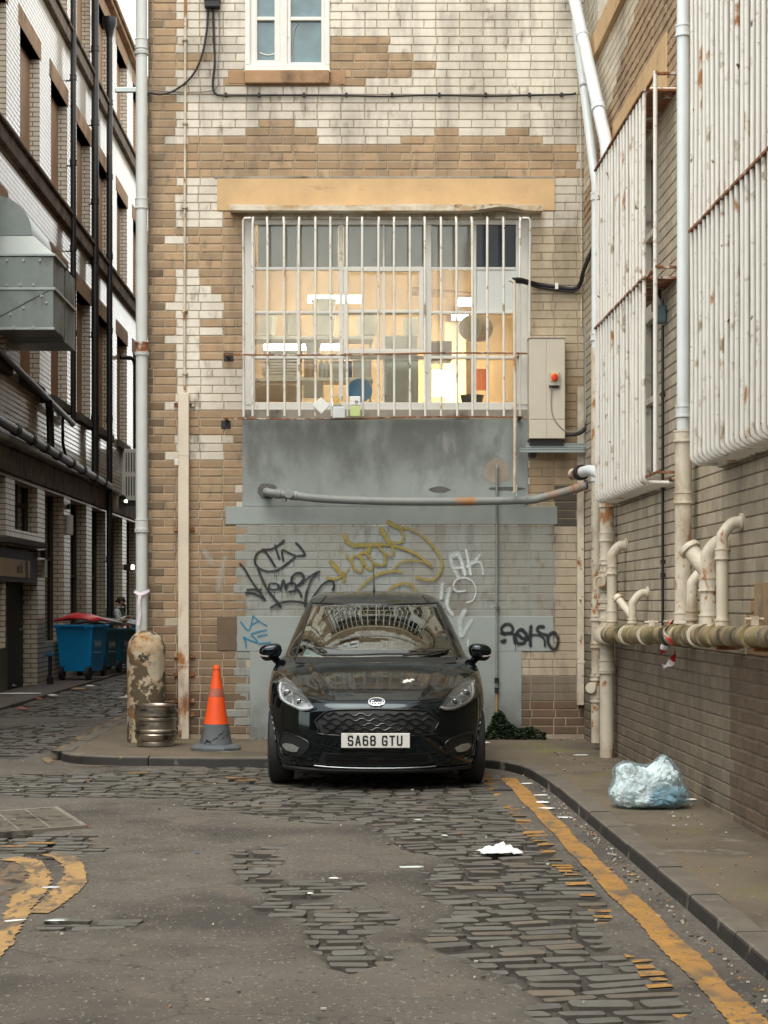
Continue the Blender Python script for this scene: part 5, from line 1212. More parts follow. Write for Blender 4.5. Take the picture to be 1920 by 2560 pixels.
mb = MB(); mb.tube([c+Vector((.05, .1, .12)), c+Vector((.06, .12, 1.2))], .02); mb.build('hanger', mat['galvstrut'], t)
mb = MB(); kbox(mb, 1191, 1220, 922, 976, YW+3.0, .01); tag(mb.build('notice', pm('red_notice', (.35, .09, .03), .6)), 'red brown notice on the kitchen wall', 'notice')
mb = MB(); kbox(mb, 1080, 1130, 852, 900, YW+1.0, .3); tag(mb.build('hanging_cupboard', pm('brown_cupboard', (.17, .12, .07), .6, var=.2), bevel=.006), 'brown wall cupboard in the lit right part of the kitchen', 'cupboard')
mb = MB(); c = W(1180, 1004, YW+.5); mb.lathe([(.10, -.03), (.12, .06), (.125, .062)], 24, Matrix.Translation(c)); tag(mb.build('pan', pm('dark_pan', (.05, .045, .04), .4, .6), smooth=40), 'dark cooking pan behind the bottom right pane', 'pan')
mb = MB(); mb.tube([W(1030, 728, YW+2.6), W(1300, 752, YW+2.6)], .05, 14); tag(mb.build('duct_pipe', pm('tan_duct', (.33, .24, .15), .6), smooth=50), 'tan ventilation pipe crossing under the kitchen ceiling', 'pipe')
LAMP = pm('warm_lit_tube', (.9, .85, .7), .4, emit=(1.0, .88, .70), es=10.0); LAMP_FILL = pm('fill_tube', (.9, .85, .7), .4, emit=(1.0, .91, .77), es=26.0)
for (u0, u1, v, Y, lb_) in ((770, 905, 748, YW+2.9, 'lit strip lamp behind the stacked buckets'), (660, 850, 866, YW+2.9, 'lit strip lamp low behind the trays'), (1146, 1178, 755, YW+2.4, 'short lit lamp under the ceiling right of the casement'), (1130, 1170, 791, YW+3.0, 'short lit lamp beside the extractor fan')):
    t = thing('strip_lamp', lb_, 'lamp', W((u0+u1)/2, v, Y)); a, b = W(u0, v, Y), W(u1, v, Y)
    mb = MB(); mb.tube([a, b], .045, 12); mb.build('tube', LAMP, t, smooth=50); mb = MB(); mb.box(a.x, b.x, Y+.05, Y+.09, a.z-.03, a.z+.05); mb.build('batten', SHW, t)
for i, x in enumerate((-.75, .95)):  # fill lamps added out of view to brighten the goods on the shelves
    t = thing('strip_lamp', ['added unseen fill lamp near the left of the kitchen window', 'added unseen fill lamp near the right of the kitchen window'][i], 'lamp', (x, YW+.48, 5.38)); mb = MB(); mb.tube([(x-.6, YW+.48, 5.36), (x+.6, YW+.48, 5.36)], .03, 10); mb.build('tube', LAMP_FILL, t, smooth=50); mb = MB(); mb.box(x-.62, x+.62, YW+.44, YW+.52, 5.392, 5.44); mb.build('batten', SHW, t)
t = thing('doorway_lamp', 'glowing doorway light low on the right of the kitchen', 'lamp', W(1095, 960, YW+2.8)); mb = MB(); a, b = W(1082, 990, YW+2.8), W(1112, 925, YW+2.8); mb.box(a.x, b.x, YW+2.8, YW+2.84, a.z, b.z); mb.build('panel', pm('hot_lamp', (1, .9, .7), .4, emit=(1, .74, .40), es=40.0), t)
mb = MB(); kbox(mb, 1112, 1165, 805, 1010, YW+3.25, .02); tag(mb.build('door', pm('cream_door', (.72, .66, .52), .5)), 'cream kitchen door behind the hanging fan', 'door')
# ---------------------------------------------------------------- things on the back wall
pipe('downpipe', 'pale grey downpipe at the left corner of the brick building', 'pipe', [(-2.145, YW-.10, .095), (-2.145, YW-.10, 10.4)], .058, mat['greypipe'],
    [((-2.145, YW-.10, bz(v)), UP, .10, .010, .058, mat['rust'] if v in (872,) else mat['greypipe']) for v in (118, 515, 872, 1312)]+[((-2.145, YW-.10, bz(v)), UP, .03, .014, .058) for v in (140, 888, 1328)])
pipe('conduit', 'thin cream conduit running up the left brickwork', 'pipe', [(bx(462), YW-.03, bz(985)), (bx(462), YW-.03, bz(800)), (bx(464), YW-.03, bz(100)), (bx(464.5), YW-.03, 10)], .0135, mat['creampipe'],
    [((bx(463), YW-.03, bz(v)), UP, .02, .016) for v in (102, 310, 520, 935, 780)], n=10)
t = thing('box_conduit', 'tall cream boxed conduit with a rusty foot on the left brickwork', 'conduit', (bx(461), YW-.05, PZ))
mb = MB(); mb.box(bx(447.5), bx(474), YW-.095, YW-.012, PZ, bz(985)); mb.build('casing', pm('cream_casing', (.66, .58, .46), .5, var=.08, vs=5, bump=.001, bs=60, layers=[(RUST2, 4, .58, .05, (1.2, 1, .5), .85, (1.55, 1.0)), (RUST, 6, .56, .05, (1.2, 1, .5), .9, (.9, .25)), (RUST2, 5, .66, .03, (1.5, 1, .3), .85, (2.2, 1.6))]), t, bevel=.006)
mb = MB(); mb.box(bx(446), bx(475.5), YW-.099, YW-.011, bz(1662)-.004, bz(1662)+.004); mb.build('joint', mat['creampipe'], t)
mb = MB(); mb.box(bx(446.5), bx(475), YW-.0975, YW-.0125, bz(1140)-.003, bz(1140)+.003); mb.build('joint', mat['creampipe'], t)
for v in (1013, 1323, 1640, 1686, 1752, 1785):
    mb = MB(); mb.box(bx(436), bx(446.5), YW-.03, YW-.008, bz(v+5), bz(v-5)); mb.box(bx(475), bx(487), YW-.03, YW-.008, bz(v+5), bz(v-5)); b_ = mb.build('bracket', mat['rust'], t, bevel=.002)
mb = MB(); mb.box(bx(438), bx(449), YW-.11, YW-.06, bz(1166), bz(1150)); mb.build('tape_scrap', pm('pale_tape', (.6, .57, .5), .7), t, bevel=.006)
# junction box and cables high on the left
t = thing('junction_box', 'small dark junction box beside the white casement window', 'box', W(531, 8, YW-.06)); mb = MB(); mb.box(bx(513), bx(551), YW-.10, YW-.01, bz(24), bz(-14)); mb.build('case', mat['black'], t, bevel=.006)
mb = MB(); mb.box(bx(511), bx(553), YW-.11, YW-.01, bz(8), bz(-20)); mb.build('cover', mat['concrete'], t, bevel=.006)
def cable(name, label, pts, r, m, k=7, cat='cable'): mb = MB(); mb.tube(smoothpath(pts, k), r, 8); return tag(mb.build(name, m, smooth=60), label, cat)
B = lambda u, v, d=.03: (bx(u), YW-d, bz(v))
cable('cable', 'black cable sagging from the junction box to the downpipe', [B(521, 24, .05), B(518, 80, .05), B(505, 145, .05), B(480, 195, .05), B(440, 228, .05), B(405, 240, .06), B(375, 238, .08), B(372, 245, .1)], .011, mat['black'])
cable('cable', 'black cable dropping from the junction box and running right along the white bricks', [B(533, 24), B(535, 90), B(537, 160), B(533, 200), B(534, 226), B(548, 240), B(600, 241), B(700, 240), B(860, 241), B(960, 243), B(1080, 240), B(1220, 242), B(1330, 240), B(1425, 238), B(1437, 236, .05)], .0105, mat['black'])
cable('cable', 'thin grey cable crossing under the junction box', [B(547, 24), B(549, 90), B(545, 180), B(546, 210), B(535, 225), B(510, 231), B(440, 232), B(374, 229, .08)], .006, pm('grey_cable', (.22, .20, .16), .6))
mb = MB()
for u in (565, 648, 760, 866, 980, 1098, 1214, 1323, 1403): mb.box(bx(u-3), bx(u+3), YW-.045, YW-.005, bz(243), bz(234))
tag(mb.build('cable_clips', mat['black'], bevel=.002), 'row of small dark clips along the black cable', 'clips', kind='stuff')
t = thing('bracket_arm', 'flat grey metal arm sticking out left of the downpipe', 'bracket', (-2.3, YW-.1, bz(231))); mb = MB(); mb.box(bx(291), bx(345), YW-.12, YW-.08, bz(238), bz(226)); mb.build('arm', mat['galv'], t, bevel=.005)
mb = MB(); mb.tube([(-2.15, YW-.1, bz(231)), (-2.07, YW-.02, bz(231))], .012); mb.build('stay', mat['galv'], t)
# grey drain crossing the wall below the window
a = [B(668, 1231, .02), B(668, 1231, .12)]+[B(672, 1233, .155), B(690, 1236, .16), B(740, 1242, .16), B(820, 1250, .16), B(960, 1255, .16), B(1100, 1256, .16), B(1200, 1255, .16), B(1320, 1252, .165), B(1345, 1248, .17), B(1400, 1234, .2), B(1450, 1220, .26), B(1486, 1206, .32)]
dr = pipe('drain_pipe', 'long grey drain pipe sagging across the wall under the window', 'pipe', smoothpath(a, 5), .041, mat['greydrain'], [(B(697, 1237, .16), (1, 0, -.05), .05, .012), (B(737, 1241, .16), (1, 0, -.1), .06, .010), (B(1313, 1252, .165), (1, 0, .02), .035, .012), (B(1436, 1224, .245), (1, 0, .4), .07, .009), (B(1462, 1216, .28), (1, 0, .4), .05, .016, .041, mat['black'])])
mb = MB(); mb.lathe([(.028, -.01), (.046, -.005), (.046, .012), (.03, .014), (.001, .015)], 20, axis_M(B(724, 1237, .205), (0, -1, .1))); mb.build('access_cap', mat['greydrain'], dr, smooth=40)
mb = MB(); mb.tube([B(713, 1243, .16), B(713, 1256, .16)], .022); mb.build('spigot', mat['greydrain'], dr, smooth=50)
mb = MB(); mb.tube([B(1288, 1256, .16), B(1290, 1215, .10), B(1290, 1210, .01)], .006); mb.build('strap', mat['galv'], dr)
pipe('conduit', 'thin grey conduit from the round patch down behind the car', 'pipe', smoothpath([B(1241, 1165, .015), B(1241, 1168, .05), B(1241, 1180, .05)], 3)+[B(1241, 1240, .05), B(1241, 1500, .045), B(1241, 1720, .045)], .0125, mat['greydrain'], [(B(1241, 1519, .045), UP, .015, .016), (B(1241, 1700, .045), UP, .05, .012, .0125, mat['black']), (B(1241, 1725, .045), UP, .05, .010, .0125, mat['black'])], n=10)
mb = MB(); mb.tube([B(1241, 1725, .045), B(1240, 1800, .04), B(1240, 1838, .04)], .013, 10); tag(mb.build('conduit', pm('ochre_pipe', (.36, .22, .09), .7, var=.25), smooth=50), 'short ochre pipe below the thin grey conduit', 'pipe')
pipe('conduit', 'cream conduit hanging inside the right end of the grille', 'pipe', [B(1268, 712, .27), B(1272, 713, .27)]+[Vector(B(1279, 716, .27)), Vector(B(1280, 724, .27)), Vector(B(1282, 1040, .27)), Vector(B(1281, 1236, .27))], .0165, mat['creampipe'], [(B(1281, 1234, .27), UP, .02, .006)])
for i, (dz, r_, lb_) in enumerate(((0, .020, 'thick black cable from the cream conduit round the corner'), (-.028, .012, 'thinner black cable under the thick one'))):
    cable('cable', lb_, [B(1276, 710-dz*250, .25), B(1300, 708-dz*250, .2), B(1340, 712-dz*250, .05), B(1390, 719-dz*250, .045), B(1430, 724-dz*250, .05), B(1448, 712-dz*200, .09), (XR(18.2)-.05, 18.25, bz(690)-dz), (XR(17.6)-.045, 17.6, bz(668)-dz), (XR(17)-.045, 17.0, bz(664)-dz)], r_, mat['black'])
t = thing('cable_clamp', 'small white clamp on the black cables beside the grille', 'clamp', B(1390, 717)); mb = MB(); mb.box(bx(1386), bx(1394), YW-.075, YW-.008, bz(726), bz(710)); mb.build('strap', mat['whitepaint'], t, bevel=.004)
# electric cabinet
ct = thing('electric_cabinet', 'beige electrical cabinet with a red and yellow rotary switch on the wall', 'cabinet', (bx(1368), YW-.12, bz(1098)))
Yc = YW-.22; cu_ = lambda u: (u-CX)*Yc/F; cv_ = lambda v: HC+(CY-v)*Yc/F
mb = MB(); mb.box(cu_(1323), cu_(1413), Yc, YW-.008, cv_(1097), cv_(845)); mb.build('case', mat['cabinet'], ct, bevel=.006)
for u0, u1, v0, v1 in ((1324, 1365.5, 848, 1048), (1366.8, 1412, 848, 1048), (1324, 1366, 1050, 1096), (1367.2, 1412, 1050, 1096)):
    mb = MB(); mb.box(cu_(u0), cu_(u1), Yc-.006, Yc+.002, cv_(v1), cv_(v0)); mb.build('door', mat['cabinet'], ct, bevel=.003)
mb = MB(); mb.box(cu_(1321), cu_(1415), Yc-.015, YW-.006, cv_(845)+.0005, cv_(843)); mb.build('rain_lip', mat['cabinet'], ct, bevel=.003)
mb = MB(); mb.box(cu_(1371), cu_(1398), Yc-.045, Yc-.0062, cv_(965), cv_(931)); sw = mb.build('switch_box', pm('switch_grey', (.42, .40, .35), .45), ct, bevel=.004)
mb = MB(); mb.box(cu_(1375.5), cu_(1394), Yc-.055, Yc-.0452, cv_(954), cv_(935)); mb.build('switch_plate', pm('switch_yellow', (.75, .38, .03), .4), sw, bevel=.003)
mb = MB(); c = Vector((cu_(1385), Yc-.055, cv_(945))); mb.lathe([(.034, 0), (.034, .014), (.028, .018), (.001, .018)], 24, axis_M(c, (0, -1, 0))); mb.box(c.x-.008, c.x+.008, c.y-.034, c.y-.0182, c.z-.03, c.z+.03); mb.build('switch_knob', pm('switch_red', (.62, .045, .02), .35), sw, smooth=40)
mb = MB(); mb.box(cu_(1373), cu_(1396), Yc-.03, Yc-.0065, cv_(970), cv_(966)); mb.build('gland', mat['black'], sw)
cable('cable', 'thin grey cable looping from the rotary switch to the cabinet side', [(cu_(1378), Yc-.03, cv_(968)), (cu_(1377), Yc-.02, cv_(1010)), (cu_(1382), Yc-.015, cv_(1040)), (cu_(1398), Yc-.012, cv_(1065)), (cu_(1416), Yc-.01, cv_(1078)), (cu_(1440), Yc, cv_(1078)), (cu_(1462), Yc+.02, cv_(1065)), (cu_(1470), Yc+.03, cv_(1045))], .005, pm('grey_cable', (.25, .24, .21), .5))
cable('cable', 'thick black cable leaving the foot of the beige cabinet', [(cu_(1413), Yc+.06, cv_(1086)), (cu_(1440), Yc+.03, cv_(1085)), (cu_(1460), Yc+.02, cv_(1075)), (cu_(1470), Yc+.02, cv_(1050)), (cu_(1471), Yc+.02, cv_(1000)), (cu_(1472), Yc+.03, cv_(930))], .019, mat['black'])
mb = MB(); mb.box(cu_(1325), cu_(1410), Yc+.03, YW-.02, cv_(1112), cv_(1098)); mb.build('base_tray', mat['black'], ct)
for v, u0, u1, dd in ((1117, 1310, 1470, .17), (1130, 1294, 1455, .21)):
    t = thing('strut_rail', ['steel strut rail right under the beige cabinet', 'lower steel strut rail reaching left below the cabinet'][v == 1130], 'bracket', (bx(1380), YW-.1, bz(v)))
    mb = MB(); mb.box(bx(u0), bx(u1), YW-dd, YW-dd+.04, bz(v+5), bz(v-5)); mb.box(bx(u0), bx(u1), YW-dd-.004, YW-dd, bz(v+5.5), bz(v+2)); mb.box(bx(u0), bx(u1), YW-dd-.004, YW-dd, bz(v-2), bz(v-5.5)); mb.build('channel', mat['galvstrut'], t, bevel=.002)
    mb = MB(); mb.box(bx(u0+25), bx(u0+31), YW-dd+.041, YW, bz(v+4), bz(v-4)); mb.build('foot', mat['galvstrut'], t)
# trunking in the right corner
t = thing('cable_trunking', 'grey white trunking up the right inner corner of the wall', 'trunking', (bx(1449), YW-.04, bz(1760)))
mb = MB(); mb.box(bx(1441), bx(1458), YW-.09, YW-.01, bz(1762), bz(970)); mb.build('casing', mat['creampipe'], t, bevel=.006); mb = MB(); mb.box(bx(1440), bx(1459), YW-.094, YW-.009, bz(1657), bz(1652)); mb.build('joint', mat['creampipe'], t)
t = thing('cable_trunking', 'steel strut standing beside the corner trunking', 'trunking', (bx(1462), YW-.1, bz(1130))); mb = MB(); mb.box(bx(1457), bx(1468), YW-.16, YW-.10, bz(1180), bz(815)); mb.build('channel', mat['galvstrut'], t, bevel=.003)
cable('cable', 'thin pale cable clipped up the upper right corner', [B(1453, 820, .02), B(1453, 600, .02), B(1452, 380, .02), B(1450, 250, .02)], .006, mat['creampipe'])
# ---------------------------------------------------------------- pipes on the right wall
rw = lambda Y, d, z: Vector((XR(Y)-d, Y, z))
P = [rw(16.35, .10, PZ)]+[rw(16.35, .10, z) for z in (1.0, 3.0, 5.30)]+smoothpath([rw(16.35, .10, 5.38), rw(16.42, .10, 5.50), rw(16.55, .11, 5.66)], 3)+[rw(18.2, .17, 7.42), rw(18.3, .17, 7.55), rw(18.33, .17, 7.7), rw(18.33, .17, 9)]
sp_ = pipe('soil_pipe', 'thick white soil pipe in the right corner with a slanting top', 'pipe', P, .058, mat['whitepipe'], [(rw(16.35, .10, z), UP, .09, .012) for z in (5.28,)]+[(rw(16.75, .118, 5.88), (0, 1.65, 1.78), .09, .010), (rw(17.6, .146, 6.78), (0, 1.65, 1.78), .03, .008), (rw(18.12, .166, 7.34), (0, 1.65, 1.78), .09, .010)])
mb = MB(); mb.tube([rw(16.35, .10, PZ), rw(16.35, .10, 2.35)], .0625, 18); mb.build('lower_pipe', mat['creampipe'], sp_, smooth=50, label='cream painted lower length')
for z, ln, lp in ((2.33, .10, .012), (2.02, .08, .010), (1.80, .05, .014), (1.70, .05, .014), (1.55, .03, .018), (1.46, .03, .018), (1.40, .03, .018), (1.30, .03, .014), (.90, .09, .016), (.84, .03, .018)):
    mb = MB(); collar(mb, rw(16.35, .10, z), UP, .0625, ln, lp); mb.build('collar', mat['creampipe'], sp_, smooth=40)
mb = MB(); c = rw(16.25, .16, 1.63); mb.lathe([(.055, 0), (.055, .03), (.04, .034), (.036, .028), (.001, .028)], 20, axis_M(c, (-.6, -.8, 0))); mb.tube([rw(16.35, .10, 1.56), c], .05); mb.build('inspection_cap', mat['creampipe'], sp_, smooth=40)
c = rw(16.5, .2, 2.62); mb = MB(); mb.tube(smoothpath([rw(16.35, .10, 2.40), rw(16.40, .14, 2.55), rw(16.6, .20, 2.62), rw(16.8, .25, 2.62)], 5), .05, 14); mb.build('branch', mat['whitepipe'], sp_, smooth=50)
mb = MB(); collar(mb, rw(16.85, .26, 2.62), (-.25, 1, 0), .05, .07, .02); mb.build('rubber_sleeve', mat['black'], sp_, smooth=40)
mb = MB(); mb.tube([rw(16.8, .25, 2.62), rw(17.05, .31, 2.62)], .052, 14); mb.build('branch_end', mat['rust'], sp_, smooth=50)
P = [rw(17.25, .07, .3), rw(17.25, .07, 5.3)]+[rw(17.35, .08, 5.5), rw(18.35, .11, 7.1), rw(18.4, .11, 7.3), rw(18.4, .11, 9)]
t = pipe('waste_pipe', 'slim white pipe behind the thick soil pipe', 'pipe', P, .042, mat['whitepipe'], [(rw(17.25, .07, z), UP, .07, .012) for z in (5.2, 3.9, 2.6)]+[(rw(17.9, .096, 6.4), (0, 1, 1.6), .03, .008)])
mb = MB(); mb.tube([rw(17.25, .07, .15), rw(17.25, .07, 3.8)], .045, 14); mb.build('lower_pipe', mat['creampipe'], t, smooth=50)
for z in (.55, .75, 1.05, 1.3): mb = MB(); collar(mb, rw(17.25, .07, z), UP, .045, .05, .012); mb.build('collar', mat['creampipe'], t, smooth=40)
mb = MB(); mb.lathe([(.05, 0), (.05, .02), (.03, .024), (.001, .02)], 18, axis_M(rw(17.2, .12, .66), (-.5, -.85, 0))); mb.build('inspection_cap', mat['creampipe'], t, smooth=40)
# mossy collector drain
zl = lambda Y: 1.165+.0152*(16.4-Y)
P = [rw(Y, .15, zl(Y)) for Y in np.linspace(16.38, 2.5, 30)]; rr = [max(.052, .072-.031*k/29) for k in range(30)]
cd = pipe('collector_drain', 'mossy iron drain pipe running level along the right wall', 'pipe', P, rr, mat['mosspipe'])
for Y in (16.25, 16.1, 15.95, 15.0, 14.8, 13.9, 13.0, 12.75, 12.3, 11.95, 11.7, 11.35, 10.4):
    mb = MB(); collar(mb, rw(Y, .15, zl(Y)), (0, 1, -.015), .072-.020*(16.4-Y)/9, random.choice((.035, .05, .08)), .014); mb.build('collar', mat['creampipe'] if Y > 15.9 or random.random() < .3 else mat['mosspipe'], cd, smooth=40)
for Y in (13.75, 12.95, 10.35): mb = MB(); z = zl(Y)+.06; mb.box(XR(Y)-.17, XR(Y)-.13, Y-.02, Y+.02, z, z+.05); mb.tube([(XR(Y)-.2, Y, z+.035), (XR(Y)-.1, Y, z+.035)], .008); mb.build('clamp', mat['creampipe'], cd)
for Y in (11.3, 10.3): mb = MB(); mb.box(XR(Y)-.17, XR(Y), Y-.012, Y+.012, zl(Y)-.085, zl(Y)-.062); mb.build('bracket', mat['rust'], cd)
def stub(label, Y, ztop, r, elbow=True, cap=False, cols=(), d=.13, m='creampipe'):
    zb_ = zl(Y)+.05; P = [rw(Y, d, zb_), rw(Y, d, ztop)]
    if elbow: P += [rw(Y, d-.0+0, ztop+.02)]+[rw(Y, d-k*.014, ztop+.02+.08*math.sin(k*math.pi/12)) for k in range(1, 7)]+[rw(Y, .0, ztop+.105)]
    t = pipe('soil_stub', label, 'pipe', P, r, mat[m], [(rw(Y, d, z), UP, ln, .012) for z, ln in cols]+([(rw(Y, .012, ztop+.105), (1, 0, 0), .02, .015)] if elbow else []))
    if cap:
        mb = MB(); a = rw(Y, d, ztop-.09); e = rw(Y+.10, d+.10, ztop+.06); mb.tube([a, e], r*.95, 14); mb.lathe([(r*1.25, -.012), (r*1.3, 0), (r*1.25, .02), (.001, .022)], 18, axis_M(e, e-a)); mb.build('rodding_eye', mat[m], t, smooth=40)
    return t
stub('cream elbow pipe with rusty mouth beside the soil pipe', 15.85, 1.83, .042, True, False, ((1.72, .07), (1.33, .10), (1.25, .04)))
stub('short cream stub with a forked head halfway along the drain', 14.75, 1.42, .032, True, True, ((1.30, .04), (1.24, .04)))
stub('small cream branch stub against the tall downpipe', 12.28, 1.55, .036, True, False, ((1.36, .07), (1.28, .05)))
stub('stout cream branch with a capped rodding eye', 11.72, 1.72, .056, True, True, ((1.56, .09), (1.33, .08)))
stub('tall cream branch pipe nearest the viewer with an elbow', 11.32, 1.83, .036, True, False, ((1.74, .07), (1.31, .07)))
t = pipe('downpipe', 'pale blue white downpipe between the two bar cages', 'pipe', [rw(12.75, .10, 2.55), rw(12.75, .10, 9.5)], .044, mat['whitepipe'], [(rw(12.75, .10, z), UP, .08, .012) for z in (5.35, 2.75)])
mb = MB(); mb.tube([rw(12.75, .10, 1.27), rw(12.75, .10, 2.56)], .058, 18); mb.build('lower_pipe', mat['creampipe'], t, smooth=50)
for z in (2.58, 2.16, 1.34): mb = MB(); collar(mb, rw(12.75, .10, z), UP, .058, .08, .012); mb.build('collar', mat['creampipe'], t, smooth=40)
# black conduit with socket box
t = pipe('conduit', 'thin black conduit rising from the drain to a grey box', 'pipe', [rw(13.95, .03, 1.25), rw(13.95, .03, 3.52)], .0115, mat['blackpipe'], [(rw(13.95, .03, z), UP, .03, .007) for z in (1.65, 1.75, 2.3, 3.0)], n=10)
t = thing('socket_box', 'small blue grey socket box on the right wall by the cage', 'box', rw(13.95, .05, 3.6)); mb = MB(); mb.box(XR(14)-.09, XR(14)-.008, 13.89, 14.01, 3.53, 3.66); mb.build('case', pm('bluegrey_box', (.12, .19, .21), .45), t, bevel=.015)
mb = MB(); mb.lathe([(.03, 0), (.03, .05), (.02, .055)], 14, axis_M(rw(13.95, .05, 3.66), UP)); mb.build('gland', mat['galvstrut'], t, smooth=40); mb = MB(); mb.tube(smoothpath([rw(13.95, .05, 3.72), rw(13.97, .05, 3.80), rw(14.0, .01, 3.86)], 4), .012); mb.build('lead', mat['blackpipe'], t)
# ---------------------------------------------------------------- the two wall cages
def cage(label, Y0, Y1, z0, zm, z1, n, d=.235):
    t = thing('window_cage', label, 'window bars', rw((Y0+Y1)/2, d, z0))
    for k in range(n):
        Y = Y0+(Y1-Y0)*k/(n-1)+random.uniform(-.008, .008); r = .0155
        mb = MB(); dj = random.uniform(-.006, .006)
        mb.tube([rw(Y, .0, z0-.045)]+[rw(Y, .10, z0-.045)]+[rw(Y, d-.05+.05*math.sin(a), z0-.045+.05*(1-math.cos(a))) for a in np.linspace(.2, math.pi/2, 5)]+[rw(Y, d+dj, (z0+zm)/2), rw(Y, d, zm), rw(Y, d+dj, (zm+z1)/2), rw(Y, d, z1-.05)]+[rw(Y, d-.05+.05*math.cos(a), z1-.05+.05*math.sin(a)) for a in np.linspace(.3, math.pi/2, 4)]+[rw(Y, .0, z1)], r, 9)
        mb.build('bar', mat['bar'], t, smooth=60)
    for z in (zm, z1-.01):
        mb = MB(); P = [[rw(Y, dd, z+zz2+.006*noise.noise(Vector((Y*3, z, dd)))) for dd, zz2 in ((d+.02, -.008), (d+.02, .008), (.0, .008), (.0, -.008), (d+.02, -.008))] for Y in np.linspace(Y0-.04, Y1+.04, 30)]
        mb.grid(P); mb.face(P[0][:4]); mb.face(P[-1][:4]); mb.build('rail', mat['rust'], t)
    mb = MB(); P = [[rw(Y, dd, z0-.02+zz2) for dd, zz2 in ((.06, -.008), (.06, .008), (.02, .008), (.02, -.008), (.06, -.008))] for Y in (Y0-.05, Y1+.05)]
    mb.grid(P); mb.face(P[0][:4]); mb.face(P[-1][:4]); mb.build('rail', mat['rust'], t)
    return t
c1 = cage('farther white bar cage over the right hand window by the pipes', 13.55, 16.02, 2.36, 3.80, 5.17, 17)
mb = MB(); mb.tube([rw(13.08, .235, 2.36), rw(13.08, .235, 5.17)], .0155, 9); mb.build('bar', mat['bar'], c1, smooth=60)
for z in (2.36, 3.80, 5.16): mb = MB(); mb.box(XR(13.3)-.235, XR(13.3)-.215, 13.06, 13.56, z-.008, z+.008); mb.box(XR(13.3)-.235, XR(13.3), 13.09, 13.12, z-.0085, z+.0085); mb.build('strut', mat['rust'], c1)
cage('nearer tall white bar cage at the right edge of the view', 8.3, 11.72, 2.36, 3.78, 5.7, 27)
# ---------------------------------------------------------------- tape, rubbish bag
def ribbon3(mb, pts, w, wdir, k=6, per_=5, tw=0):
    P = smoothpath(pts, k); rows = []
    for i, p in enumerate(P):
        t = (P[min(i+1, len(P)-1)]-P[max(i-1, 0)]).normalized(); s_ = Vector(wdir)+Vector((0, .35*math.sin(i*.35), .2*math.cos(i*.3))); s_ = (s_-t*s_.dot(t)).normalized(); s_ = Matrix.Rotation(1.1*math.sin(i*tw), 3, t) @ s_ if tw else s_
        rows.append([p-s_*w/2, p, p+s_*w/2])
    for i in range(len(rows)-1):
        col = (.62, .02, .03, .5) if (i//per_) % 2 == 0 else (.72, .70, .68, .5)
        for j in range(2): mb.face([rows[i][j], rows[i][j+1], rows[i+1][j+1], rows[i+1][j]], None, col)
TAPEM = pm('barrier_tape', (.7, .1, .1), attr=True, var=.08)
mb = MB(); Wt = lambda u, v, Y=13.2, dx=0: W(u, v, Y)+Vector((dx, 0, 0))
ribbon3(mb, [Wt(1690, 1556, 13.16), Wt(1672, 1572, 13.10), Wt(1664, 1600, 13.08), Wt(1658, 1625, 13.08), Wt(1649, 1646, 13.09), Wt(1663, 1669, 13.1), Wt(1680, 1652, 13.12), Wt(1688, 1628, 13.13), Wt(1676, 1608, 13.14), Wt(1690, 1602, 13.15)], .052, (1, .3, .3), 6, 9, .17)
tag(mb.build('barrier_tape', TAPEM, smooth=60), 'red and white barrier tape dangling in a loop from the drain', 'tape')
mb = MB(); ribbon3(mb, [rw(13.0, .06, zl(13)+.02), rw(12.95, .10, zl(13)+.085), rw(12.85, .17, zl(13)+.09), rw(12.7, .235, zl(13)+.03), rw(12.6, .20, zl(13)-.06)], .06, (.2, 1, .2)); tag(mb.build('barrier_tape', TAPEM, smooth=60), 'red and white barrier tape wrapped over the drain', 'tape')
bc = Vector((1.915, 12.35, PZ))
def bagshape(r, seed, amp, fr, sub=5):
    bm = bmesh.new(); bmesh.ops.create_icosphere(bm, subdivisions=sub, radius=1)
    for v in bm.verts:
        p = v.co.copy(); n = p.normalized(); n = Vector([math.copysign(abs(t)**.72, t) for t in n])*.93; q = 1+amp*noise.noise(p*fr+Vector((seed, 0, 0)))+amp*.6*abs(noise.noise(p*fr*2.3+Vector((seed, 5, 0))))+amp*.35*abs(noise.noise(p*fr*5+Vector((0, seed, 0))))
        x, y, z = n.x*r[0]*q, n.y*r[1]*q, n.z*r[2]*q
        x *= 1+.08*(1 if z < 0 else -1)
        z += .045*math.sin((x/r[0]+.15)*3.2)**2*(1 if z > 0 else 0)-(.03*math.exp(-((x-.03)/.05)**2) if z > 0 else 0)
        z += .030*math.exp(-((x-.125)/.06)**2-((y+.02)/.07)**2) if z > 0 else 0
        z = max(z, -r[2]*.86); v.co = Vector((x, y, z+r[2]*.86))
    me = bpy.data.meshes.new('m'); bm.to_mesh(me); bm.free(); return me
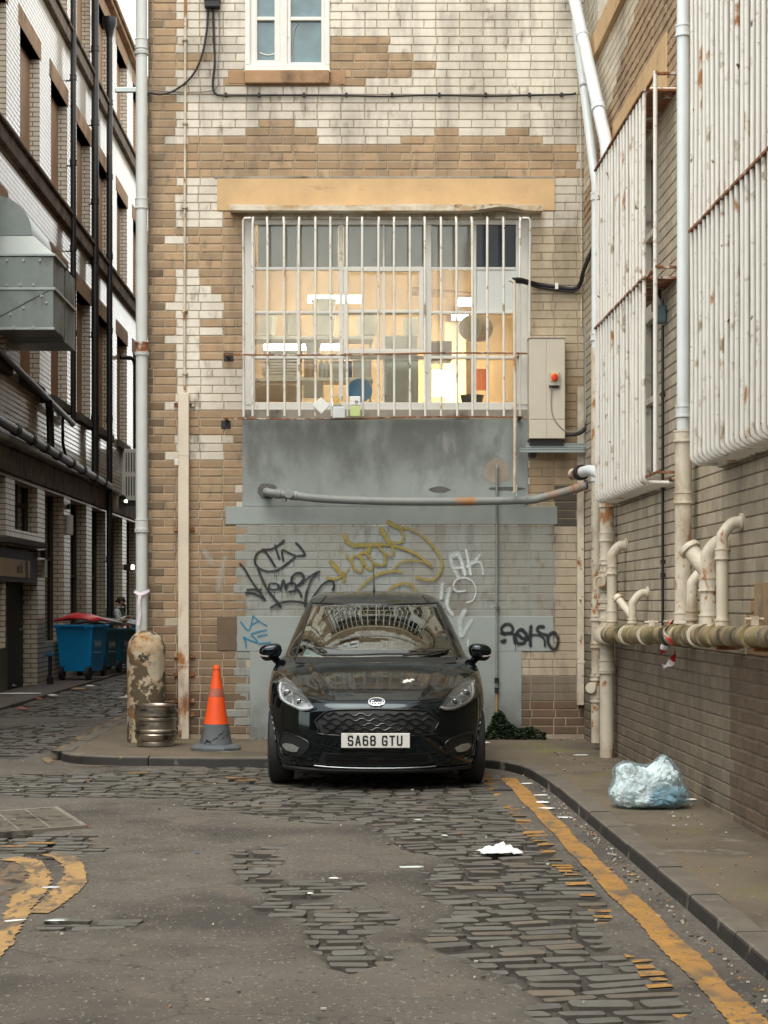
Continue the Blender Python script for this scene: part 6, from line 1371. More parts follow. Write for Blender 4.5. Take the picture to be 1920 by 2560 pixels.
def bagmat():
    m = bpy.data.materials.new('blue_bag_film'); m.use_nodes = True; nt = m.node_tree; N, L = nt.nodes, nt.links; N.clear()
    out = N.new('ShaderNodeOutputMaterial'); tr = N.new('ShaderNodeBsdfTransparent'); tr.inputs[0].default_value = (.90, .97, 1, 1)
    pb = N.new('ShaderNodeBsdfPrincipled'); pb.inputs['Base Color'].default_value = (.58, .74, .80, 1); pb.inputs['Roughness'].default_value = .16
    tc = N.new('ShaderNodeTexCoord'); nz = N.new('ShaderNodeTexNoise'); nz.inputs['Scale'].default_value = 9; nz.inputs['Detail'].default_value = 5; L.new(tc.outputs['Object'], nz.inputs['Vector'])
    mr = N.new('ShaderNodeMapRange'); L.new(nz.outputs['Fac'], mr.inputs[0])
    for k, v in zip((1, 2, 3, 4), (.45, .72, .14, .55)): mr.inputs[k].default_value = v
    n2 = N.new('ShaderNodeTexNoise'); n2.inputs['Scale'].default_value = 22; n2.inputs['Detail'].default_value = 4; L.new(tc.outputs['Object'], n2.inputs['Vector'])
    bp = N.new('ShaderNodeBump'); bp.inputs['Distance'].default_value = .03; L.new(n2.outputs['Fac'], bp.inputs['Height']); L.new(bp.outputs[0], pb.inputs['Normal'])
    mx = N.new('ShaderNodeMixShader'); L.new(mr.outputs[0], mx.inputs[0]); L.new(tr.outputs[0], mx.inputs[1]); L.new(pb.outputs[0], mx.inputs[2]); L.new(mx.outputs[0], out.inputs[0]); return m
bag = thing('rubbish_bag', 'translucent blue rubbish bag stuffed with white paper on the right pavement', 'rubbish bag', bc)
me = bagshape((.268, .205, .158), 3.1, .12, 1.7); me.materials.append(bagmat()); me.polygons.foreach_set('use_smooth', [True]*len(me.polygons))
o = bpy.data.objects.new('bag_film', me); COL.objects.link(o); o.location = bc; adopt(o, bag)
def crumple(r, seed, shrink):
    me = bagshape(r, seed, .12, 1.7, 6); n = len(me.vertices); co = np.empty(n*3); me.vertices.foreach_get('co', co); co = co.reshape(-1, 3); cen = np.array([0, 0, r[2]*.75])
    for i in range(n):
        p = Vector(co[i]); v = noise.voronoi(p*15, distance_metric='DISTANCE')[0]; h = 1-shrink-.09*(1-min(1, (v[1]-v[0])*3.2))+.05*noise.noise(Vector((round(v[0]*9), p.x*9, p.y*9)))+.03*noise.noise(p*40)
        q = cen+(co[i]-cen)*min(h, .985); q[2] = max(q[2], .012); co[i] = q
    me.vertices.foreach_set('co', co.ravel()); me.update(); me.polygons.foreach_set('use_smooth', [True]*len(me.polygons)); me.set_sharp_from_angle(angle=R(38)); return me
me = crumple((.262, .20, .153), 3.1, .05); me.materials.append(pm('crumpled_paper', (.80, .80, .77), .75, var=.10, vs=14, layers=[((.36, .34, .29), 7, .57, .05), ((.14, .33, .43), 3.2, .56, .05, (1, 1, 1), None, (.28, .12), .8), ((.16, .38, .50), 4, .60, .05)]))
o = bpy.data.objects.new('paper_filling', me); COL.objects.link(o); o.location = bc; adopt(o, bag)
# ---------------------------------------------------------------- cone, keg, stone bollard
cp = Vector((-1.315, 17.25, PZ)); t = thing('traffic_cone', 'orange traffic cone with a cracked grey base on the left pavement', 'cone', cp)
CO = pm('cone_orange', (.78, .085, .012), .5, var=.10, vs=5, layers=[((.35, .06, .03), 5, .68, .06)]); CG = pm('cone_grey', (.095, .105, .115), .7, var=.2, vs=6, layers=[((.04, .04, .042), 6, .6, .06)])
T_ = Matrix.Translation(cp) @ Matrix.Rotation(R(.6), 4, 'Y')
rc = lambda z: .145-.118*(z-.04)/.72
mb = MB(); mb.lathe([(rc(.235), .235), (rc(.49), .49)], 36, T_, False); mb.lathe([(rc(.56), .56), (rc(.735), .735), (rc(.735)+.004, .737), (rc(.735)+.004, .752), (rc(.745)-.004, .775), (.018, .778), (.012, .74)], 36, T_, False); mb.build('body', CO, t, smooth=40)
mb = MB(); mb.lathe([(rc(.49)+.0015, .488), (rc(.56)+.0015, .562)], 36, T_, False); mb.build('sleeve', pm('worn_sleeve', (.40, .12, .075), .5, var=.3, vs=12), t, smooth=40)
mb = MB(); n = 36; P = []
for z, ex in ((.055, .012), (.10, .006), (.17, .004), (.236, .003)):
    P.append([T_ @ Vector(((rc(z)+ex)*math.cos(2*math.pi*k/n), (rc(z)+ex)*math.sin(2*math.pi*k/n), z-(.028*max(0, math.sin(k*.9+1))**3 if z < .06 else 0))) for k in range(n+1)])
mb.grid(P); mb.build('skirt', CG, t, smooth=40)
crk = pm('crack', (.012, .012, .012), .9)
mb = MB(); P = smoothpath([(-.03, .07), (.01, .095), (.02, .12), (.07, .135), (.09, .175)], 3)if False else [(-.09,.062),(-.06,.085),(-.03,.075),(-.01,.10),(.03,.115),(.035,.14),(.07,.155),(.085,.19)]
for a_, b_ in zip(P, P[1:]):
    q = []
    for (x, z), s_ in ((a_, -1), (b_, -1), (b_, 1), (a_, 1)):
        r_ = rc(z)+.009; q.append(T_ @ Vector((x, -math.sqrt(max(r_*r_-x*x, 0)), z+s_*.0045)))
    mb.face(q)
mb.face([T_ @ Vector((x, -math.sqrt((rc(z)+.013)**2-x*x), z)) for x, z in ((-.10, .058), (-.03, .058), (-.045, .085), (-.075, .10))]); mb.build('crack', crk, t)
mb = MB(); P = []
for z, s_ in ((.0, .225), (.022, .225), (.036, .205), (.05, .16), (.055, .13)):
    row = []
    for k in range(8):
        a = math.pi/8+2*math.pi*k/8; q = s_*(1.08 if True else 1); row.append(T_ @ Vector((q*math.cos(a), q*math.sin(a), z)))
    P.append(row+row[:1])
mb.grid(P); mb.face(P[0][:8][::-1]); mb.face(P[-1][:8]); mb.build('base', CG, t, bevel=.004)
kp_ = Vector((-1.915, 17.68, PZ)); t = thing('beer_keg', 'dented steel beer keg in front of the stone bollard', 'keg', kp_)
STEEL = pm('keg_steel', (.42, .37, .31), .34, .92, var=.22, vs=5, layers=[((.05, .045, .035), 4, .56, .08, (1, 1, 2.2), .65), ((.20, .13, .06), 7, .66, .05, (1, 1, 1), .7)])
T_ = Matrix.Translation(kp_)
prof = [(.165, .0), (.178, .005), (.180, .03), (.176, .045), (.196, .075), (.198, .11), (.190, .122), (.203, .135), (.203, .15), (.190, .163), (.194, .20), (.190, .232), (.203, .245), (.203, .26), (.190, .272), (.197, .285), (.196, .30)]
mb = MB(); mb.lathe(prof+[(.192, .303), (.193, .375), (.199, .382), (.199, .390), (.191, .392), (.186, .384), (.184, .32), (.15, .315), (.04, .325), (.001, .325)], 48, T_); mb.build('shell', STEEL, t, smooth=35)
mb = MB(); mb.lathe([(.035, .322), (.035, .35), (.02, .352), (.001, .352)], 20, T_); mb.build('valve', STEEL, t, smooth=40)
for a in (-120, 60):
    a = R(a); mb = MB(); P = []
    for j in range(13):
        b = a+(-.22+.44*j/12); P.append((b, .012*math.sqrt(max(0, 1-((j-6)/6.3)**2))))
    mb.face([T_ @ Vector((.1965*math.cos(b), .1965*math.sin(b), .345+h_)) for b, h_ in P]+[T_ @ Vector((.1965*math.cos(b), .1965*math.sin(b), .345-h_)) for b, h_ in reversed(P)]); mb.build('hand_hole', mat['black'], t)
bp_ = Vector((-2.065, 18.2, PZ)); n, P = 40, []
zz3 = [0, .1, .2, .3, .4, .5, .6, .7, .8, .86, .90]+[.90+.185*math.sin(a) for a in np.linspace(.12, math.pi/2-.05, 12)]
for z in zz3:
    q = 1 if z <= .9 else math.sqrt(max(0, 1-((z-.9)/.187)**2)); row = []
    for k in range(n):
        a = 2*math.pi*k/n; r_ = .185*q*(1+.035*noise.noise(Vector((math.cos(a)*1.5, math.sin(a)*1.5, z*3)))+.02*noise.noise(Vector((math.cos(a)*5, math.sin(a)*5, z*9)))); row.append((bp_.x+r_*math.cos(a), bp_.y+r_*math.sin(a), bp_.z+z))
    P.append(row+row[:1])
mb = MB(); mb.grid(P); mb.face(P[-1][:n])
o = mb.build('stone_bollard', pm('peeling_bollard', (.50, .42, .30), .85, var=.22, vs=5, bump=.006, bs=22, layers=[((.34, .22, .10), 5, .52, .07), ((.25, .24, .22), 6, .60, .06), ((.095, .07, .04), 3.4, .535, .012), ((.22, .09, .025), 5, .61, .04), ((.05, .04, .028), 7, .62, .015)]), smooth=60); weld(o)
tag(o, 'round topped stone bollard with peeling cream paint at the corner', 'bollard')
mb = MB(); ribbon3(mb, [(-2.21, 18.43, 1.56), (-2.145, 18.42, 1.53), (-2.06, 18.44, 1.57)], .03, (0, 0, 1), 5); ribbon3(mb, [(-2.15, 18.425, 1.53), (-2.16, 18.40, 1.45), (-2.155, 18.40, 1.33), (-2.17, 18.39, 1.22)], .03, (1, 0, 0), 5)
tag(mb.build('plastic_strip', pm('white_lilac_tape', (.66, .58, .64), .4, var=.15, vs=12)), 'pale plastic strip knotted round the grey downpipe', 'tape')
# ---------------------------------------------------------------- moss and weeds behind the car
mb = MB(); rp = random.Random(11)
for k in range(4200):
    x = rp.gauss(1.38, .24); x = min(max(x, .95), 1.85); hgt = max(.02, .36-abs(x-1.36)*.50)*(.6+.9*noise.noise(Vector((x*6, 1, 2)))); z = PZ+hgt*rp.random()**.8; y = YW-.02-rp.random()*(.05+.10*(1-(z-PZ)/.4))
    s_ = rp.choice((.006, .009, .014, .024)); M = Matrix.Translation((x, y, z)) @ Matrix.Rotation(rp.uniform(0, 6), 4, 'Z') @ Matrix.Rotation(rp.uniform(-1.2, 1.2), 4, 'X'); g_ = rp.uniform(.5, 1.3)
    mb.face([M @ Vector(p) for p in ((-s_, 0, 0), (0, -s_*.6, 0), (s_, 0, .004), (0, s_*.6, 0))], None, (.022*g_, .045*g_, .016*g_, .8))
tag(mb.build('moss', pm('moss', (.03, .05, .02), attr=True, var=.3)), 'dark green moss and weeds at the foot of the wall', 'moss', kind='stuff')
# ---------------------------------------------------------------- litter
PAPER = pm('litter_paper', (.72, .72, .70), .75, var=.06); rp = random.Random(21)
def gpt(u, v, h): Y = (HC-h)*F/(v-CY); return Vector(((u-CX)*Y/F, Y, h))
def litter(name, label, cat, u, v, w, l, h=0.008, m=None, crump=.01, rot=None, n=5):
    c = gpt(u, v, h+.004); rot = rp.uniform(0, 3.1) if rot is None else rot; M = Matrix.Translation(c) @ Matrix.Rotation(rot, 4, 'Z'); s0 = rp.random()*50
    G = [[M @ Vector((w*(i/(n-1)-.5)*(1+.2*noise.noise(Vector((i, s0, j)))), l*(j/(n-1)-.5)*(1+.2*noise.noise(Vector((j, s0, i)))), .45*crump*(1+noise.noise(Vector((i*.8+s0, j*.8, s0))))*(1-.8*max(abs(2*i/(n-1)-1), abs(2*j/(n-1)-1)))+.001)) for j in range(n)] for i in range(n)]
    mb = MB(); mb.grid(G); o = mb.build(name, m or PAPER, smooth=30); o.modifiers.new('thick', 'SOLIDIFY').thickness = .0006; return tag(o, label, cat)
litter('paper_scrap', 'white paper slip in the gutter nearest the car', 'paper', 1317, 1959, .10, .07)
litter('paper_scrap', 'flat white paper second from the car in the gutter', 'paper', 1350, 1988, .12, .06, rot=.1)
litter('paper_scrap', 'folded white paper on the yellow line, the farther of two', 'paper', 1357, 2006, .11, .09, .012, crump=.02)
litter('paper_scrap', 'folded white paper on the yellow line, the nearer of two', 'paper', 1367, 2021, .10, .08, .012, crump=.02)
litter('paper_scrap', 'square white paper against the kerb', 'paper', 1413, 2044, .09, .08, rot=.1)
litter('paper_bag', 'crumpled white paper bag on the setts', 'bag', 1251, 2134,   .24, .17, .004, crump=.12, rot=.2, n=13)
litter('tissue', 'pale crumpled tissue left of the paper bag', 'tissue', 1029, 2168, .13, .06, .004, pm('pale_tissue', (.55, .60, .57), .7), .014, .1)
litter('rag', 'dark twisted rag lying on the yellow lines', 'rag', 1257, 1976, .15, .07, .008, mat['black'], .02, .2)
litter('paper_scrap', 'white paper at the foot of the soil pipe', 'paper', 1452, 1888, .13, .06, PZ, rot=.05)
litter('paper_scrap', 'pale paper right of the soil pipe foot', 'paper', 1518, 1889, .12, .08, PZ, rot=.3)
litter('card', 'pale cardboard flap under the rubbish bag', 'card', 1722, 1999, .16, .10, PZ, rot=.1)
litter('paper_scrap', 'red and white wrapper standing behind the car wheel', 'wrapper', 1216, 1858, .06, .09, PZ, crump=.03)
litter('paper_scrap', 'tiny white scrap among the middle setts', 'paper', 1112, 2089, .03, .04, .004)
litter('paper_scrap', 'tiny white scrap above the tissue', 'paper', 1045, 2050, .05, .03, .004)
litter('leaf', 'brown dry leaf in the gutter', 'leaf', 1521, 2171, .05, .04, .008, pm('dry_leaf', (.30, .17, .07), .8), .01)
litter('leaf', 'tan dry leaf against the right kerb', 'leaf', 1580, 2187, .05, .03, .008, pm('tan_leaf', (.36, .24, .12), .8), .01)
litter('paper_scrap', 'pale blue slip across the double yellow curve', 'paper', 128, 2219, .09, .04, .012, pm('pale_blue_slip', (.5, .55, .57), .6), .01, .1)
litter('crushed_can', 'flattened grey can beside the worn setts', 'can', 143, 2301, .12, .055, .012, mat['galv'], .02, .1)
litter('paper_scrap', 'white paper strip near the bottom of the yellow curve', 'paper', 38, 2302, .10, .03, .012, rot=.5)
litter('blue_cap', 'small blue bottle cap on the tarmac', 'cap', 493, 2131, .03, .025, .012, pm('blue_cap', (.02, .10, .35), .4), .004)
litter('wrapper', 'small red wrapper by the manhole cover', 'wrapper', 219, 2067, .04, .03, .012, pm('red_wrapper', (.5, .05, .03), .5), .006)
litter('paper_scrap', 'tiny white scrap on the lower setts', 'paper', 835, 2196, .05, .03, .012); litter('paper_scrap', 'small white scrap left of the middle setts', 'paper', 776, 2234, .03, .03, .012)
litter('newspaper', 'white newspaper sheet on the far pavement by the dark door', 'paper', 42, 1734, .75, .28, .055, crump=.03, rot=.1)
litter('plastic_bag', 'clear crumpled bag in front of the dark door', 'bag', 22, 1716, .22, .22, .055, pm('clear_bag', (.5, .52, .5), .2), .10)
for i, (u, v, c_, lb_) in enumerate(((88, 1747, (.55, .10, .06), 'red carton scrap in the far gutter'), (55, 1772, (.50, .12, .10), 'pink red wrapper in the far gutter nearest the viewer'), (195, 1722, (.60, .33, .06), 'orange wrapper at the kerb before the bins'), (130, 1739, (.6, .58, .52), 'white scrap in the far gutter'), (225, 1715, (.66, .66, .64), 'crumpled white paper beside the blue bin'), (315, 1744, (.6, .6, .58), 'white paper on the lane beside the bollard'))):
    litter('wrapper', lb_, 'litter', u, v, .22, .14, .02 if i != 4 else .06, pm('litter_%d' % i, c_, .6, var=.2), .05)
gc = MB(); gr_ = random.Random(8)                         # uncountable crumbs: grit, stubs, leaf bits
for k in range(520):
    a = gr_.random()
    if a < .45: Y = gr_.uniform(6.3, 15.5); x = 1.50-.005*(Y-6)-abs(gr_.gauss(0, .05)); z = .016
    elif a < .72: Y = gr_.uniform(6.4, 17); x = gr_.uniform(-3.2, 1.2); z = .018
    elif a < .9: Y = gr_.uniform(8, 17); x = gr_.uniform(1.65, 2.25); z = PZ+.006
    else: Y = YW-.03-abs(gr_.gauss(0, .1)); x = gr_.uniform(-1.7, 2.2); z = PZ+.006
    s_ = gr_.uniform(.003, .010); M = Matrix.Translation((x, Y, z)) @ Matrix.Rotation(gr_.uniform(0, 6), 4, 'Z'); q = gr_.random(); cc = (.5, .48, .42) if q < .35 else ((.35, .2, .08) if q < .6 else (.08, .065, .05))
    gc.box(-s_, s_, -s_*.5, s_*.5, -.004, s_*.3, (*cc, .8), M)
tag(gc.build('grit', pm('grit', (.3, .3, .3), attr=True)), 'scattered grit, stubs and leaf bits on the ground', 'grit', kind='stuff')
# manhole cover
t = thing('manhole_cover', 'large worn steel manhole cover at the left of the road', 'manhole cover', (-2.2, 12.2, .02))
a = Vector((-1.717, 11.85, .020)); e1 = Vector((.79, .61, 0)).normalized(); e2 = Vector((-.32, .95, 0)).normalized(); M = Matrix(((e1.x, e2.x, 0, a.x), (e1.y, e2.y, 0, a.y), (0, 0, 1, a.z), (0, 0, 0, 1)))
CI = pm('worn_cover', (.24, .22, .18), .55, .35, var=.2, vs=6, layers=[((.07, .06, .05), 5, .58, .06)])
mb = MB(); mb.box(-1.12, -.04, .04, 1.10, -.03, .006, None, M); mb.build('plate', CI, t)
mb = MB()
for b in ((-1.2, 0, 0, .04), (-1.2, 0, 1.10, 1.15), (-.04, 0, .041, 1.099), (-1.2, -1.12, .041, 1.099)): mb.box(b[0], b[1], b[2], b[3], -.03, .012, None, M)
for k in range(1, 5): x = -1.12+1.08*k/5; mb.box(x-.008, x+.008, .045, 1.095, .0061, .012, None, M)
for k in range(1, 22): y = .04+1.06*k/22; mb.box(-1.115, -.045, y-.006, y+.006, .0061, .0095, None, M)
mb.build('frame', CI, t)
mb = MB(); mb.lathe([(.05, .0062), (.05, .0135), (.03, .0135), (.03, .008), (.001, .008)], 20, M @ Matrix.Translation((-.45, .6, 0))); mb.build('lifting_eye', CI, t, smooth=40)
mb = MB(); a = gpt(150, 2600, .02); mb.box(a.x-.06, a.x+.16, a.y+.0, a.y+.2, -.02, .017); tag(mb.build('drain_cover', CI, bevel=.004), 'corner of a small steel cover at the bottom edge', 'drain cover')
# ---------------------------------------------------------------- left side: duct, pipes, wall units
dt = thing('kitchen_duct', 'big galvanised kitchen exhaust duct jutting from the tenement wall', 'duct', (-5.0, 28.9, 5.59))
xo, yn, yfar, zb2, zt2 = -4.6, 28.2, 30.35, 5.59, 6.68
mb = MB(); mb.box(XL-.05, xo, yn, 29.2, zb2, zt2); mb.box(XL-.05, xo+.0, 29.42, yfar, zb2-.05, zt2+.02); mb.box(XL-.05, xo-.02, 29.2, 29.42, zb2-.02, zt2-.02); mb.build('box', mat['galv'], dt, bevel=.008)
mb = MB(); mb.box(XL-.05, xo+.035, yn-.035, 29.2, zt2+.001, zt2+.04); mb.box(XL, xo+.03, yn-.03, yn-.001, 6.17, 6.21); mb.box(xo+.001, xo+.03, yn, yfar, 6.17, 6.21); mb.box(XL, xo+.02, yn-.02, yn-.001, zb2-.02, zb2+.015); mb.build('flange', mat['galvlt'], dt, bevel=.004)
mb = MB(); mb.tube([(XL-.05, yn-.012, 5.72), (xo-.08, yn-.012, 6.17)], .014, 6); mb.build('brace', mat['galv'], dt)
mb = MB()
for x, z in ((-5.3, 6.62), (-5.05, 6.62), (-4.8, 6.62), (-5.3, 6.25), (-5.1, 6.25), (-4.9, 6.25), (-4.7, 5.98), (-5.05, 5.9), (-5.25, 5.8), (-4.78, 6.08), (-5.2, 5.61), (-4.9, 5.61)): mb.box(x-.018, x+.018, yn-.04, yn-.0, z-.018, z+.018)
mb.build('bolts', mat['galvlt'], dt)
xh = -4.945; zh = 7.03
mb = MB(); mb.face([(XL, yn, zt2+.041), (xo, yn, zt2+.041), (xh, yn+.12, zh), (XL, yn+.12, zh)]); mb.face([(xo, yn, zt2+.041), (xo, yfar, zt2+.041), (xh, yfar-.2, zh), (xh, yn+.12, zh)]); mb.face([(xo, yfar, zt2+.041), (XL, yfar, zt2+.041), (XL, yfar-.2, zh), (xh, yfar-.2, zh)]); mb.build('hopper', mat['galvlt'], dt)
ec = Vector((XL-.08, 0, zh)); er = xh-ec.x; A = np.linspace(0, math.pi/2, 18)
mb = MB(); mb2 = MB(); arcp = [(ec.x+er*math.cos(a), ec.z+er*math.sin(a)) for a in A]
mb.face([(x, yn+.12, z) for x, z in arcp]+[(ec.x, yn+.12, ec.z)]); mb2.face([(x, yfar-.2, z) for x, z in reversed(arcp)]+[(ec.x, yfar-.2, ec.z)]); mb.build('elbow_cheek', mat['galv'], dt); mb2.build('elbow_cheek', mat['galv'], dt)
mb = MB(); mb.grid([[(x, y, z) for y in np.linspace(yn+.12, yfar-.2, 5)] for x, z in arcp]); mb.build('elbow_back', mat['galvlt'], dt, smooth=50)
mb = MB(); mb.tube([(xh+.01, yn+.12, zh), (XL, yn+.12, zh)], .016, 6); mb.build('seam', mat['galv'], dt)
BPX = XL+.13
def lpipe(label, Y, z0, z1, r, brk, extra=None):
    path = [(BPX, Y, z1), (BPX, Y, z0)]
    if extra: path += extra
    t = pipe('downpipe', label, 'pipe', path, r, mat['blackpipe'], [((BPX, Y, z), UP, .10, .016) for z in brk], n=12)
    for z in brk: mb = MB(); mb.box(XL, BPX, Y-.02, Y+.02, z-.07, z-.05); mb.build('bracket', mat['blackpipe'], t)
    return t
lpipe('black downpipe on the tenement just past the duct', 35.0, 4.83, 14.3, .055, (6.5, 8.1, 9.7, 11.3, 12.9), [(BPX, 34.95, 4.80), (BPX, 31, 5.02), (BPX, 26.5, 5.25)])
lpipe('thick black downpipe in the middle of the tenement', 37.9, 3.95, 14.3, .075, (5.2, 6.9, 8.4, 9.6, 11.2, 12.7))
t = lpipe('black downpipe with hopper head at the far end of the tenement', 40.1, .1, 13.9, .065, (2.4, 5.4, 7.3, 8.9, 10.6, 12.2))
mb = MB(); mb.lathe([(.07, 0), (.10, .15), (.16, .28), (.16, .42), (.14, .42)], 16, Matrix.Translation((BPX, 40.1, 13.6))); mb.build('hopper_head', mat['blackpipe'], t, smooth=40)
pipe('drain_pipe', 'thick black drain running along the tenement above the street windows', 'pipe', [(BPX+.02, Y, 4.15-.017*(Y-27.9)) for Y in (20, 27.9, 34, 40.0)], .075, mat['blackpipe'], [((BPX+.02, Y, 4.15-.017*(Y-27.9)), (0, 1, -.017), .14, .018) for Y in (29, 30.4, 31.7, 33, 34.6, 36, 37.6, 39)])
pipe('drain_pipe', 'bent black stub pipe feeding the thick tenement drain', 'pipe', smoothpath([(XL, 32.2, 4.95), (BPX-.02, 32.2, 4.95), (BPX, 32.25, 4.85), (BPX, 32.35, 4.6), (BPX+.01, 32.4, 4.1)], 5), .065, mat['blackpipe'], n=12)
pipe('drain_pipe', 'slim black waste pipe above the thick tenement drain', 'pipe', [(XL, 33.9, 4.95), (BPX-.04, 34.0, 4.95), (BPX-.04, 34.0, 4.35), (BPX-.02, 34.3, 4.1)], .028, mat['blackpipe'], n=10)
pipe('drain_pipe', 'black pipe with a bent head near the air conditioner', 'pipe', smoothpath([(XL, 43.0, 7.1), (-5.22, 43.2, 7.1), (-5.18, 43.4, 6.95)], 4)+[(-5.18, 43.4, 4.0)], .05, mat['blackpipe'], n=12)
t = thing('air_conditioner', 'white louvred air conditioning unit high beside the downpipe', 'air conditioner', (-5.1, 43.2, 3.8)); mb = MB(); mb.box(XL+.02, -4.75, 43.0, 43.4, 3.80, 5.0); mb.build('case', pm('ac_white', (.62, .60, .54), .5), t, bevel=.02)
mb = MB()
for r_ in range(2):
    for k in range(11): x = XL+.12+k*.06; mb.box(x, x+.022, 42.985, 42.999, 3.92+r_*.55, 4.36+r_*.55)
mb.build('louvre', mat['black'], t); mb = MB(); mb.box(XL, -4.7, 43.0, 43.4, 3.70, 3.76); mb.build('shelf_bracket', mat['blackpipe'], t)
def walllamp(label, p, w, h, es):
    t = thing('wall_lamp', label, 'lamp', p); p = Vector(p); mb = MB(); mb.box(XL, p.x, p.y-.06, p.y+.16, p.z-h/2-.02, p.z+h/2+.02); mb.build('housing', mat['blackpipe'], t, bevel=.01)
    mb = MB(); mb.box(p.x-w, p.x+.012, p.y-.075, p.y-.061, p.z-h/2, p.z+h/2); mb.build('lens', pm('lit_lens', (.9, .9, .8), .4, emit=(1, .92, .72), es=es), t)
walllamp('lit floodlight under the air conditioner', (-5.22, 42.2, 3.74), .05, .05, 7); walllamp('small lit bulkhead lamp on the far pier', (-5.24, 43.6, 2.28), .05, .10, 3.5)
t = thing('alarm_box', 'small white alarm box on a white brick pier', 'box', (XL+.1, 35.0, 3.0)); mb = MB(); mb.box(XL+.002, XL+.10, 34.95, 35.2, 2.72, 3.10); mb.build('case', pm('alarm_white', (.6, .58, .52), .5), t, bevel=.02); mb = MB(); mb.box(XL+.002, XL+.06, 35.0, 35.12, 3.2, 3.3); mb.build('sensor', mat['black'], t, bevel=.02)
t = thing('intercom', 'pale intercom box on the first pier by the dark doorway', 'box', (XL+.05, 32.2, 2.1)); mb = MB(); mb.box(XL+.002, XL+.06, 32.25, 32.5, 1.88, 2.2); mb.build('case', pm('grey_case', (.42, .40, .35), .5), t, bevel=.01); mb = MB(); mb.box(XL+.002, XL+.1, 32.1, 32.22, 2.22, 2.36); mb.build('camera', mat['black'], t, bevel=.02)
t = thing('ash_bin', 'thin blue topped ash bin on the pavement by the first pier', 'bin', (-5.28, 32.0, .055)); mb = MB(); mb.lathe([(.06, 0), (.06, .12), (.035, .13), (.035, .48)], 16, Matrix.Translation((-5.28, 32.0, .055))); mb.build('post', mat['blackpipe'], t, smooth=40); mb = MB(); mb.box(-5.36, -5.20, 31.92, 32.08, .536, .60); mb.build('lid', pm('blue_lid', (.03, .13, .25), .4), t, bevel=.01)
# ---------------------------------------------------------------- wheeled bins
def wheelie(label, x0, y0, w, d, h, bodyc, lidc, lid_open=0, text=None, base=.055, turn=11):
    """large two-wheeled bin: tapered body, rim, lid, wheels; faces the viewer, back to the wall"""
    t = thing('wheeled_bin', label, 'bin', (x0+w/2, y0+d/2, base), 'bins standing along the tenement'); m = pm('bin_plastic', bodyc, .45, var=.12, vs=2.5, layers=[(tuple(c*.45 for c in bodyc), 2.4, .64, .08, (1, 1, .5))])
    P = []
    for z, s_ in ((.16, .80), (.5, .88), (h-.16, .98), (h-.1, 1.0)):
        cx_, cy_ = x0+w/2, y0+d/2; P.append([(cx_+a*w/2*s_, cy_+b*d/2*s_, base+z) for a, b in ((-1, -1), (1, -1), (1, 1), (-1, 1), (-1, -1))])
    mb = MB(); mb.grid(P); mb.face(P[0][:4][::-1]); mb.build('body', m, t, bevel=.03); 
    mb = MB(); mb.box(x0-.03, x0+w+.03, y0-.04, y0+d+.03, base+h-.099, base+h-.045); mb.build('rim', m, t, bevel=.015)
    lm = pm('bin_lid', lidc, .4, var=.15, vs=4); mb = MB(); n = 8; G = []
    for i in range(n+1):
        row = []
        for j in range(7):
            u, v = i/n, j/6; z = base+h+.015+.12*math.sin(math.pi*u)**.6*(.4+.6*math.sin(math.pi*v)**.5)+.03*noise.noise(Vector((u*3, v*3, x0*5)))+lid_open*v
            row.append((x0-.02+(w+.04)*u, y0-.03+(d+.05)*v, z))
        G.append(row)
    mb.grid(G); o = mb.build('lid', lm, t, smooth=40); o.modifiers.new('thick', 'SOLIDIFY').thickness = .03
    for s_ in (.10, w-.10):
        mb = MB(); mb.lathe([(.11, -.035), (.125, -.02), (.125, .02), (.11, .035)], 20, axis_M((x0+s_, y0+.07, base+.125), (1, 0, 0))); mb.build('wheel', mat['black'], t, smooth=40)
    mb = MB(); mb.tube([(x0+.1, y0-.05, base+h-.12), (x0+.12, y0-.10, base+h-.06), (x0+w-.12, y0-.10, base+h-.06), (x0+w-.1, y0-.05, base+h-.12)], .018, 8); mb.build('handle', m, t)
    if text:
        vs_, fs_ = text_polys(text, .17, .006); k = 1-.06; mb = MB(); mb.v = [(x0+w*.965+.012, y0+d*.38+p.x, base+h*.62+p.y) for p in vs_]; mb.f = fs_; mb.build('lettering', pm('bin_lettering', (.45, .52, .52), .5), t)
        mb = MB(); mb.box(x0+w*.955, x0+w*.96+.012, y0+d*.2, y0+d*.6, base+h*.47, base+h*.485); mb.build('lettering_line', pm('bin_lettering', (.30, .42, .45), .5), t)
    t.rotation_euler.z = R(-turn); return t
wheelie('bright blue bin with a red lid nearest the viewer', -5.37, 33.5, .70, .85, 1.04, (.0, .25, .56), (.66, .035, .035), .0, 'N+H')
wheelie('dark teal blue bin second in the row', -5.35, 35.6, .66, .85, .95, (.0, .11, .18), (.05, .05, .055), .02, 'N+H')
wheelie('dark teal blue bin third in the row under flattened card', -5.32, 37.2, .72, .85, .92, (.0, .10, .16), (.10, .12, .08), .0, 'N+H')
wheelie('nearly black bin at the far end of the row', -5.22, 38.7, .66, .8, .90, (.012, .02, .022), (.04, .05, .04), .0)
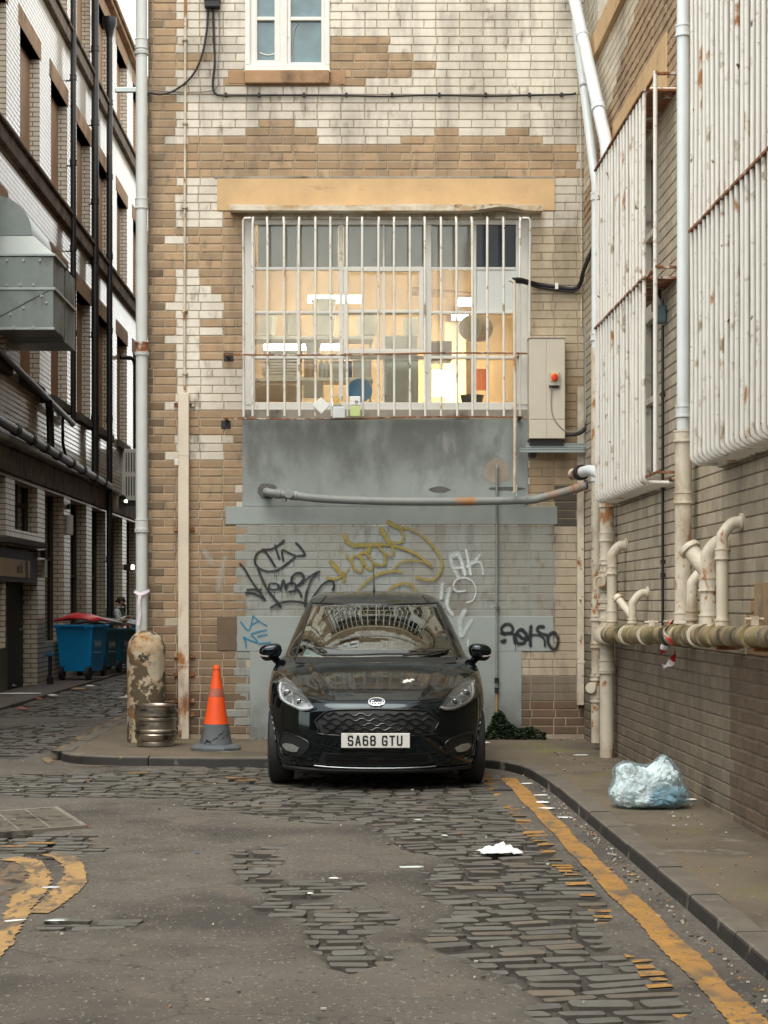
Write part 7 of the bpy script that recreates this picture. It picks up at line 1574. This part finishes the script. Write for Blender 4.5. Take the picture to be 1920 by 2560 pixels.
for i, (y, z, c_, lb_) in enumerate(((37.3, 1.075, (.42, .27, .15), 'flattened brown cardboard on the third bin'), (37.5, 1.10, (.36, .20, .12), 'second flattened cardboard sheet on the third bin'), (38.9, 1.06, (.30, .24, .16), 'flattened cardboard on the far black bin'), (37.15, 1.05, (.45, .05, .05), 'red card edge poking out on the third bin'))):
    mb = MB(); M = Matrix.Translation((-5.02, y+.3, z)) @ Matrix.Rotation(R(3*i-4), 4, 'Y') @ Matrix.Rotation(R(8*i), 4, 'Z'); mb.box(-.36, .36, -.35, .35, -.008, .008, None, M); tag(mb.build('flattened_cardboard', pm('flat_card_%d' % i, c_, .85, var=.15)), lb_, 'cardboard')
# ---------------------------------------------------------------- the person sorting things behind the bins
YP = 41.2
def pw(u, v, dy=0): p = W(u, v, YP); return Vector((p.x, YP+dy, p.z))
def skinned(name, pts, edges, m, parent, sub=2, root=0):
    me = bpy.data.meshes.new(name); me.from_pydata([tuple(p[0]) for p in pts], edges, []); o = bpy.data.objects.new(name, me); COL.objects.link(o)
    md = o.modifiers.new('skin', 'SKIN'); md.use_smooth_shade = True
    for k, p in enumerate(pts):
        r_ = p[1]; me.skin_vertices[0].data[k].radius = r_ if isinstance(r_, tuple) else (r_, r_)
    me.skin_vertices[0].data[root].use_root = True
    s_ = o.modifiers.new('sub', 'SUBSURF'); s_.levels = sub; s_.render_levels = sub; me.materials.append(m)
    if parent: adopt(o, parent)
    return o
SKIN = pm('skin', (.40, .215, .145), .5, var=.08, vs=12); HAIR = pm('dark_brown_hair', (.035, .02, .013), .6, var=.3, vs=30); SHIRT = pm('white_shirt', (.62, .66, .70), .8, var=.06, vs=8, bump=.004, bs=18); VEST = pm('grey_green_waistcoat', (.10, .11, .085), .8, var=.15, vs=9); TROU = pm('dark_trousers', (.012, .016, .02), .8, var=.2)
hip = pw(300, 1600); hip.z = .80; nk = pw(299, 1517.5); hd = pw(306.5, 1505); sh = pw(292.5, 1526); el = pw(299, 1552); ha = pw(320, 1541); wa = pw(297.5, 1560)
per = thing('person', 'man in white shirt and waistcoat with tied back dark hair, standing behind the bins', 'person', (hip.x, YP, 0))
ch = pw(297, 1535)
bodypts = [(hip, .10), (wa, .105), (ch, .115), (nk+Vector((-.02, 0, -.03)), .055), (nk+Vector((.01, 0, .02)), .05), (hd+Vector((-.015, 0, -.02)), .078), (hd+Vector((.005, 0, .045)), .074)]
bodyed = [(0, 1), (1, 2), (2, 3), (3, 4), (4, 5), (5, 6)]
for s_ in (-1, 1):
    dy = s_*.17; i = len(bodypts)
    bodypts += [(sh+Vector((.0, dy, 0)), .050), (el+Vector((0, dy*1.05, 0)), .040), (ha+Vector((-.03, dy*.45, -.005)), .026), (ha+Vector((.02, dy*.35, .0)), .030)]
    bodyed += [(2, i), (i, i+1), (i+1, i+2), (i+2, i+3)]
    i = len(bodypts); bodypts += [(hip+Vector((0, s_*.10, -.05)), .085), (Vector((hip.x+.02, YP+s_*.11, .46)), .058), (Vector((hip.x-.01, YP+s_*.11, .10)), .040), (Vector((hip.x+.14, YP+s_*.11, .05)), .035)]
    bodyed += [(0, i), (i, i+1), (i+1, i+2), (i+2, i+3)]
skinned('body', bodypts, bodyed, SKIN, per)
# face: nose, ear, brow and eye; beard; hair with a tied knot
mb = MB(); nb = hd+Vector((.083, 0, -.005)); mb.v = [tuple(nb+Vector(p)) for p in ((-.012, 0, .030), (.022, 0, -.018), (-.008, .018, -.022), (-.008, -.018, -.022))]; mb.f = [(0, 1, 2), (0, 3, 1), (1, 3, 2), (0, 2, 3)]; mb.build('nose', SKIN, per, smooth=80)
for s_ in (-1, 1):
    mb = MB(); mb.lathe([(.001, -.01), (.020, -.008), (.026, 0), (.020, .008), (.001, .01)], 12, axis_M(hd+Vector((-.01, s_*.078, -.005)), (0, s_, .2))); mb.build('ear', SKIN, per, smooth=60)
    mb = MB(); mb.lathe([(.001, -.008), (.010, 0), (.001, .008)], 10, axis_M(hd+Vector((.068, s_*.035, .012)), (1, 0, 0))); mb.build('eye', HAIR, per, smooth=60)
skinned('beard', [(hd+Vector((.0, .05, -.045)), .028), (hd+Vector((.05, .03, -.085)), .034), (hd+Vector((.07, 0, -.09)), .030), (hd+Vector((.05, -.03, -.085)), .034), (hd+Vector((.0, -.05, -.045)), .028)], [(0, 1), (1, 2), (2, 3), (3, 4)], HAIR, per, 1, 2)
def ball(name, c, r, m, parent, tilt=0):
    bm = bmesh.new(); bmesh.ops.create_icosphere(bm, subdivisions=3, radius=1); M = Matrix.Translation(c) @ Matrix.Rotation(tilt, 4, 'Y') @ Matrix.Diagonal((*r, 1))
    for v in bm.verts: v.co = M @ (v.co*(1+.04*noise.noise(v.co*4)))
    me = bpy.data.meshes.new(name); bm.to_mesh(me); bm.free(); me.materials.append(m); me.polygons.foreach_set('use_smooth', [True]*len(me.polygons)); o = bpy.data.objects.new(name, me); COL.objects.link(o); adopt(o, parent); return o
hr = ball('hair', hd+Vector((-.030, 0, .038)), (.093, .084, .088), HAIR, per, R(28)); ball('hair_knot', hd+Vector((-.128, 0, .022)), (.038, .032, .030), HAIR, hr, R(-20))
skp = [(wa+Vector((0, 0, .0)), .118), (ch, .130), (nk+Vector((-.025, 0, -.055)), .075)]; ske = [(0, 1), (1, 2)]
for s_ in (-1, 1):
    dy = s_*.17; i = len(skp); skp += [(sh+Vector((0, dy, 0)), .062), ((sh+el)/2+Vector((0, dy*1.03, 0)), .056), (el+Vector((0, dy*1.05, 0)), .050), ((el+ha)/2+Vector((0, dy*.8, 0)), .042), (ha+Vector((-.045, dy*.5, -.008)), .034)]; ske += [(1, i), (i, i+1), (i+1, i+2), (i+2, i+3), (i+3, i+4)]
skinned('shirt', skp, ske, SHIRT, per, 2, 1)
skinned('waistcoat', [(wa+Vector((.005, 0, -.05)), (.128, .15)), (ch+Vector((.008, 0, -.02)), (.142, .165)), (sh+Vector((.035, 0, .01)), (.095, .12))], [(0, 1), (1, 2)], VEST, per, 2, 1)
mb = MB(); mb.lathe([(.062, 0), (.068, .02), (.060, .045)], 18, axis_M(nk+Vector((-.012, 0, -.025)), (.35, 0, 1)), False); mb.build('collar', SHIRT, per, smooth=60)
trp = [(hip, .125), (wa+Vector((0, 0, -.08)), .125)]; tre = [(0, 1)]
for s_ in (-1, 1): i = len(trp); trp += [(hip+Vector((0, s_*.10, -.06)), .10), (Vector((hip.x+.02, YP+s_*.11, .46)), .075), (Vector((hip.x-.01, YP+s_*.11, .10)), .062)]; tre += [(0, i), (i, i+1), (i+1, i+2)]
skinned('trousers', trp, tre, TROU, per, 1)
for s_ in (-1, 1): mb = MB(); mb.box(hip.x-.08, hip.x+.20, YP+s_*.11-.05, YP+s_*.11+.05, .003, .085); mb.build('shoe', mat['black'], per, bevel=.03)
for s_ in (-1, 1):                                        # five curled fingers on each hand
    hb = ha+Vector((.03, s_*.06, .0))
    for k in range(4): d0 = (k-1.5)*.017; l_ = (.9, 1.05, 1.0, .8)[k]; skinned('finger', [(hb+Vector((.0, d0, .0)), .010), (hb+Vector((.04*l_, d0, .008)), .009), (hb+Vector((.065*l_, d0, -.014)), .0085), (hb+Vector((.062*l_, d0, -.038)), .008)], [(0, 1), (1, 2), (2, 3)], SKIN, per, 1)
    skinned('thumb', [(hb+Vector((-.02, -s_*.03, .005)), .012), (hb+Vector((.015, -s_*.045, .022)), .010), (hb+Vector((.045, -s_*.03, .012)), .009)], [(0, 1), (1, 2)], SKIN, per, 1)
t = thing('paper_bag', 'brown paper bag held in the man\'s hands', 'bag', ha+Vector((.10, 0, -.1))); mb = MB(); c = ha+Vector((.105, 0, -.075)); mb.box(c.x-.065, c.x+.065, c.y-.08, c.y+.08, c.z-.10, c.z+.075); mb.build('sack', pm('kraft_paper', (.34, .20, .09), .8, var=.15), t, bevel=.01)
mb = MB(); mb.box(c.x-.04, c.x+.05, c.y-.09, c.y-.081, c.z-.06, c.z-.03); mb.build('print', mat['black'], t)
mb = MB(); c = W(336.5, 1556, 40.6); mb.lathe([(.045, -.17), (.05, -.16), (.05, .05), (.02, .10), (.02, .12)], 14, Matrix.Translation(c)); mb.box(c.x-.2, c.x+.1, c.y-.1, c.y+.2, c.z-1.2, c.z-.171); tag(mb.build('bottle_on_crate', pm('blue_bottle', (.0, .14, .27), .3), smooth=40), 'blue bottle standing on a blue crate beside the man', 'bottle')
